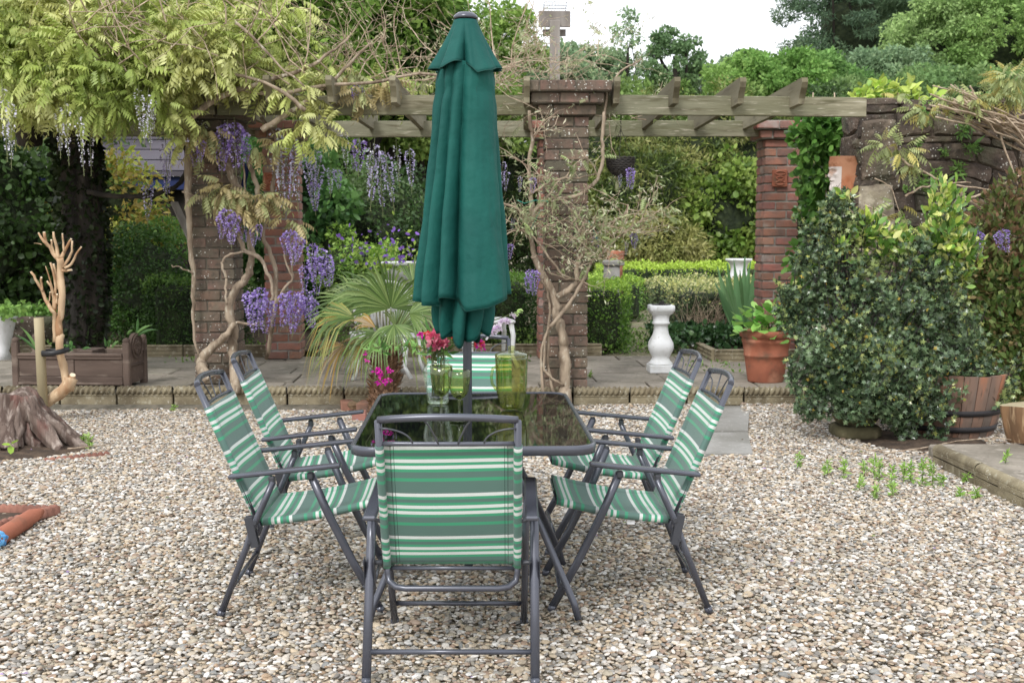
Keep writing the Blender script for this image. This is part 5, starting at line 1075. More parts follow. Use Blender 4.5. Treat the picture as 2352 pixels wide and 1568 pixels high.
frond(PP(790, 790, 9.2), (-.8, .1, -.6), (0, -.8, .6), .32, PB + PY_, 90, 16, .8, cr_)
frond(PP(835, 775, 9.15), (-.6, 0, -.8), (0, -.9, .3), .30, PB + PY_, 100, 18, .6, cr_)
frond(PP(925, 790, 8.9), (.8, -.2, .1), (0, -.6, .8), .24, PY_, 80, 12, 2.0, cr_)
frond(PP(912, 760, 9.2), (.5, .3, .8), (0, -1, .1), .34, PG, 120, 20, .5, cr_)
# ================================================================ WISTERIA
_cv, _cf = [], []
for i in range(6):
    for sd_ in ((-1, 1) if i < 5 else (0,)):
        y0 = .16 + .15 * i; z0 = .10 * math.sin(y0 * 2.2) - .22 * y0 ** 2; b = len(_cv); L_ = .34 - .03 * abs(i - 2)
        if sd_ == 0: d = Vector((0, 1, -.5)).normalized()
        else: d = Vector((sd_ * .72, .40, -.85)).normalized()
        w = Vector((0, 0, 1)).cross(d).normalized(); p = Vector((0, y0, z0)); _cv += [p, p + d * L_ * .45 - w * L_ * .20 + Vector((0, 0, .01)), p + d * L_ + Vector((0, 0, -.05)), p + d * L_ * .45 + w * L_ * .20 + Vector((0, 0, .01))]; _cf += [(b, b + 1, b + 2), (b, b + 2, b + 3)]
b = len(_cv); _cv += [Vector((-.006, 0, 0)), Vector((.006, 0, 0)), Vector((0, .5, .03)), Vector((0, .93, -.09))]; _cf += [(b, b + 1, b + 2), (b, b + 2, b + 3)]
PINN = (np.array([tuple(v) for v in _cv]), _cf)
YG = [(.19, .25, .055), (.31, .38, .10), (.39, .44, .14), (.48, .50, .21), (.35, .36, .12)]
BZ = [(.30, .25, .12), (.25, .27, .12), (.38, .32, .16)]
wi = thing('wisteria', 'huge yellow green wisteria with long flower trusses smothering the left of the pergola', 'wisteria', (-2.0, 9.55, .1))
def vine(pts, r0, r1, parent, yy=9.62, nm='branch', m=None, wob=.004, n=9):
    P_ = [PY(p[0], p[1], yy if len(p) < 3 else p[2]) for p in pts]; Q = []
    for i in range(len(P_) - 1):
        a, b_ = P_[i], P_[i + 1]; pa_ = P_[i - 1] if i else a; nb = P_[i + 2] if i + 2 < len(P_) else b_
        for k in range(4): t_ = k / 4; Q.append(.5 * ((2 * a) + (b_ - pa_) * t_ + (2 * pa_ - 5 * a + 4 * b_ - nb) * t_ ** 2 + (-pa_ + 3 * a - 3 * b_ + nb) * t_ ** 3) + Vector([random.gauss(0, wob) for _ in range(3)]))
    Q.append(P_[-1]); m_ = len(Q); rr = [(r0 + (r1 - r0) * i / (m_ - 1)) * random.uniform(.9, 1.13) for i in range(m_)]; g = MB(); g.tube(Q, rr, n); obj(nm, g, m or M['bark'], parent); return Q
trk_ = []
trk_ += vine([(543, 905, 9.35), (538, 849, 9.45), (535, 816), (535, 782), (538, 758), (525, 715), (528, 691), (545, 661), (569, 634), (575, 607), (579, 580), (572, 547), (585, 516), (590, 466), (591, 430), (579, 395), (569, 356)], .042, .018, wi, nm='trunk')
trk_ += vine([(478, 872, 9.38), (464, 850, 9.4), (463, 833), (474, 809), (515, 772), (538, 742)], .055, .022, wi, 9.55, 'trunk')
vine([(457, 820), (445, 765), (444, 697), (444, 630), (437, 563), (434, 496), (432, 420), (436, 340)], .008, .034, wi, 9.66)
trk_ += vine([(612, 826, 9.9), (629, 731), (634, 681), (633, 631), (622, 580), (606, 546), (606, 518), (616, 479), (626, 430), (633, 385), (638, 330), (600, 270)], .018, .016, wi, 9.7)
trk_ += vine([(547, 437), (537, 415), (527, 395), (520, 361), (498, 336), (458, 316), (430, 260)], .034, .028, wi, 9.64, 'trunk')
vine([(547, 437), (562, 470), (575, 510), (578, 560)], .028, .024, wi, 9.66)
vine([(564, 454), (562, 405), (557, 368)], .009, .007, wi)
trk_ += vine([(557, 528), (552, 548), (562, 575), (599, 594), (613, 626), (626, 655), (624, 700)], .020, .012, wi, 9.55)
vine([(520, 640), (512, 620), (511, 600), (530, 585), (560, 578)], .010, .009, wi, 9.5); vine([(520, 700), (518, 670), (520, 640)], .009, .010, wi, 9.5)
vine([(540, 740), (580, 746), (612, 735)], .012, .006, wi, 9.5)
vine([(634, 700), (655, 660), (672, 640), (660, 610), (653, 582)], .013, .006, wi, 9.6); vine([(672, 640), (670, 600), (668, 560)], .009, .006, wi, 9.6)
vine([(395, 611), (415, 614), (444, 630)], .004, .007, wi, 9.5); vine([(420, 438), (470, 462), (500, 500), (510, 530)], .007, .005, wi, 9.5)
vine([(200, 440), (250, 450), (300, 452), (350, 448), (400, 430), (425, 400), (428, 350), (410, 310)], .022, .018, wi, 10.2, m=M['dark_bark'])
vine([(160, 330), (158, 400), (185, 450), (200, 520), (205, 600)], .022, .03, wi, 10.8, m=M['dark_bark'])
trk_ += vine([(600, 300), (660, 262), (740, 205), (800, 150), (850, 100)], .026, .008, wi, 9.3); trk_ += vine([(430, 280), (500, 225), (600, 190), (700, 160), (760, 120), (800, 90)], .026, .007, wi, 9.2)
trk_ += vine([(560, 205), (640, 215), (760, 195), (860, 190), (960, 170), (1030, 178)], .018, .008, wi, 9.25)
trk_ += vine([(700, 255), (640, 205), (560, 175), (470, 160), (380, 60)], .017, .006, wi, 9.1); vine([(540, 50), (590, 95), (640, 150), (700, 200)], .012, .006, wi, 9.0)
vine([(280, 0), (340, 50), (365, 90), (400, 130)], .012, .005, wi, 9.1); vine([(230, 40), (300, 40), (350, 60)], .010, .005, wi, 9.0)
# thick old trunk in the shade at the far left
g = MB(); tw_ = Vector((-3.52, 10.6, .1))
def otr(u, v): a = 2 * math.pi * u; r = .20 - .05 * v + .028 * math.sin(a * 4 + v * 7) + .01 * math.sin(a * 11 + v * 3); return tw_ + Vector((math.cos(a) * r + .10 * math.sin(v * 3), math.sin(a) * r, v * 2.6))
ot = thing('old_tree', 'thick dark fissured tree trunk standing in deep shade at the left', 'tree', tw_); g.grid(otr, 40, 24, True, closed=True); obj('trunk', g, M['dark_bark'], ot)
for pts, r0, r1 in (([(70, 330, 10.6), (55, 260, 10.5), (20, 200, 10.2)], .12, .07), ([(150, 640, 10.7), (195, 560, 10.6), (205, 480, 10.5), (190, 400, 10.4)], .05, .035), ([(100, 300, 10.6), (150, 250, 10.5), (220, 210, 10.2)], .10, .05)): vine(pts, r0, r1, ot, nm='limb', m=M['dark_bark'])
n_ = 2600; a_ = RNG.uniform(0, 6.28, n_); z_ = RNG.uniform(.3, 2.6, n_); P_ = np.stack([tw_.x + np.cos(a_) * .2 + .10 * np.sin((z_ / 2.6) * 3), tw_.y + np.sin(a_) * .2, z_], 1)
leaves('shade_leaves', ot, M['leaf'], P_, np.stack([np.cos(a_), np.sin(a_), -.4 + 0 * a_], 1), .05, [(.010, .018, .006), (.018, .03, .010), (.03, .045, .016)], ROUND, .3)['kind'] = 'stuff'  # near-black leaves added so the trunk reads as deep shade
# crown of leaves draped over the frame (bulky, reaching back over the whole pergola)
bl = []
def B(px, py, yy, r, rz=None):
    if py > 170 and px < 560: py -= 34
    q = PY(px, py, yy); bl.append((q.x, q.y, q.z, r, r, rz or r * .7))
for px, py, yy, r in ((-60, 60, 9.6, .75), (60, 40, 9.7, .7), (180, 20, 9.8, .65), (300, 20, 9.8, .62), (400, 40, 9.8, .5), (40, 140, 9.4, .55), (150, 120, 9.4, .55), (270, 110, 9.3, .5), (380, 110, 9.3, .48), (480, 110, 9.4, .38), (560, 120, 9.5, .32),
                      (30, 210, 9.2, .36), (130, 200, 9.1, .4), (240, 190, 9.1, .42), (350, 190, 9.1, .36), (450, 180, 9.2, .34), (540, 185, 9.3, .28), (620, 175, 9.4, .24), (690, 200, 9.3, .18), (600, 70, 9.7, .3), (680, 110, 9.8, .24), (640, 20, 9.9, .26), (560, 40, 9.8, .34), (740, 160, 9.7, .16), (800, 200, 10, .14), (870, 205, 10.6, .16), (930, 200, 10.8, .16), (170, 255, 9.0, .28), (260, 270, 9.0, .24), (350, 250, 9.0, .2), (200, 290, 9.1, .16), (400, 300, 9.2, .13), (430, 340, 9.3, .12), (-40, 260, 9.3, .3),
                      (715, 275, 9.2, .12), (700, 310, 9.2, .13), (740, 300, 9.2, .08), (650, 130, 9.6, .2), (0, 60, 10.8, .7), (180, 70, 11, .7), (350, 100, 11, .6), (500, 130, 11, .45), (620, 170, 11.2, .35), (60, 230, 10.6, .5), (210, 220, 10.6, .5), (350, 230, 10.8, .42), (100, 10, 12.2, .8), (300, 60, 12.2, .6)): B(px, py, yy, r)
bl = [b_ for b_ in bl for _ in (0,)] ; fine = []
for (x, y, z, r, _r, rz) in bl:
    for _k in range(9): u_ = unit(1)[0]; s_ = r * random.uniform(.30, .48); fine.append((x + u_[0] * r * .8, y + u_[1] * r * .8, z + u_[2] * rz * .85, s_, s_, s_ * .55))
P_, U_ = blob_pts(bl + fine, 10500, .6); D_ = U_ * .8 + unit(len(P_)) * .45 + np.array([0, -.15, -.30]); cl = palette(YG, len(P_), .14, P_, .35)
V, F, C_ = scatter(PINN, P_, D_, RNG.uniform(.10, .23, len(P_)), cl, roll=.6); put('leaves', tri_mesh('leaves', V, F, C_), M['leaf'], wi, kind='stuff')
# leaf tufts on the older branches
tf = []
for px, py, r in ((470, 300, .12), (455, 345, .06), (520, 430, .10), (500, 450, .08), (545, 455, .09), (590, 460, .08), (470, 440, .06), (620, 450, .06), (560, 490, .06), (640, 330, .06), (590, 340, .07), (655, 500, .05), (680, 510, .05), (830, 215, .1), (800, 170, .08), (880, 190, .08)):
    q = PY(px, py, 9.45); tf.append((q.x, q.y, q.z, r, r, r * .7))
P_, U_ = blob_pts(tf, 240, .8); V, F, C_ = scatter(PINN, P_, U_ + np.array([0, -.2, -.7]), RNG.uniform(.12, .2, 240), palette(BZ, 240, .14), roll=.6); put('young_leaves', tri_mesh('young_leaves', V, F, C_), M['leaf'], wi, kind='stuff')
# bare twigs running over the beams
tg = MB(); tips = []
for k in range(26): q = PY(random.uniform(120, 620), random.uniform(10, 170), random.uniform(8.75, 9.1)); twigs(tg, q, (random.uniform(-1, 1.2), random.uniform(-.5, .1), random.uniform(-.1, .9)), random.uniform(.4, .9), .007, 1, .6, 3, tips)
for k in range(46):
    f = random.random(); px = 560 + 640 * f; q = PY(px, random.uniform(150, 205), random.uniform(9.1, 10.3)); twigs(tg, q, (random.uniform(-1, 1.2), random.uniform(-.3, .3), random.uniform(.1, .9)), random.uniform(.3, .75), .0065, 2, .7, 3, tips)
obj('twigs', tg, M['twig'], wi, 'stuff')
sel = [tips[i] for i in RNG.choice(len(tips), 900)]; P_ = np.array([t_[0] for t_ in sel]); leaves('buds', wi, M['leaf'], P_, unit(900), .035, [(.33, .33, .20), (.40, .36, .24), (.26, .27, .13)], NARROW, .1)
# ---------------------------------------------------------------- flower trusses
def truss_mesh(kind, seed):
    rg = np.random.default_rng(seed); L_ = 1.0; pets = {'lilac': [(.36, .27, .62), (.48, .38, .72), (.28, .18, .52), (.62, .54, .80)], 'white': [(.72, .70, .84), (.82, .82, .88), (.60, .58, .74)], 'pale': [(.52, .48, .72), (.62, .60, .78), (.44, .38, .62)]}[kind]
    n = {'lilac': 190, 'white': 90, 'pale': 150}[kind]; f = rg.random(n) ** (1.0 if kind == 'lilac' else .75); wdt = {'lilac': .20, 'white': .085, 'pale': .12}[kind]
    r = wdt * np.where(f < .12, f / .12 * .8 + .2, 1 - .8 * ((f - .12) / .88) ** 1.1); a = rg.uniform(0, 6.28, n); P_ = np.stack([np.cos(a) * r, np.sin(a) * r, -f * L_], 1); D_ = np.stack([np.cos(a), np.sin(a), rg.uniform(-.9, .2, n)], 1)
    V, F, C_ = scatter(ROUND, P_, D_, {'lilac': .085, 'white': .06, 'pale': .06}[kind] * rg.uniform(.6, 1.2, n) * (1.1 - .55 * f), np.asarray(pets)[rg.integers(0, len(pets), n)] * rg.uniform(.8, 1.15, (n, 1)))
    m = 34; g_ = rg.random(m); P2 = np.stack([rg.normal(0, .006, m), rg.normal(0, .006, m), -g_ * L_ * (1.25 if kind != 'lilac' else 1)], 1); V2, F2, C2 = scatter(NARROW, P2, np.stack([rg.normal(0, 1, m), rg.normal(0, 1, m), rg.uniform(-.4, .3, m)], 1), .045 if kind != 'lilac' else .03, np.tile((.24, .30, .12), (m, 1)))
    x = MB(); x.tube([(0, 0, .12), (.004, 0, -.5), (0, 0, -L_ * 1.2)], .008, 3, cap=False); V3 = np.array(x.v); F3 = np.array([(q[0], q[1], q[2]) for q in x.f] + [(q[0], q[2], q[3]) for q in x.f]); C3 = np.tile((.28, .30, .16), (len(V3), 1))
    V, F, C_ = join([(V, F, C_), (V2, F2, C2), (V3, F3, C3)]); me = tri_mesh('flower_truss', V, F, C_); me.materials.append(M['petal']); return me
TR = {k: [truss_mesh(k, 50 + i) for i in range(4)] for k in ('lilac', 'white', 'pale')}
def truss(parent, px, py, yy, L_, kind, nm='flower_truss', fat=1.0):
    q = PY(px, py, yy); o = bpy.data.objects.new(nm, random.choice(TR[kind])); link(o, parent); o.location = q - root_loc(parent); o.scale = (L_ * fat, L_ * fat, L_); o.rotation_euler = (random.gauss(0, .08), random.gauss(0, .08), random.uniform(0, 6.28)); return o
for px, py, L_ in ((508, 300, .30), (522, 285, .28), (538, 282, .33), (552, 300, .26), (462, 322, .16), (445, 330, .17), (566, 330, .14), (520, 480, .24), (538, 492, .22), (510, 492, .18), (552, 495, .2), (584, 520, .15), (595, 515, .12), (664, 528, .22), (678, 535, .24), (690, 545, .18), (652, 540, .14), (718, 560, .18), (735, 570, .22), (748, 585, .24), (728, 610, .22), (755, 600, .18), (700, 610, .18), (715, 590, .16), (575, 670, .25), (592, 672, .28), (608, 685, .26), (620, 690, .2), (583, 700, .2), (600, 660, .2), (655, 672, .24), (672, 668, .28), (690, 676, .26), (706, 680, .24), (720, 690, .2), (680, 690, .25), (700, 665, .2), (662, 690, .2)):
    truss(wi, px, py, 9.35 + random.uniform(-.1, .15), L_ * 1.05, 'lilac')
for px, py, L_, k in ((635, 290, .55, 'white'), (650, 300, .5, 'white'), (660, 320, .48, 'pale'), (672, 315, .5, 'white'), (685, 330, .42, 'pale'), (700, 335, .40, 'pale'), (640, 330, .5, 'white'), (712, 350, .3, 'pale'), (727, 345, .3, 'pale'), (150, 235, .38, 'white'), (180, 270, .35, 'white'), (205, 262, .38, 'white'), (340, 215, .32, 'white'), (318, 205, .3, 'white'), (345, 240, .28, 'white'), (352, 225, .22, 'white'), (5, 200, .45, 'white'), (25, 235, .4, 'white'), (135, 250, .3, 'white'), (395, 325, .4, 'pale'), (380, 330, .4, 'pale'), (340, 420, .3, 'pale'), (820, 195, .2, 'lilac'), (832, 205, .18, 'pale'), (825, 320, .25, 'lilac'), (810, 330, .2, 'pale'), (860, 330, .45, 'pale'), (872, 345, .45, 'pale'), (885, 350, .4, 'pale'), (850, 340, .35, 'white'), (760, 385, .2, 'pale'), (775, 390, .15, 'lilac'), (735, 375, .3, 'pale'), (720, 420, .22, 'lilac'), (790, 300, .3, 'white'), (910, 330, .3, 'white'), (940, 340, .3, 'pale')):
    truss(wi, px, py, (8.75 if py < 300 and px < 400 else 9.5) + random.uniform(-.1, .25), L_, k, fat=.8 if L_ > .3 else 1)
# ---------------------------------------------------------------- the second wisteria, on the middle pillar
wm_ = thing('wisteria', 'nearly leafless wisteria with pale twisting stems climbing the pillar right of the umbrella', 'wisteria', (.75, 9.12, .05))
vine([(1303, 940, 9.12), (1300, 915, 9.1), (1297.6, 883), (1298.6, 841), (1295.5, 809), (1293, 778), (1285, 740), (1276, 719), (1276, 689), (1257, 651), (1245, 626), (1226, 588)], .048, .026, wm_, 9.16, 'trunk')
A_ = vine([(1388, 257), (1385, 306), (1385, 361), (1375, 402), (1356, 429), (1321, 449), (1267, 459), (1238, 474), (1225, 493), (1220, 530)], .012, .018, wm_, 9.15)
vine([(1385, 310), (1390, 250), (1398, 200), (1425, 165), (1475, 135)], .013, .006, wm_, 9.25)
B_ = vine([(1215, 257), (1219, 294), (1224, 314), (1217, 368), (1218, 430), (1222, 479), (1219, 528), (1222, 565), (1233, 607), (1248, 650)], .013, .022, wm_, 9.22)
C__ = vine([(1278, 683), (1304, 664), (1325, 649), (1325, 620), (1329, 598), (1334, 589), (1353, 552), (1366, 525), (1398, 513), (1435, 491), (1442, 471)], .024, .008, wm_, 9.12)
D__ = vine([(1264, 750), (1287, 725), (1314, 689), (1340, 641), (1361, 602), (1385, 582), (1412, 552), (1440, 530), (1480, 500)], .016, .005, wm_, 9.08)
vine([(1247, 905, 9.1), (1245, 799), (1264, 750)], .011, .010, wm_, 9.12); vine([(1275, 905, 9.1), (1260, 851), (1259, 778), (1264, 714), (1257, 672), (1245, 641)], .012, .010, wm_, 9.14); vine([(1297, 885), (1262, 862), (1249, 840), (1253, 778), (1262, 750)], .009, .008, wm_, 9.1)
E_ = vine([(1150, 465), (1190, 480), (1215, 505), (1245, 520), (1290, 535), (1320, 545), (1350, 552)], .010, .008, wm_, 9.1); F__ = vine([(1325, 645), (1290, 630), (1262, 590), (1225, 545), (1190, 530), (1150, 545)], .010, .006, wm_, 9.1)
G__ = vine([(1218, 450), (1250, 425), (1290, 410), (1330, 408), (1370, 400)], .009, .005, wm_, 9.1)
tg = MB(); tips = []
for src, n_, L_ in ((A_[22:], 6, .24), (B_[6:28], 9, .28), (C__[20:], 22, .34), (D__[16:], 18, .3), (E_, 9, .22), (F__, 8, .25), (G__, 8, .22)):
    for _ in range(n_): q = random.choice(src); twigs(tg, q, (random.uniform(-1, 1), random.uniform(-.5, .2), random.uniform(-.45, .25) if src in (C__, D__) or L_ == .34 else random.uniform(-.3, .8)), L_ * random.uniform(.5, 1.15), .0052, 1 + (_ % 2), .7, 3, tips)
for px, py, n_ in ((1440, 280, 4), (1180, 200, 12), (1150, 150, 6), (1260, 180, 6), (1350, 140, 6)):
    for _ in range(n_): twigs(tg, PY(px + random.uniform(-50, 50), py + random.uniform(-20, 20), 9.5 + random.uniform(-.2, .8)), (random.uniform(-1, 1), 0, random.uniform(-.4, .8)), .4, .005, 2, .7, 3, tips)
obj('twigs', tg, M['twig'], wm_, 'stuff')
sel = [tips[i] for i in RNG.choice(len(tips), 3600)]; P_ = np.array([t_[0] for t_ in sel]) + RNG.normal(0, .02, (3600, 3)); leaves('buds', wm_, M['leaf'], P_, unit(3600), .036, [(.40, .42, .28), (.46, .44, .32), (.26, .32, .16), (.34, .38, .22)], NARROW, .2)
sel = [tips[i] for i in RNG.choice(len(tips), 150)]; P_ = np.array([t_[0] for t_ in sel]); V, F, C_ = scatter(PINN, P_, unit(150) + np.array([0, -.2, -.1]), RNG.uniform(.07, .13, 150), palette([(.34, .36, .2), (.26, .32, .14)], 150), roll=.8); put('young_leaves', tri_mesh('young_leaves', V, F, C_), M['leaf'], wm_, kind='stuff')
for px, py, L_, k in ((1218, 618, .17, 'lilac'), (1228, 622, .19, 'lilac'), (1214, 632, .14, 'lilac'), (1450, 385, .15, 'lilac'), (1448, 395, .13, 'lilac'), (1425, 400, .1, 'pale'), (1370, 530, .15, 'pale'), (1365, 545, .14, 'lilac'), (1455, 535, .12, 'lilac'), (1462, 545, .1, 'pale'), (1440, 555, .1, 'pale'), (1165, 390, .16, 'pale'), (1195, 405, .12, 'pale'), (1225, 408, .12, 'lilac'), (1180, 500, .1, 'pale'), (1172, 560, .12, 'lilac'), (1155, 370, .2, 'pale')): truss(wm_, px, py, 9.1, L_, k)
g = MB(); [g.tube([PY(x, y, 9.08) for x, y in pp], .003, 5) for pp in ([(1188, 460), (1205, 467), (1230, 460), (1256, 462), (1260, 466)], [(1352, 507), (1360, 520), (1370, 545), (1385, 590)], [(1240, 485), (1230, 505), (1218, 528)])]; obj('green_string', g, M['string'], wm_)
# ================================================================ HOLLY AND RIGHT HAND SHRUBS
HG = [(.045, .078, .036), (.085, .13, .066), (.125, .18, .09), (.06, .10, .052), (.20, .25, .09)]
ho = thing('holly_bush', 'wide dark green holly bush with glossy spiny leaves in front of the stone wall', 'holly', (2.70, 7.98, .2))
hb2 = []
for px, py, yy, r in ((1830, 830, 7.9, .22), (1880, 760, 8.0, .26), (1860, 900, 7.8, .22), (1930, 830, 7.8, .3), (1930, 930, 7.7, .2), (2000, 780, 7.9, .32), (2010, 900, 7.7, .28), (2090, 850, 7.8, .3), (2100, 760, 8.0, .28), (2150, 900, 7.8, .24), (2180, 800, 8.0, .26), (1900, 680, 8.0, .22), (1850, 620, 8.1, .16), (1960, 620, 8.0, .2), (2030, 690, 8.0, .26), (2110, 660, 8.0, .22), (2180, 700, 8.0, .18), (1870, 560, 8.1, .12), (1900, 520, 8.1, .12), (1960, 540, 8.1, .12), (2060, 590, 8.0, .16), (2140, 600, 8.0, .14), (1800, 700, 8.1, .10), (1830, 690, 8.1, .12), (2080, 940, 7.7, .16), (2240, 880, 7.9, .10), (2280, 900, 7.9, .08), (2230, 830, 8.0, .10), (1780, 740, 8.1, .06), (2160, 560, 8.1, .1), (2080, 990, 7.7, .09), (2150, 1000, 7.7, .09), (2050, 970, 7.7, .1), (1820, 940, 7.8, .12), (1870, 480, 8.1, .07), (1850, 540, 8.1, .08)):
    px += 44 if px < 1960 else 15 if px < 2060 else 0
    q = PY(px, py, yy); hb2.append((q.x, q.y, q.z, r * .76, r * .76, r * .64))
for (x, y, z, r, _, _) in list(hb2):
    for _k in range(6):
        u_ = unit(1)[0]; s_ = random.uniform(.035, .09); hb2.append((x + u_[0] * r * 1.45, y + u_[1] * r * 1.2, max(.20, z + (u_[2] + .12) * r * 1.45), s_, s_, s_ * .7))
P_, U_ = blob_pts(hb2, 17500, .85)
V, F, C_ = scatter(HOLLY, P_, U_ * .6 + unit(len(P_)) * .8 + np.array([0, 0, .1]), RNG.uniform(.030, .052, len(P_)), palette(HG, len(P_), .22, P_, .3)); put('leaves', tri_mesh('leaves', V, F, C_), M['gloss_leaf'], ho, kind='stuff')
n_ = 700; P_, U_ = blob_pts(hb2, n_, .05); V, F, C_ = scatter(HOLLY, P_, U_ + np.array([0, 0, .6]), RNG.uniform(.02, .035, n_), palette([(.32, .34, .08), (.40, .30, .06), (.25, .32, .1)], n_)); put('young_leaves', tri_mesh('young_leaves', V, F, C_), M['gloss_leaf'], ho, kind='stuff')
hs_ = mat('holly_stem', (.03, .028, .024), .8); b0 = Vector((2.66, 7.95, .22))
for i, (x, y, z, r, _, _) in enumerate(hb2):
    if i % 2 == 0 and z > .35: g = MB(); g.tube(wander(b0 + Vector((random.uniform(-.06, .1), random.uniform(-.05, .05), 0)), (x, y, z + r * .6), 7, .02), [.012 * (1 - i_ / 9) for i_ in range(8)], 6); obj('stem', g, hs_, ho)
tg = MB(); SP, SD = [], []
for _k in range(150):      # leafy shoots breaking the outline
    x, y, z, r, _, _ = hb2[random.randrange(len(hb2))]; u_ = unit(1)[0]; d_ = Vector((u_[0] * .6, -abs(u_[1]) * .3, .75 + .3 * u_[2])).normalized(); a_ = Vector((x, y, z)) + Vector(u_) * r * .6; L_ = random.uniform(.12, .30)
    if a_.z + L_ > 1.62: continue
    g_ = wander(a_, a_ + d_ * L_, 4, .03); tg.tube(g_, [.004, .0035, .003, .002, .0015], 4, cap=False)
    for i_ in range(int(L_ * 90)): SP.append(tuple(g_[0].lerp(g_[-1], random.random()))); SD.append(tuple(unit(1)[0] * .9 + np.array(d_) * .5))
SP = np.array(SP); V, F, C_ = scatter(HOLLY, SP, np.array(SD), RNG.uniform(.028, .045, len(SP)), palette(HG + [(.26, .28, .09)], len(SP), .2)); put('shoot_leaves', tri_mesh('shoot_leaves', V, F, C_), M['gloss_leaf'], ho, kind='stuff')
for (x, y, z, r, _, _) in hb2: 
    for _k in range(3): twigs(tg, (x, y, z), unit(1)[0] + np.array([0, 0, .4]), r * 1.1, .004, 1, .7, 3)
obj('twigs', tg, hs_, ho, 'stuff')
# variegated shrub in the barrel
vb = thing('variegated_shrub', 'tall shrub with bright yellow green leaves and pale crooked trunk growing from the barrel', 'shrub', (3.25, 8.15, .35))
vine([(2208, 880, 8.15), (2200, 800), (2207, 740), (2190, 690), (2202, 650), (2195, 600), (2185, 540), (2170, 500)], .026, .016, vb, 8.12, 'trunk')
for pts in ([(2205, 740), (2160, 700), (2130, 670)], [(2205, 720), (2170, 690), (2140, 680)], [(2205, 830), (2180, 800), (2165, 790)], [(2190, 560), (2180, 480), (2160, 440)], [(2190, 600), (2080, 560), (1990, 530), (1950, 480)], [(2170, 500), (2190, 470), (2210, 440)]): vine(pts, .011, .005, vb, 8.1, 'branch')
vbb = []
for px, py, r in ((2165, 440, .10), (2185, 480, .13), (2150, 480, .1), (2175, 530, .15), (2210, 560, .14), (2220, 590, .12), (2150, 560, .14), (2190, 610, .12), (2040, 540, .13), (2000, 520, .11), (1980, 540, .1), (2080, 560, .1), (2030, 580, .1), (2100, 600, .1), (2120, 700, .09), (2130, 740, .08), (1925, 580, .07), (1945, 450, .05), (1930, 560, .08), (2210, 640, .07), (1880, 600, .05)): q = PY(px, py, 8.0); vbb.append((q.x, q.y, q.z, r, r, r))
P_, U_ = blob_pts(vbb, 1150, .9); V, F, C_ = scatter(OVAL, P_, U_ * .6 + unit(len(P_)) * .6 + np.array([0, 0, .6]), RNG.uniform(.04, .085, len(P_)), palette([(.08, .17, .03), (.16, .27, .05), (.30, .38, .07), (.46, .48, .17), (.10, .20, .04)], len(P_), .2)); put('leaves', tri_mesh('leaves', V, F, C_), M['gloss_leaf'], vb, kind='stuff')
# reddish shrub at the right edge
rs_ = thing('reddish_shrub', 'tall shrub with reddish green narrow leaves against the wall at the right edge', 'shrub', (4.05, 9.0, .1))
rb = []
for px, py, yy, r in ((2260, 560, 9.2, .3), (2330, 540, 9.1, .32), (2230, 650, 9.2, .26), (2300, 640, 9.0, .34), (2370, 640, 9.0, .35), (2250, 740, 9.1, .28), (2320, 760, 8.9, .34), (2390, 780, 8.9, .35), (2270, 820, 9.0, .25), (2340, 860, 8.8, .3), (2380, 920, 8.8, .3), (2300, 480, 9.2, .2), (2350, 440, 9.2, .2), (2220, 560, 9.3, .15), (2330, 960, 8.7, .2), (2200, 720, 9.3, .2)): q = PY(px, py, yy); rb.append((q.x, q.y, q.z, r, r, r * .8))
P_, U_ = blob_pts(rb, 9000, .6); top_c = np.where((P_[:, 2] > 1.2)[:, None], palette([(.14, .10, .05), (.20, .12, .07), (.10, .13, .04), (.13, .16, .05)], 9000, .2), palette([(.06, .11, .025), (.10, .15, .04), (.15, .19, .06), (.18, .14, .06)], 9000, .2))
V, F, C_ = scatter(LEAF, P_, U_ * .7 + unit(9000) * .6 + np.array([0, 0, .3]), RNG.uniform(.05, .085, 9000), top_c); put('leaves', tri_mesh('leaves', V, F, C_), M['leaf'], rs_, kind='stuff')
for i in range(14): q = PY(2230 + i * 11, 1000, 9.0); g = MB(); e = rb[i % len(rb)]; g.tube(wander((q.x, 9.0, .05), (e[0], e[1], e[2]), 6, .02), .007, 5); obj('stem', g, M['twig'], rs_)
# wisteria growing over the stone wall
wr = thing('wisteria', 'thin wisteria shoots and bundled cut stems with few flowers over the stone wall', 'wisteria', (4.3, 9.6, 1.0))
for k in range(46):
    a = random.uniform(0, 1); x0, y0 = 2060 + random.uniform(0, 60), 215 + random.uniform(-30, 60) ; g = MB()
    p = [PY(2180 + random.uniform(-40, 60) - 10 * k / 40, 190 + random.uniform(0, 60) + k * .6, 9.5 + random.uniform(-.25, .2)), PY(2290 + random.uniform(-20, 20), 240 + random.uniform(-10, 50) + k * .7, 9.45 + random.uniform(-.2, .2)), PY(2400, 280 + random.uniform(-20, 60) + k * 1.2, 9.5)]
    g.tube(wander(p[0], p[1], 4, .02)[:-1] + wander(p[1], p[2], 3, .02), random.uniform(.004, .009), 5); obj('cut_stem', g, M['twig'], wr)
for pts, r0 in (([(2060, 358), (2090, 378), (2130, 398), (2170, 420), (2240, 432), (2352, 440)], .010), ([(2080, 452), (2120, 430), (2160, 424), (2230, 420)], .009), ([(2160, 410), (2200, 440), (2260, 480), (2340, 500)], .011), ([(2190, 470), (2240, 450), (2300, 425), (2352, 400)], .012), ([(1985, 470), (2040, 500), (2080, 520)], .006), ([(1910, 470), (1935, 500), (1980, 525), (2030, 540)], .006), ([(2060, 560), (2120, 535), (2170, 520)], .005), ([(2010, 410), (2045, 430), (2060, 470), (2075, 520)], .005), ([(2352, 260), (2300, 300), (2330, 400), (2352, 450)], .009)): vine(pts, r0, r0 * .6, wr, 9.45, 'branch', M['twig'])
bl2 = []
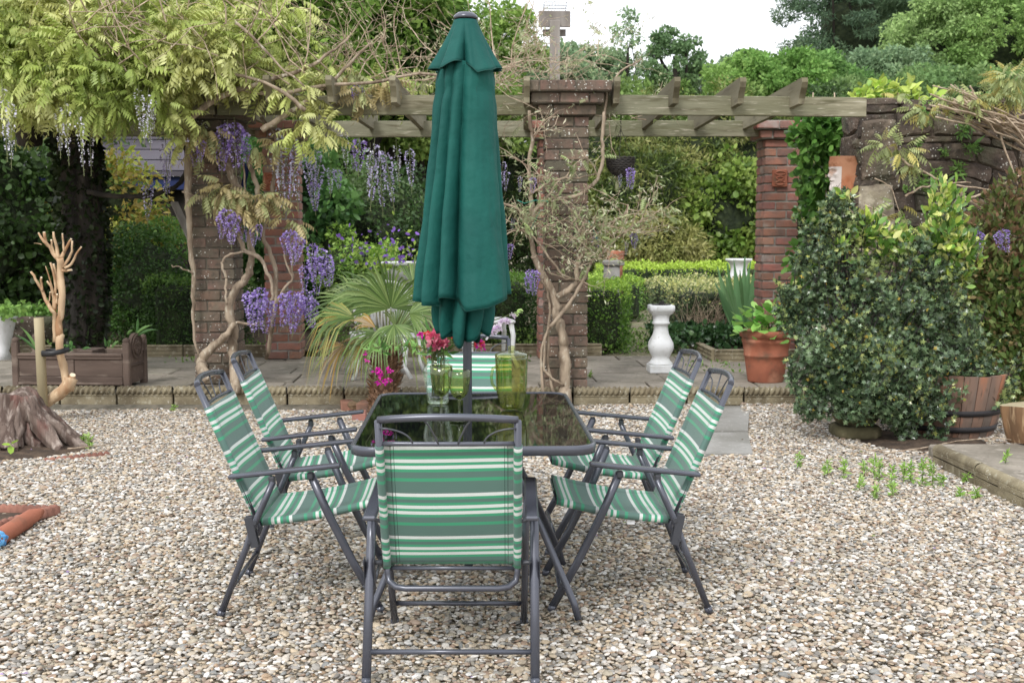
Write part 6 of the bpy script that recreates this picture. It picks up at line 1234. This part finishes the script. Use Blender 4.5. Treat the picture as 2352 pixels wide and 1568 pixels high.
for px, py, r in ((2050, 335, .10), (2075, 345, .10), (2030, 330, .08), (2010, 520, .12), (2050, 530, .10), (1985, 500, .08), (2060, 470, .06), (2090, 380, .05), (2110, 250, .07), (2130, 260, .08), (2060, 222, .06), (2330, 180, .16), (2290, 215, .12), (2340, 210, .12), (2300, 180, .1), (2200, 222, .1), (2240, 230, .09), (2170, 225, .07)): q = PY(px, py, 9.4); bl2.append((q.x, q.y, q.z, r, r, r * .6))
P_, U_ = blob_pts(bl2, 260, .8); V, F, C_ = scatter(PINN, P_, U_ + np.array([0, -.1, -.4]), RNG.uniform(.1, .18, 260), palette([(.30, .34, .14), (.24, .28, .12), (.40, .36, .12)], 260, .15), roll=.7); put('leaves', tri_mesh('leaves', V, F, C_), M['leaf'], wr, kind='stuff')
for px, py, L_ in ((2005, 500, .16), (2020, 505, .14), (1992, 495, .12), (2240, 528, .2), (2250, 535, .14), (2300, 528, .16), (2292, 535, .12), (2145, 560, .1), (2160, 590, .12), (2050, 360, .08)): truss(wr, px, py, 9.2 if py < 520 else 8.1, L_, 'lilac' if px > 2100 else 'pale', fat=1.15)
FL = ['topmost leafy sprig near the top of the stone wall, left of the ferns', 'leafy sprig just under the topmost one on the stone wall', 'largest strap leaved fern high on the stone wall', 'strap leaved fern hanging below the largest one on the wall', 'small fern left of the middle of the stone wall', 'fern spreading over the branch on the stone wall', 'low fern left above the bright shrub on the wall', 'lowest fern on the stone wall, left of the branch', 'round leafed sprig above the branch on the stone wall', 'small leafy sprig low on the wall by the lilac flowers', 'tiny leafy sprig between the two upper groups on the wall']
# ferns and ivy sprigs rooted in the wall
for i, (px, py, r) in enumerate(((2115, 255, .09), (2125, 285, .06), (2215, 300, .09), (2230, 340, .09), (2170, 350, .05), (2200, 385, .08), (2150, 400, .07), (2120, 420, .08), (2175, 430, .06), (2080, 430, .05), (2110, 330, .05))):
    q = PY(px, py, 9.82); w = thing('wall_fern', FL[i], 'fern', q, 'ferns on the stone wall'); n_ = 46; P_ = np.array([q]) + RNG.normal(0, r * .35, (n_, 3)) * (1, .1, 1); U_ = unit(n_); U_[:, 1] = -abs(U_[:, 1]); leaves('fronds', w, M['leaf'], P_, U_, r * .8 if 2 <= i <= 7 else r * .35, [(.10, .20, .05), (.16, .28, .07)], NARROW if 2 <= i <= 7 else ROUND, .1)
# climber between the pillar and the stone wall
cm = thing('climbing_shrub', 'lush broad leaved climber filling the corner between the red pillar and the stone wall', 'climber', (3.15, 10.7, .15))
cb_ = []
for px, py, r in ((1870, 330, .2), (1900, 300, .2), (1925, 330, .2), (1850, 300, .12), (1880, 400, .2), (1920, 400, .18), (1900, 470, .2), (1930, 480, .2), (1870, 480, .15), (1900, 560, .2), (1940, 560, .2), (1860, 600, .2), (1910, 640, .25), (1840, 420, .08), (1835, 350, .06), (1880, 280, .12), (1930, 280, .1), (1850, 680, .2)): q = PY(px, py, 10.7); cb_.append((q.x, q.y, q.z, r, r, r))
P_, U_ = blob_pts(cb_, 2600, .7); V, F, C_ = scatter(ROUND, P_, U_ * .6 + unit(len(P_)) * .5 + np.array([0, -.2, -.2]), RNG.uniform(.06, .10, len(P_)), palette([(.05, .13, .025), (.09, .20, .04), (.14, .27, .06), (.05, .11, .03)], len(P_), .18, P_, .4)); put('leaves', tri_mesh('leaves', V, F, C_), M['leaf'], cm, kind='stuff')
for i in range(5): g = MB(); q = PY(1885 + i * 10, 760, 10.7); g.tube(wander((q.x, 10.7, .15), (q.x + random.uniform(-.2, .2), 10.6, random.uniform(1.6, 2.4)), 8, .02), .006, 5); obj('stem', g, M['twig'], cm)
# bright shoots behind the wall top
bs = thing('bright_shrub', 'shrub with lime green shoots showing above the stone wall top', 'shrub', (3.6, 11.0, .15)); tf = []
for px, py, r in ((1990, 205, .14), (2020, 190, .12), (2070, 195, .14), (1975, 218, .1), (2050, 215, .1), (2100, 212, .12), (2140, 215, .1), (1960, 215, .1), (2035, 180, .06)): q = PY(px, py + 16, 11.0); r *= .75; tf.append((q.x, q.y, q.z, r, r, r))
P_, U_ = blob_pts(tf, 380, .9); leaves('leaves', bs, M['leaf'], P_, U_, .09, [(.30, .42, .08), (.42, .50, .12), (.2, .34, .07)], OVAL, .3); g = MB()
for k in range(6): g.tube(wander((3.3 + k * .2, 11.0, .15), (3.2 + k * .2, 11, 2.7), 6, .01), .006, 5)
obj('stems', g, M['twig'], bs, 'stuff')
# ================================================================ HEDGES AND SHRUBS OF THE GARDEN BEHIND
def box_hedge(label, x0, x1, y0, y1, z0, z1, cols, n, size, group='clipped hedges', nm='box_hedge', tmpl=LEAF, topcols=None, twiggy=0, sk=0.0):
    t = thing(nm, label, 'hedge', ((x0 + x1) / 2, (y0 + y1) / 2, z0), group); g = MB(); i_ = .09
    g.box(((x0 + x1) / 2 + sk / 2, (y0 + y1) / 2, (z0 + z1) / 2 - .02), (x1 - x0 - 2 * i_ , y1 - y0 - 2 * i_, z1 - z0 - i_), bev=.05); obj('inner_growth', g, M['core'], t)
    A = np.array([(x1 - x0) * (y1 - y0), (x1 - x0) * (z1 - z0), (y1 - y0) * (z1 - z0), (y1 - y0) * (z1 - z0)]); f = RNG.choice(4, n, p=A / A.sum()); u, v = RNG.random(n), RNG.random(n); P_ = np.empty((n, 3)); U_ = np.zeros((n, 3))
    X, Y, Z = x0 + u * (x1 - x0), y0 + u * (y1 - y0), z0 + v * (z1 - z0)
    P_[:, 0] = np.where(f < 2, X, np.where(f == 2, x0, x1)); P_[:, 1] = np.where(f == 0, y0 + v * (y1 - y0), np.where(f == 1, y0, Y)); P_[:, 2] = np.where(f == 0, z1, Z)
    U_[f == 0] = (0, 0, 1); U_[f == 1] = (0, -1, 0); U_[f == 2] = (-1, 0, 0); U_[f == 3] = (1, 0, 0)
    bump_ = .045 * np.sin(P_[:, 0] * 5.1 + P_[:, 2] * 3) * np.sin(P_[:, 1] * 4.3 + 1) + RNG.normal(0, .02, n) - RNG.random(n) ** 2 * .07; rc = np.clip((P_[:, 2] - (z1 - .10)) / .10, 0, 1); P_ = P_ + U_ * bump_[:, None]
    P_[:, 0] += sk * (P_[:, 1] - (y0)) / (y1 - y0); P_[:, 1] += .05 * rc * (f == 1); cl = palette(cols, n, .2, P_, .5)
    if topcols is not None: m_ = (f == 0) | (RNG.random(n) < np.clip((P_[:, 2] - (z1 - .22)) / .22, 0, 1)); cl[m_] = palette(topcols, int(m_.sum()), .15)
    keep_ = np.ones(n, bool) if not twiggy else (f == 0) | (RNG.random(n) > twiggy * np.clip(((z1 - .15) - P_[:, 2]) / (z1 - z0) * 2, 0, 1))
    V, F, C_ = scatter(tmpl, P_[keep_], (U_ * .5 + unit(n) * .8 + np.array([0, 0, .25]))[keep_], size * RNG.uniform(.6, 1.3, int(keep_.sum())), cl[keep_]); put('leaves', tri_mesh('leaves', V, F, C_), M['leaf'], t, kind='stuff')
    if twiggy:
        tg = MB()
        for _ in range(160): twigs(tg, (random.uniform(x0, x1), y0 + .02, z0 + random.uniform(0, .2)), (random.uniform(-.4, .4), -.1, 1), random.uniform(.2, .45), .004, 1, .6, 2)
        obj('twigs', tg, M['twig'], t, 'stuff')
    return t
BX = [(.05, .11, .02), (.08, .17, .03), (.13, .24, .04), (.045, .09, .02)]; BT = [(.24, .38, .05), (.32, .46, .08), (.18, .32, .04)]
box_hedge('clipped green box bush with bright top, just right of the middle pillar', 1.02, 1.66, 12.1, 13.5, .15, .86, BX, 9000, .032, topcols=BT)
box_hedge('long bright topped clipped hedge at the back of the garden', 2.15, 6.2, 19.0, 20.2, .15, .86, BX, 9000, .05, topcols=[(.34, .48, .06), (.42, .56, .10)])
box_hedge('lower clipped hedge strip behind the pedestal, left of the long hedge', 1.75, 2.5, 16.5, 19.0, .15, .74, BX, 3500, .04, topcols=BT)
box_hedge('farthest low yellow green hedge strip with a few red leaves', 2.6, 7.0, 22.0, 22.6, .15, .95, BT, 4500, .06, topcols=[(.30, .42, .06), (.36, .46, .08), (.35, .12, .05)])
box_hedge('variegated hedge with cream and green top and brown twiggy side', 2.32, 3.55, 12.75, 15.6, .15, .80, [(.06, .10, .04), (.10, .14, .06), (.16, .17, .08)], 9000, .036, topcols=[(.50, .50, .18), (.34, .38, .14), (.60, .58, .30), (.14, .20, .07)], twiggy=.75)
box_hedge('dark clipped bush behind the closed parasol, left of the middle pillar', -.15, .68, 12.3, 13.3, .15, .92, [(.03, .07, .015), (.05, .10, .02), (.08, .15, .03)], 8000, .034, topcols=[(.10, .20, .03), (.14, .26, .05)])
box_hedge('dark lower clipped bush beside the left pillar', -3.35, -2.35, 12.15, 12.9, .15, .92, [(.025, .055, .014), (.04, .085, .02), (.06, .12, .03)], 7000, .034, topcols=[(.10, .18, .03), (.07, .14, .03)])
def bush(nm, label, cat, c, rad, k, n, size, cols, tmpl=LEAF, m='leaf', r0=.12, r1=.25, core=True, trunk=None, group=None, thick=.5, patch=.5, inner=.3, coref=.6, squash=.75, droop=.2):
    t = thing(nm, label, cat, (c[0], c[1], c[2] - rad[2]), group); B_ = sub_blobs(c, rad, k, r0, r1, squash, inner)
    if core:
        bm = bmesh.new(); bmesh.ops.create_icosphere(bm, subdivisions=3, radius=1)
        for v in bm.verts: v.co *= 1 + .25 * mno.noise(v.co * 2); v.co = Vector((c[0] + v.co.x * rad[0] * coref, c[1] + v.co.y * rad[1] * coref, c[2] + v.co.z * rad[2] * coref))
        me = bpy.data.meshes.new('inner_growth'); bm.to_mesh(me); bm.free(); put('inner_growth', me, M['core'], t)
    P_, U_ = blob_pts(B_, n, thick); leaves('leaves' if cat != 'tree' else 'crown', t, M[m], P_, U_, size, cols, tmpl, droop, patch=patch)['kind'] = 'stuff'
    if trunk:
        g = MB(); z0 = trunk[1]; tp_ = Vector(c) + Vector((0, 0, rad[2] * .2)); b_ = Vector((c[0] + random.uniform(-.2, .2), c[1], z0)); pts = wander(b_, tp_, 8, .015); g.tube(pts, [trunk[0] * (1 - .65 * i / 8) for i in range(9)], 8); tr = obj('trunk', g, M['dark_bark'], t)
        for i in range(9):
            b2 = B_[RNG.integers(0, k)]; s_ = pts[random.randint(3, 7)]; g = MB(); g.tube(wander(s_, b2[:3], 5, .03), [trunk[0] * .35 * (1 - .7 * j / 5) for j in range(6)], 5); obj('limb', g, M['dark_bark'], tr)
    return t
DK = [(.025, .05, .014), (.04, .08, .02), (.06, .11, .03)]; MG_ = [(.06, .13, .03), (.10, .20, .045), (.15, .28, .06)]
bush('clipped_conifer', 'dark rounded clipped evergreen behind the wooden planter', 'shrub', (-3.42, 12.9, .82), (.64, .6, .74), 80, 20000, .036, [(.03, .07, .015), (.05, .11, .022), (.08, .17, .035), (.13, .23, .04)], r0=.14, r1=.22, thick=.45, coref=.60)
bush('light_shrub', 'light green rounded shrub behind the palm', 'shrub', (-1.45, 14.2, 1.0), (.52, .5, .42), 30, 7000, .045, [(.20, .34, .06), (.28, .42, .09), (.14, .26, .05)], r0=.1, r1=.2)
bush('camellia', 'glossy dark green leafy shrub behind the red pillar', 'shrub', (-2.1, 14.6, 1.5), (.75, .6, 1.1), 40, 9000, .075, [(.04, .10, .03), (.07, .15, .04), (.11, .22, .06)], ROUND, r0=.2, r1=.35)
bush('dark_shrub', 'dark leafy shrub filling the background left of the parasol', 'shrub', (-.95, 15.6, 1.35), (.9, .6, .95), 46, 9000, .06, [(.03, .06, .02), (.05, .10, .03), (.09, .14, .05)], r0=.2, r1=.35)
bush('orange_tipped_shrub', 'shrub with orange and yellow young leaves in the shade under the pergola', 'shrub', (-4.0, 13.6, 1.5), (.55, .5, .75), 30, 4500, .07, [(.22, .30, .05), (.32, .34, .06), (.32, .25, .06), (.12, .20, .04)], r0=.15, r1=.3)
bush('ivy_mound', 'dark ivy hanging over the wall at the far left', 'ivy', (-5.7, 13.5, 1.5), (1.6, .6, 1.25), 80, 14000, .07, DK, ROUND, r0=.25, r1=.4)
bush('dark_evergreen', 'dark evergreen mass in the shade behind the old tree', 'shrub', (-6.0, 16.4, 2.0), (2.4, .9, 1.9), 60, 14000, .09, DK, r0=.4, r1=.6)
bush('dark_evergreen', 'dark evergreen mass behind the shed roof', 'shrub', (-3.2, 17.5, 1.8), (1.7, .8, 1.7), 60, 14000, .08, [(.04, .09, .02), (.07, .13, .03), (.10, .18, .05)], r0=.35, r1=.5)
GC = [(.05, .08, .02), (.10, .14, .03), (.18, .21, .06), (.26, .27, .09), (.32, .31, .12)]
for i, (px, py, yy, rx, rz, cols, lb, tm_) in enumerate(((1480, 480, 17.5, 1.0, 1.25, GC[:4], 'feathery golden green conifer behind the hanging basket', NARROW), (1600, 400, 18.5, 1.3, 1.5, GC, 'tall golden conifer hedge behind the right hand arch', NARROW), (1660, 490, 17.6, .85, .95, [(.10, .17, .03), (.17, .25, .05), (.25, .33, .08), (.07, .12, .03)], 'ivy covered hedge section left of the red right hand pillar', ROUND), (1760, 430, 18.5, 1.0, 1.5, GC[:3], 'conifer hedge section hidden mostly by the right hand red pillar', NARROW), (1330, 440, 18.8, 1.2, 1.5, GC[:3], 'dark conifer section behind the middle pillar', NARROW), (1180, 460, 18.6, 1.2, 1.4, DK + GC[:1], 'dark hedge section directly right of the parasol', NARROW), (1020, 440, 18.6, 1.3, 1.5, GC[:3], 'dull green hedge section behind the parasol', NARROW), (860, 440, 18.8, 1.3, 1.5, [(.06, .12, .03), (.11, .18, .05), (.16, .24, .07)], 'mid green hedge section left of the parasol', LEAF), (700, 430, 19, 1.4, 1.6, DK, 'dark hedge section behind the left red pillar', LEAF), (1500, 560, 17.0, .7, .5, GC[2:], 'low golden conifer in front of the tall hedge', NARROW), (1940, 420, 18.5, 1.4, 1.6, DK, 'dark hedge section behind the climber', LEAF))):
    yy = yy + 4.8; rx *= 1.27; rz *= 1.2; q = PY(px, py, yy); bush('conifer_hedge' if tm_ is NARROW else 'leafy_hedge', lb, 'hedge', (q.x, yy, max(rz * .75 + .15, q.z)), (rx, .9, rz), 100, 16000, .105 if tm_ is NARROW else .085, cols, tm_, r0=.2, r1=.45, group='tall hedge sections at the back', patch=.35, coref=.66, thick=.5)
# iris blades and ivy cover
ir = thing('iris_clump', 'clump of upright broad grey green iris leaves in the variegated hedge bed', 'iris', (2.75, 12.5, .2))
for (bx_, by_), (tx_, ty_) in (((1690, 700), (1648, 612)), ((1695, 700), (1672, 605)), ((1705, 705), (1686, 596)), ((1710, 700), (1712, 590)), ((1712, 700), (1700, 620)), ((1716, 700), (1735, 610)), ((1720, 700), (1750, 622)), ((1700, 705), (1658, 640)), ((1722, 705), (1762, 640)), ((1706, 700), (1725, 600)), ((1698, 700), (1664, 622)), ((1728, 705), (1742, 650)), ((1690, 702), (1642, 650))): blade(ir, PY(bx_, by_ + 60, 12.5), PY(tx_, ty_, 12.45), .085, M['leaf'], [(.16, .32, .14), (.21, .38, .17), (.13, .27, .10)], bend=.02)
iv = thing('ivy_patch', 'low dark ivy covering the front of the bed with the variegated hedge', 'ivy', (2.6, 12.35, .2)); n_ = 3200; P_ = np.stack([RNG.uniform(1.9, 3.5, n_), RNG.uniform(12.02, 12.75, n_), RNG.uniform(.2, .42, n_)], 1); P_ = P_[(P_[:, 0] - 1.75) > (12.75 - P_[:, 1]) * .55]
leaves('leaves', iv, M['gloss_leaf'], P_, unit(len(P_)) * .5 + np.array([0, -.5, .6]), .05, [(.03, .07, .025), (.05, .11, .04), (.09, .16, .06)], ROUND, 0)['kind'] = 'stuff'
gc = []
for (xa, xb, ya, yb, n_, hh) in ((-5.2, -1.9, 12.05, 12.5, 1500, .1), (-1.6, .7, 12.05, 12.6, 2600, .22), (1.3, 2.3, 11.95, 14.5, 1300, .05), (2.0, 2.5, 10.2, 11.2, 60, .03), (.0, .6, 11.2, 11.8, 60, .03), (-2.9, -2.4, 11.2, 11.5, 60, .03)): gc.append(np.stack([RNG.uniform(xa, xb, n_), RNG.uniform(ya, yb, n_), RNG.uniform(.15, .18 + hh, n_)], 1))
P_ = np.concatenate(gc); tag(leaves('ground_cover', None, M['leaf'], P_, unit(len(P_)) * .5 + np.array([0, 0, .8]), .035, [(.10, .18, .04), (.16, .26, .06), (.07, .12, .03)], LEAF, 0), 'low green weeds and seedlings covering the garden beds and path', kind='stuff')
fl = thing('purple_flowers', 'small purple flowers and yellow green sprigs above the palm', 'flowers', (-1.0, 13.2, .2)); n_ = 90; q = PY(885, 575, 13.2); P_ = np.array(q) + RNG.normal(0, 1, (n_, 3)) * (.24, .1, .12)
leaves('flower_heads', fl, M['petal'], P_, unit(n_), .045, [(.22, .12, .45), (.30, .2, .55)], ROUND, 0)['kind'] = 'stuff'; P_ = np.array(q) + RNG.normal(0, 1, (400, 3)) * (.28, .12, .15) - (0, 0, .1); leaves('leaves', fl, M['leaf'], P_, unit(400), .05, [(.3, .42, .08), (.18, .3, .06)])['kind'] = 'stuff'
# ================================================================ WHITE URNS, PLINTH, CAST CHAIRS
def lathe_thing(nm, lb, cat, c, prof_, m='white_paint', sq_=0, group=None, part='bowl', n=32):
    t = thing(nm, lb, cat, c, group); obj(part, MB().lathe(prof_, c, n, sq=sq_), M[m], t); return t
q = PY(1697, 600, 15.5); u_ = .18; bz = .15
lathe_thing('garden_urn', 'white flared urn standing behind the iris leaves', 'urn', Vector((q.x, 15.5, .56)), [(.11, 0), (.11, .03), (.06, .05), (.05, .1), (.08, .13), (.145, .17), (.15, .23), (.12, .28), (.105, .36), (.12, .43), (.165, .47), (.175, .48), (.175, .50), (.14, .50), (.1, .42), (.001, .40)], group='white urns')
obj('pedestal', MB().box((q.x, 15.5, .36), (.3, .3, .42), bev=.01), M['white_paint'], [o for o in COLL.objects if o.name.startswith('garden_urn')][0])
q = PY(928, 580, 13.6); tt = lathe_thing('garden_urn', 'wide white bowl urn with beaded rim partly hidden by the parasol', 'urn', Vector((q.x, 13.6, .6)), [(.12, 0), (.1, .04), (.06, .1), (.12, .18), (.2, .28), (.235, .36), (.24, .42), (.262, .43), (.268, .455), (.26, .47), (.22, .468), (.2, .40), (.001, .38)], group='white urns'); obj('pedestal', MB().box((q.x, 13.6, .38), (.3, .3, .45), bev=.01), M['white_paint'], tt)
q = PY(1405, 615, 15.2); pl_ = thing('stone_plinth', 'small grey stone plinth with flat cap behind the bright hedge', 'plinth', (q.x, 15.2, .15)); obj('column', MB().lathe([(.16, 0), (.10, .5), (.10, .9)], (q.x, 15.2, .15), 20, sq=.6), M['concrete'], pl_); obj('cap', MB().box((q.x + .02, 15.2, q.z + .06), (.26, .26, .06), bev=.01), M['concrete'], pl_)
q = PY(1395, 590, 17.5); obj_ = thing('red_pot', 'terracotta pot on the far plinth seen between the branches', 'pot', (q.x, 16.5, .15)); obj('pot_body', MB().lathe([(.10, 0), (.10, .75), (.12, .95), (.125, 1.0), (.001, 1.0)], (q.x, 16.5, .15), 20), M['terracotta'], obj_)
def garden_chair(lb, c, a, hz=1.0):
    t = thing('cast_chair', lb, 'chair', c, 'white cast metal garden chairs'); t.rotation_euler = (0, 0, a); t.scale = (1, 1, hz)
    def o_(nm, g): me = g.mesh(nm); me.materials.append(M['white_metal']); o = bpy.data.objects.new(nm, me); link(o, t); return o
    for sx in (-1, 1):
        for sy in (-1, 1):
            g = MB(); g.tube([(sx * .19, sy * .18, .42), (sx * .21, sy * .20, .30), (sx * .20, sy * .19, .12), (sx * .25, sy * .24, .0)], [.026, .024, .018, .022], 8); o_('leg', g)
    g = MB(); g.box((0, 0, .43), (.46, .44, .03), bev=.01); o_('seat', g)
    for sx in (-1, 1): g = MB(); g.tube([(sx * .2, .2, .44), (sx * .23, .25, .7), (sx * .2, .28, .92)], .016, 8); o_('back_post', g)
    for i in range(7): x = -.16 + i * .053; g = MB(); g.tube([(x, .21, .45), (x * 1.1, .25, .70), (x, .275, .90)], .008, 6); o_('back_rod', g)
    g = MB(); g.tube([(-.2, .28, .92), (-.1, .285, .97), (0, .285, .985), (.1, .285, .97), (.2, .28, .92)], .016, 8); o_('top_rail', g)
garden_chair('white cast metal garden chair behind the palm leaves', (-.80, 10.25, .15), R(192), .86); garden_chair('white cast metal garden chair behind the far folding chair, right of the parasol', (.17, 11.05, .15), R(100)); garden_chair('white cast metal garden chair between the palm and the parasol', (-.62, 10.9, .15), R(170), .72)
# ================================================================ SHED, LADDER, LEANING PLANK, TROUGH
sh = thing('garden_shed', 'shed with grey felt roof and blue painted fascia in the shade at the left', 'shed', (-4.3, 16.0, .15))
g = MB(); vs = [(-5.7, 14.9, 2.16), (-3.25, 14.9, 2.16), (-3.25, 16.3, 2.78), (-5.7, 16.3, 2.78)]; g.add(vs + [(x, y, z - .06) for x, y, z in vs], [(0, 1, 2, 3), (7, 6, 5, 4), (0, 4, 5, 1), (1, 5, 6, 2), (2, 6, 7, 3), (3, 7, 4, 0)]); obj('roof', g, M['slate'], sh)
for k in range(4): g = MB(); y0, z0 = 14.9 + k * .35, 2.163 + k * .155; g.add([(-5.7, y0, z0 + .012), (-3.25, y0, z0 + .012), (-3.25, y0 + .34, z0 + .155), (-5.7, y0 + .34, z0 + .155)], [(0, 1, 2, 3)]); obj('roof_strip', g, M['slate'], sh)
g = MB(); g.box((-4.47, 14.96, 2.02), (2.4, .03, .16)); obj('fascia', g, M['blue'], sh); g = MB(); g.box((-4.47, 15.7, 1.05), (2.3, 1.2, 1.85)); obj('wall', g, M['dark_bark'], sh)  # near-black box stands in for the unlit inside under the roof
bt_ = PY(562, 400, 9.98); rg_ = thing('blue_rag', 'bright blue cloth hanging between the vine stems beside the left pillar', 'cloth', (bt_.x, bt_.y, bt_.z)); g = MB(); g.grid(lambda u, v: Vector((bt_.x - .02 + .045 * u + .01 * math.sin(v * 5), bt_.y + .012 * math.sin(u * 9 + v * 3), bt_.z + .09 - .20 * v)), 8, 10, True); o = obj('cloth', g, M['blue'], rg_); o.modifiers.new('cloth', 'SOLIDIFY').thickness = .003
p0, p1 = PY(400, 465, 11.4), PY(432, 535, 11.2); lp = thing('leaning_plank', 'grey weathered plank leaning behind the left pillar', 'plank', (p1.x, p1.y, .2)); d_ = (p1 - p0).normalized(); g = MB(); g.tube([p0, p1, p1 + d_ * .9], .05, 4, flat=.3, smooth=False); obj('board', g, M['post_wood'], lp)
la, lb_ = PY(62, 600, 13.9), PY(66, 700, 13.7); ld = thing('wooden_ladder', 'small brown wooden trellis ladder leaning on the far left wall', 'ladder', (la.x, 13.8, .15))
for dx in (-.085, .085): g = MB(); g.box((la.x + dx, 13.85, .75), (.03, .025, 1.15)); obj('rail', g, M['chest'], ld)
for k in range(5): g = MB(); g.box((la.x, 13.83, .40 + k * .19), (.20, .025, .03)); obj('rung', g, M['chest'], ld)
q = PY(62, 735, 12.3); tr_ = thing('stone_trough', 'dark stone trough planted with greenery under the ladder at left', 'trough', (q.x, 12.6, .15)); obj('basin', MB().lathe([(.22, 0), (.24, .18), (.30, .28), (.31, .36), (.27, .36), (.25, .3), (.001, .3)], (q.x, 12.6, .18), 20, sq=.5), M['wallstone'], tr_)
P_ = np.array([q.x, 12.6, .56]) + RNG.normal(0, 1, (500, 3)) * (.15, .12, .05); leaves('plants', tr_, M['leaf'], P_, unit(500), .05, [(.14, .26, .06), (.2, .34, .08)], ROUND)['kind'] = 'stuff'
q = PY(5, 725, 11.8); uw = thing('grey_urn', 'pale ribbed grey urn with a small plant at the left edge', 'urn', (q.x, 11.8, .15)); obj('bowl', MB().lathe([(.1, 0), (.07, .08), (.1, .2), (.15, .40), (.165, .42), (.14, .42), (.001, .38)], (q.x - .02, 11.8, .15), 24), M['white_paint'], uw)
P_ = np.array([q.x, 11.8, .62]) + RNG.normal(0, 1, (260, 3)) * (.09, .09, .04); leaves('plants', uw, M['leaf'], P_, unit(260), .045, [(.14, .26, .06), (.2, .34, .08)], ROUND)['kind'] = 'stuff'
# ================================================================ TREES BEYOND THE GARDEN
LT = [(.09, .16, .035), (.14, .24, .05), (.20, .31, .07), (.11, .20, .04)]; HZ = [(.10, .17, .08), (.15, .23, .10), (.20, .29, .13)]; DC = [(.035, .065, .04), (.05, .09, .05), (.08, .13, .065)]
HZ = [(.15, .23, .13), (.20, .29, .16), (.26, .35, .19)]; DC = [(.07, .115, .07), (.10, .16, .09), (.145, .21, .115)]; LT = [(.12, .20, .045), (.18, .29, .06), (.25, .36, .09), (.14, .24, .05)]  # distance haze is painted into HZ and DC as paler, bluer leaves
def tree(lb, px, py, yy, rx, rz, cols, n=24000, size=.13, k=70, r0=.4, r1=.9, nm='broadleaf_tree', tr=.25, core=False, thick=.6, ry=None, patch=1.0, squash=.7, inner=.3, coref=.42, tmpl=LEAF):
    n = int(n * 1.45); size *= .84; k = int(k * 1.7); r0 *= .62; r1 *= .72; q = PY(px, py, yy); return bush(nm, lb, 'tree', (q.x, yy, q.z), (rx, ry or rx * .8, rz), k, n, size, cols, tmpl, 'far_leaf', r0, r1, core, (tr, .1), 'trees beyond the garden', thick, patch, inner, coref, squash)
tree('large mid green tree rising behind the wisteria, left of the parasol', 690, 60, 20, 2.3, 1.9, LT, 30000, .12, 80, .35, .8, core=True)
tree('dark leafy tree directly left of the parasol top', 860, 60, 21, 1.5, 1.7, [(.06, .12, .03), (.09, .17, .04), (.14, .24, .05)], 26000, .12, 70, .3, .65)
tree('lighter tree with open crown right of the parasol top', 1110, 120, 24, 1.25, 1.2, LT, 8500, .11, 46, .2, .42)
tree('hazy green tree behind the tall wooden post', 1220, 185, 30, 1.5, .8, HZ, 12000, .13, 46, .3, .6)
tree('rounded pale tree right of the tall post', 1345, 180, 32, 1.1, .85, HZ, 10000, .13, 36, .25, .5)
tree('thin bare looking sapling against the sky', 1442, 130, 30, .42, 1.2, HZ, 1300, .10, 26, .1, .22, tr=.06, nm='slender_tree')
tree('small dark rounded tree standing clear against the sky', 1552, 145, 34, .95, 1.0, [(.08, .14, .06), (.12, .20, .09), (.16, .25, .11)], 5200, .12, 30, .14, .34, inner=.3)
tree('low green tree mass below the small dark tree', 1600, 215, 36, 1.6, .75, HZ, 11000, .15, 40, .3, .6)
tree('tiny dark pine tops on the skyline', 1712, 150, 60, 1.3, .75, DC, 6000, .2, 26, .3, .55, nm='pine_tree')
tree('bright green bushy tree above the right hand rafters', 1770, 195, 30, 1.6, .75, [(.13, .25, .06), (.18, .31, .08), (.23, .36, .10)], 18000, .13, 50, .3, .6, core=True)
tree('low bright tree mass at the end of the rafters', 1880, 205, 31, 1.3, .9, [(.10, .20, .06), (.15, .27, .08)], 13000, .13, 40, .3, .6, core=True)
tree('big dark blue green conifer with layered branches', 1955, 60, 40, 2.3, 3.0, DC, 30000, .17, 120, .35, .8, nm='conifer_tree', core=True, squash=.35, inner=.35, patch=1.5, tmpl=NARROW)
tree('second dark conifer at the top right centre', 2110, 10, 44, 2.4, 3.1, DC, 26000, .18, 100, .4, .85, nm='conifer_tree', core=True, squash=.4)
tree('mid green tree in front of the dark conifers', 2060, 190, 33, 1.5, 1.0, HZ, 16000, .13, 50, .3, .6, core=True)
tree('large pale green tree sloping down from the upper right', 2180, 120, 35, 2.0, 1.7, [(.17, .26, .10), (.22, .32, .12), (.28, .39, .15)], 30000, .12, 80, .35, .7, core=True)
tree('fresh green tree filling the right edge', 2320, 110, 34, 2.0, 1.9, [(.15, .25, .07), (.20, .31, .10), (.26, .38, .12)], 30000, .12, 80, .35, .7, core=True)
tree('dark tree crown in the upper right corner', 2290, -40, 42, 2.4, 1.6, DC + HZ[:1], 18000, .16, 60, .4, .8, core=True)
tree('low tree mass just above the stone wall', 2180, 225, 28, 3.4, .55, [(.13, .22, .08), (.18, .27, .10)], 20000, .12, 60, .3, .5, core=True)
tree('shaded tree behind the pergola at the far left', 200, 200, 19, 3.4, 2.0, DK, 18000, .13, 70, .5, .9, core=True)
tree('green tree filling the gap under the beams behind the parasol', 950, 270, 22, 2.4, .9, [(.14, .22, .05), (.22, .30, .08), (.09, .15, .04)], 18000, .12, 60, .3, .6, core=True)
tree('low green tree line seen between the beams at right', 1500, 275, 25, 3.2, .6, [(.10, .17, .04), (.16, .24, .07)], 18000, .12, 60, .3, .5, core=True)
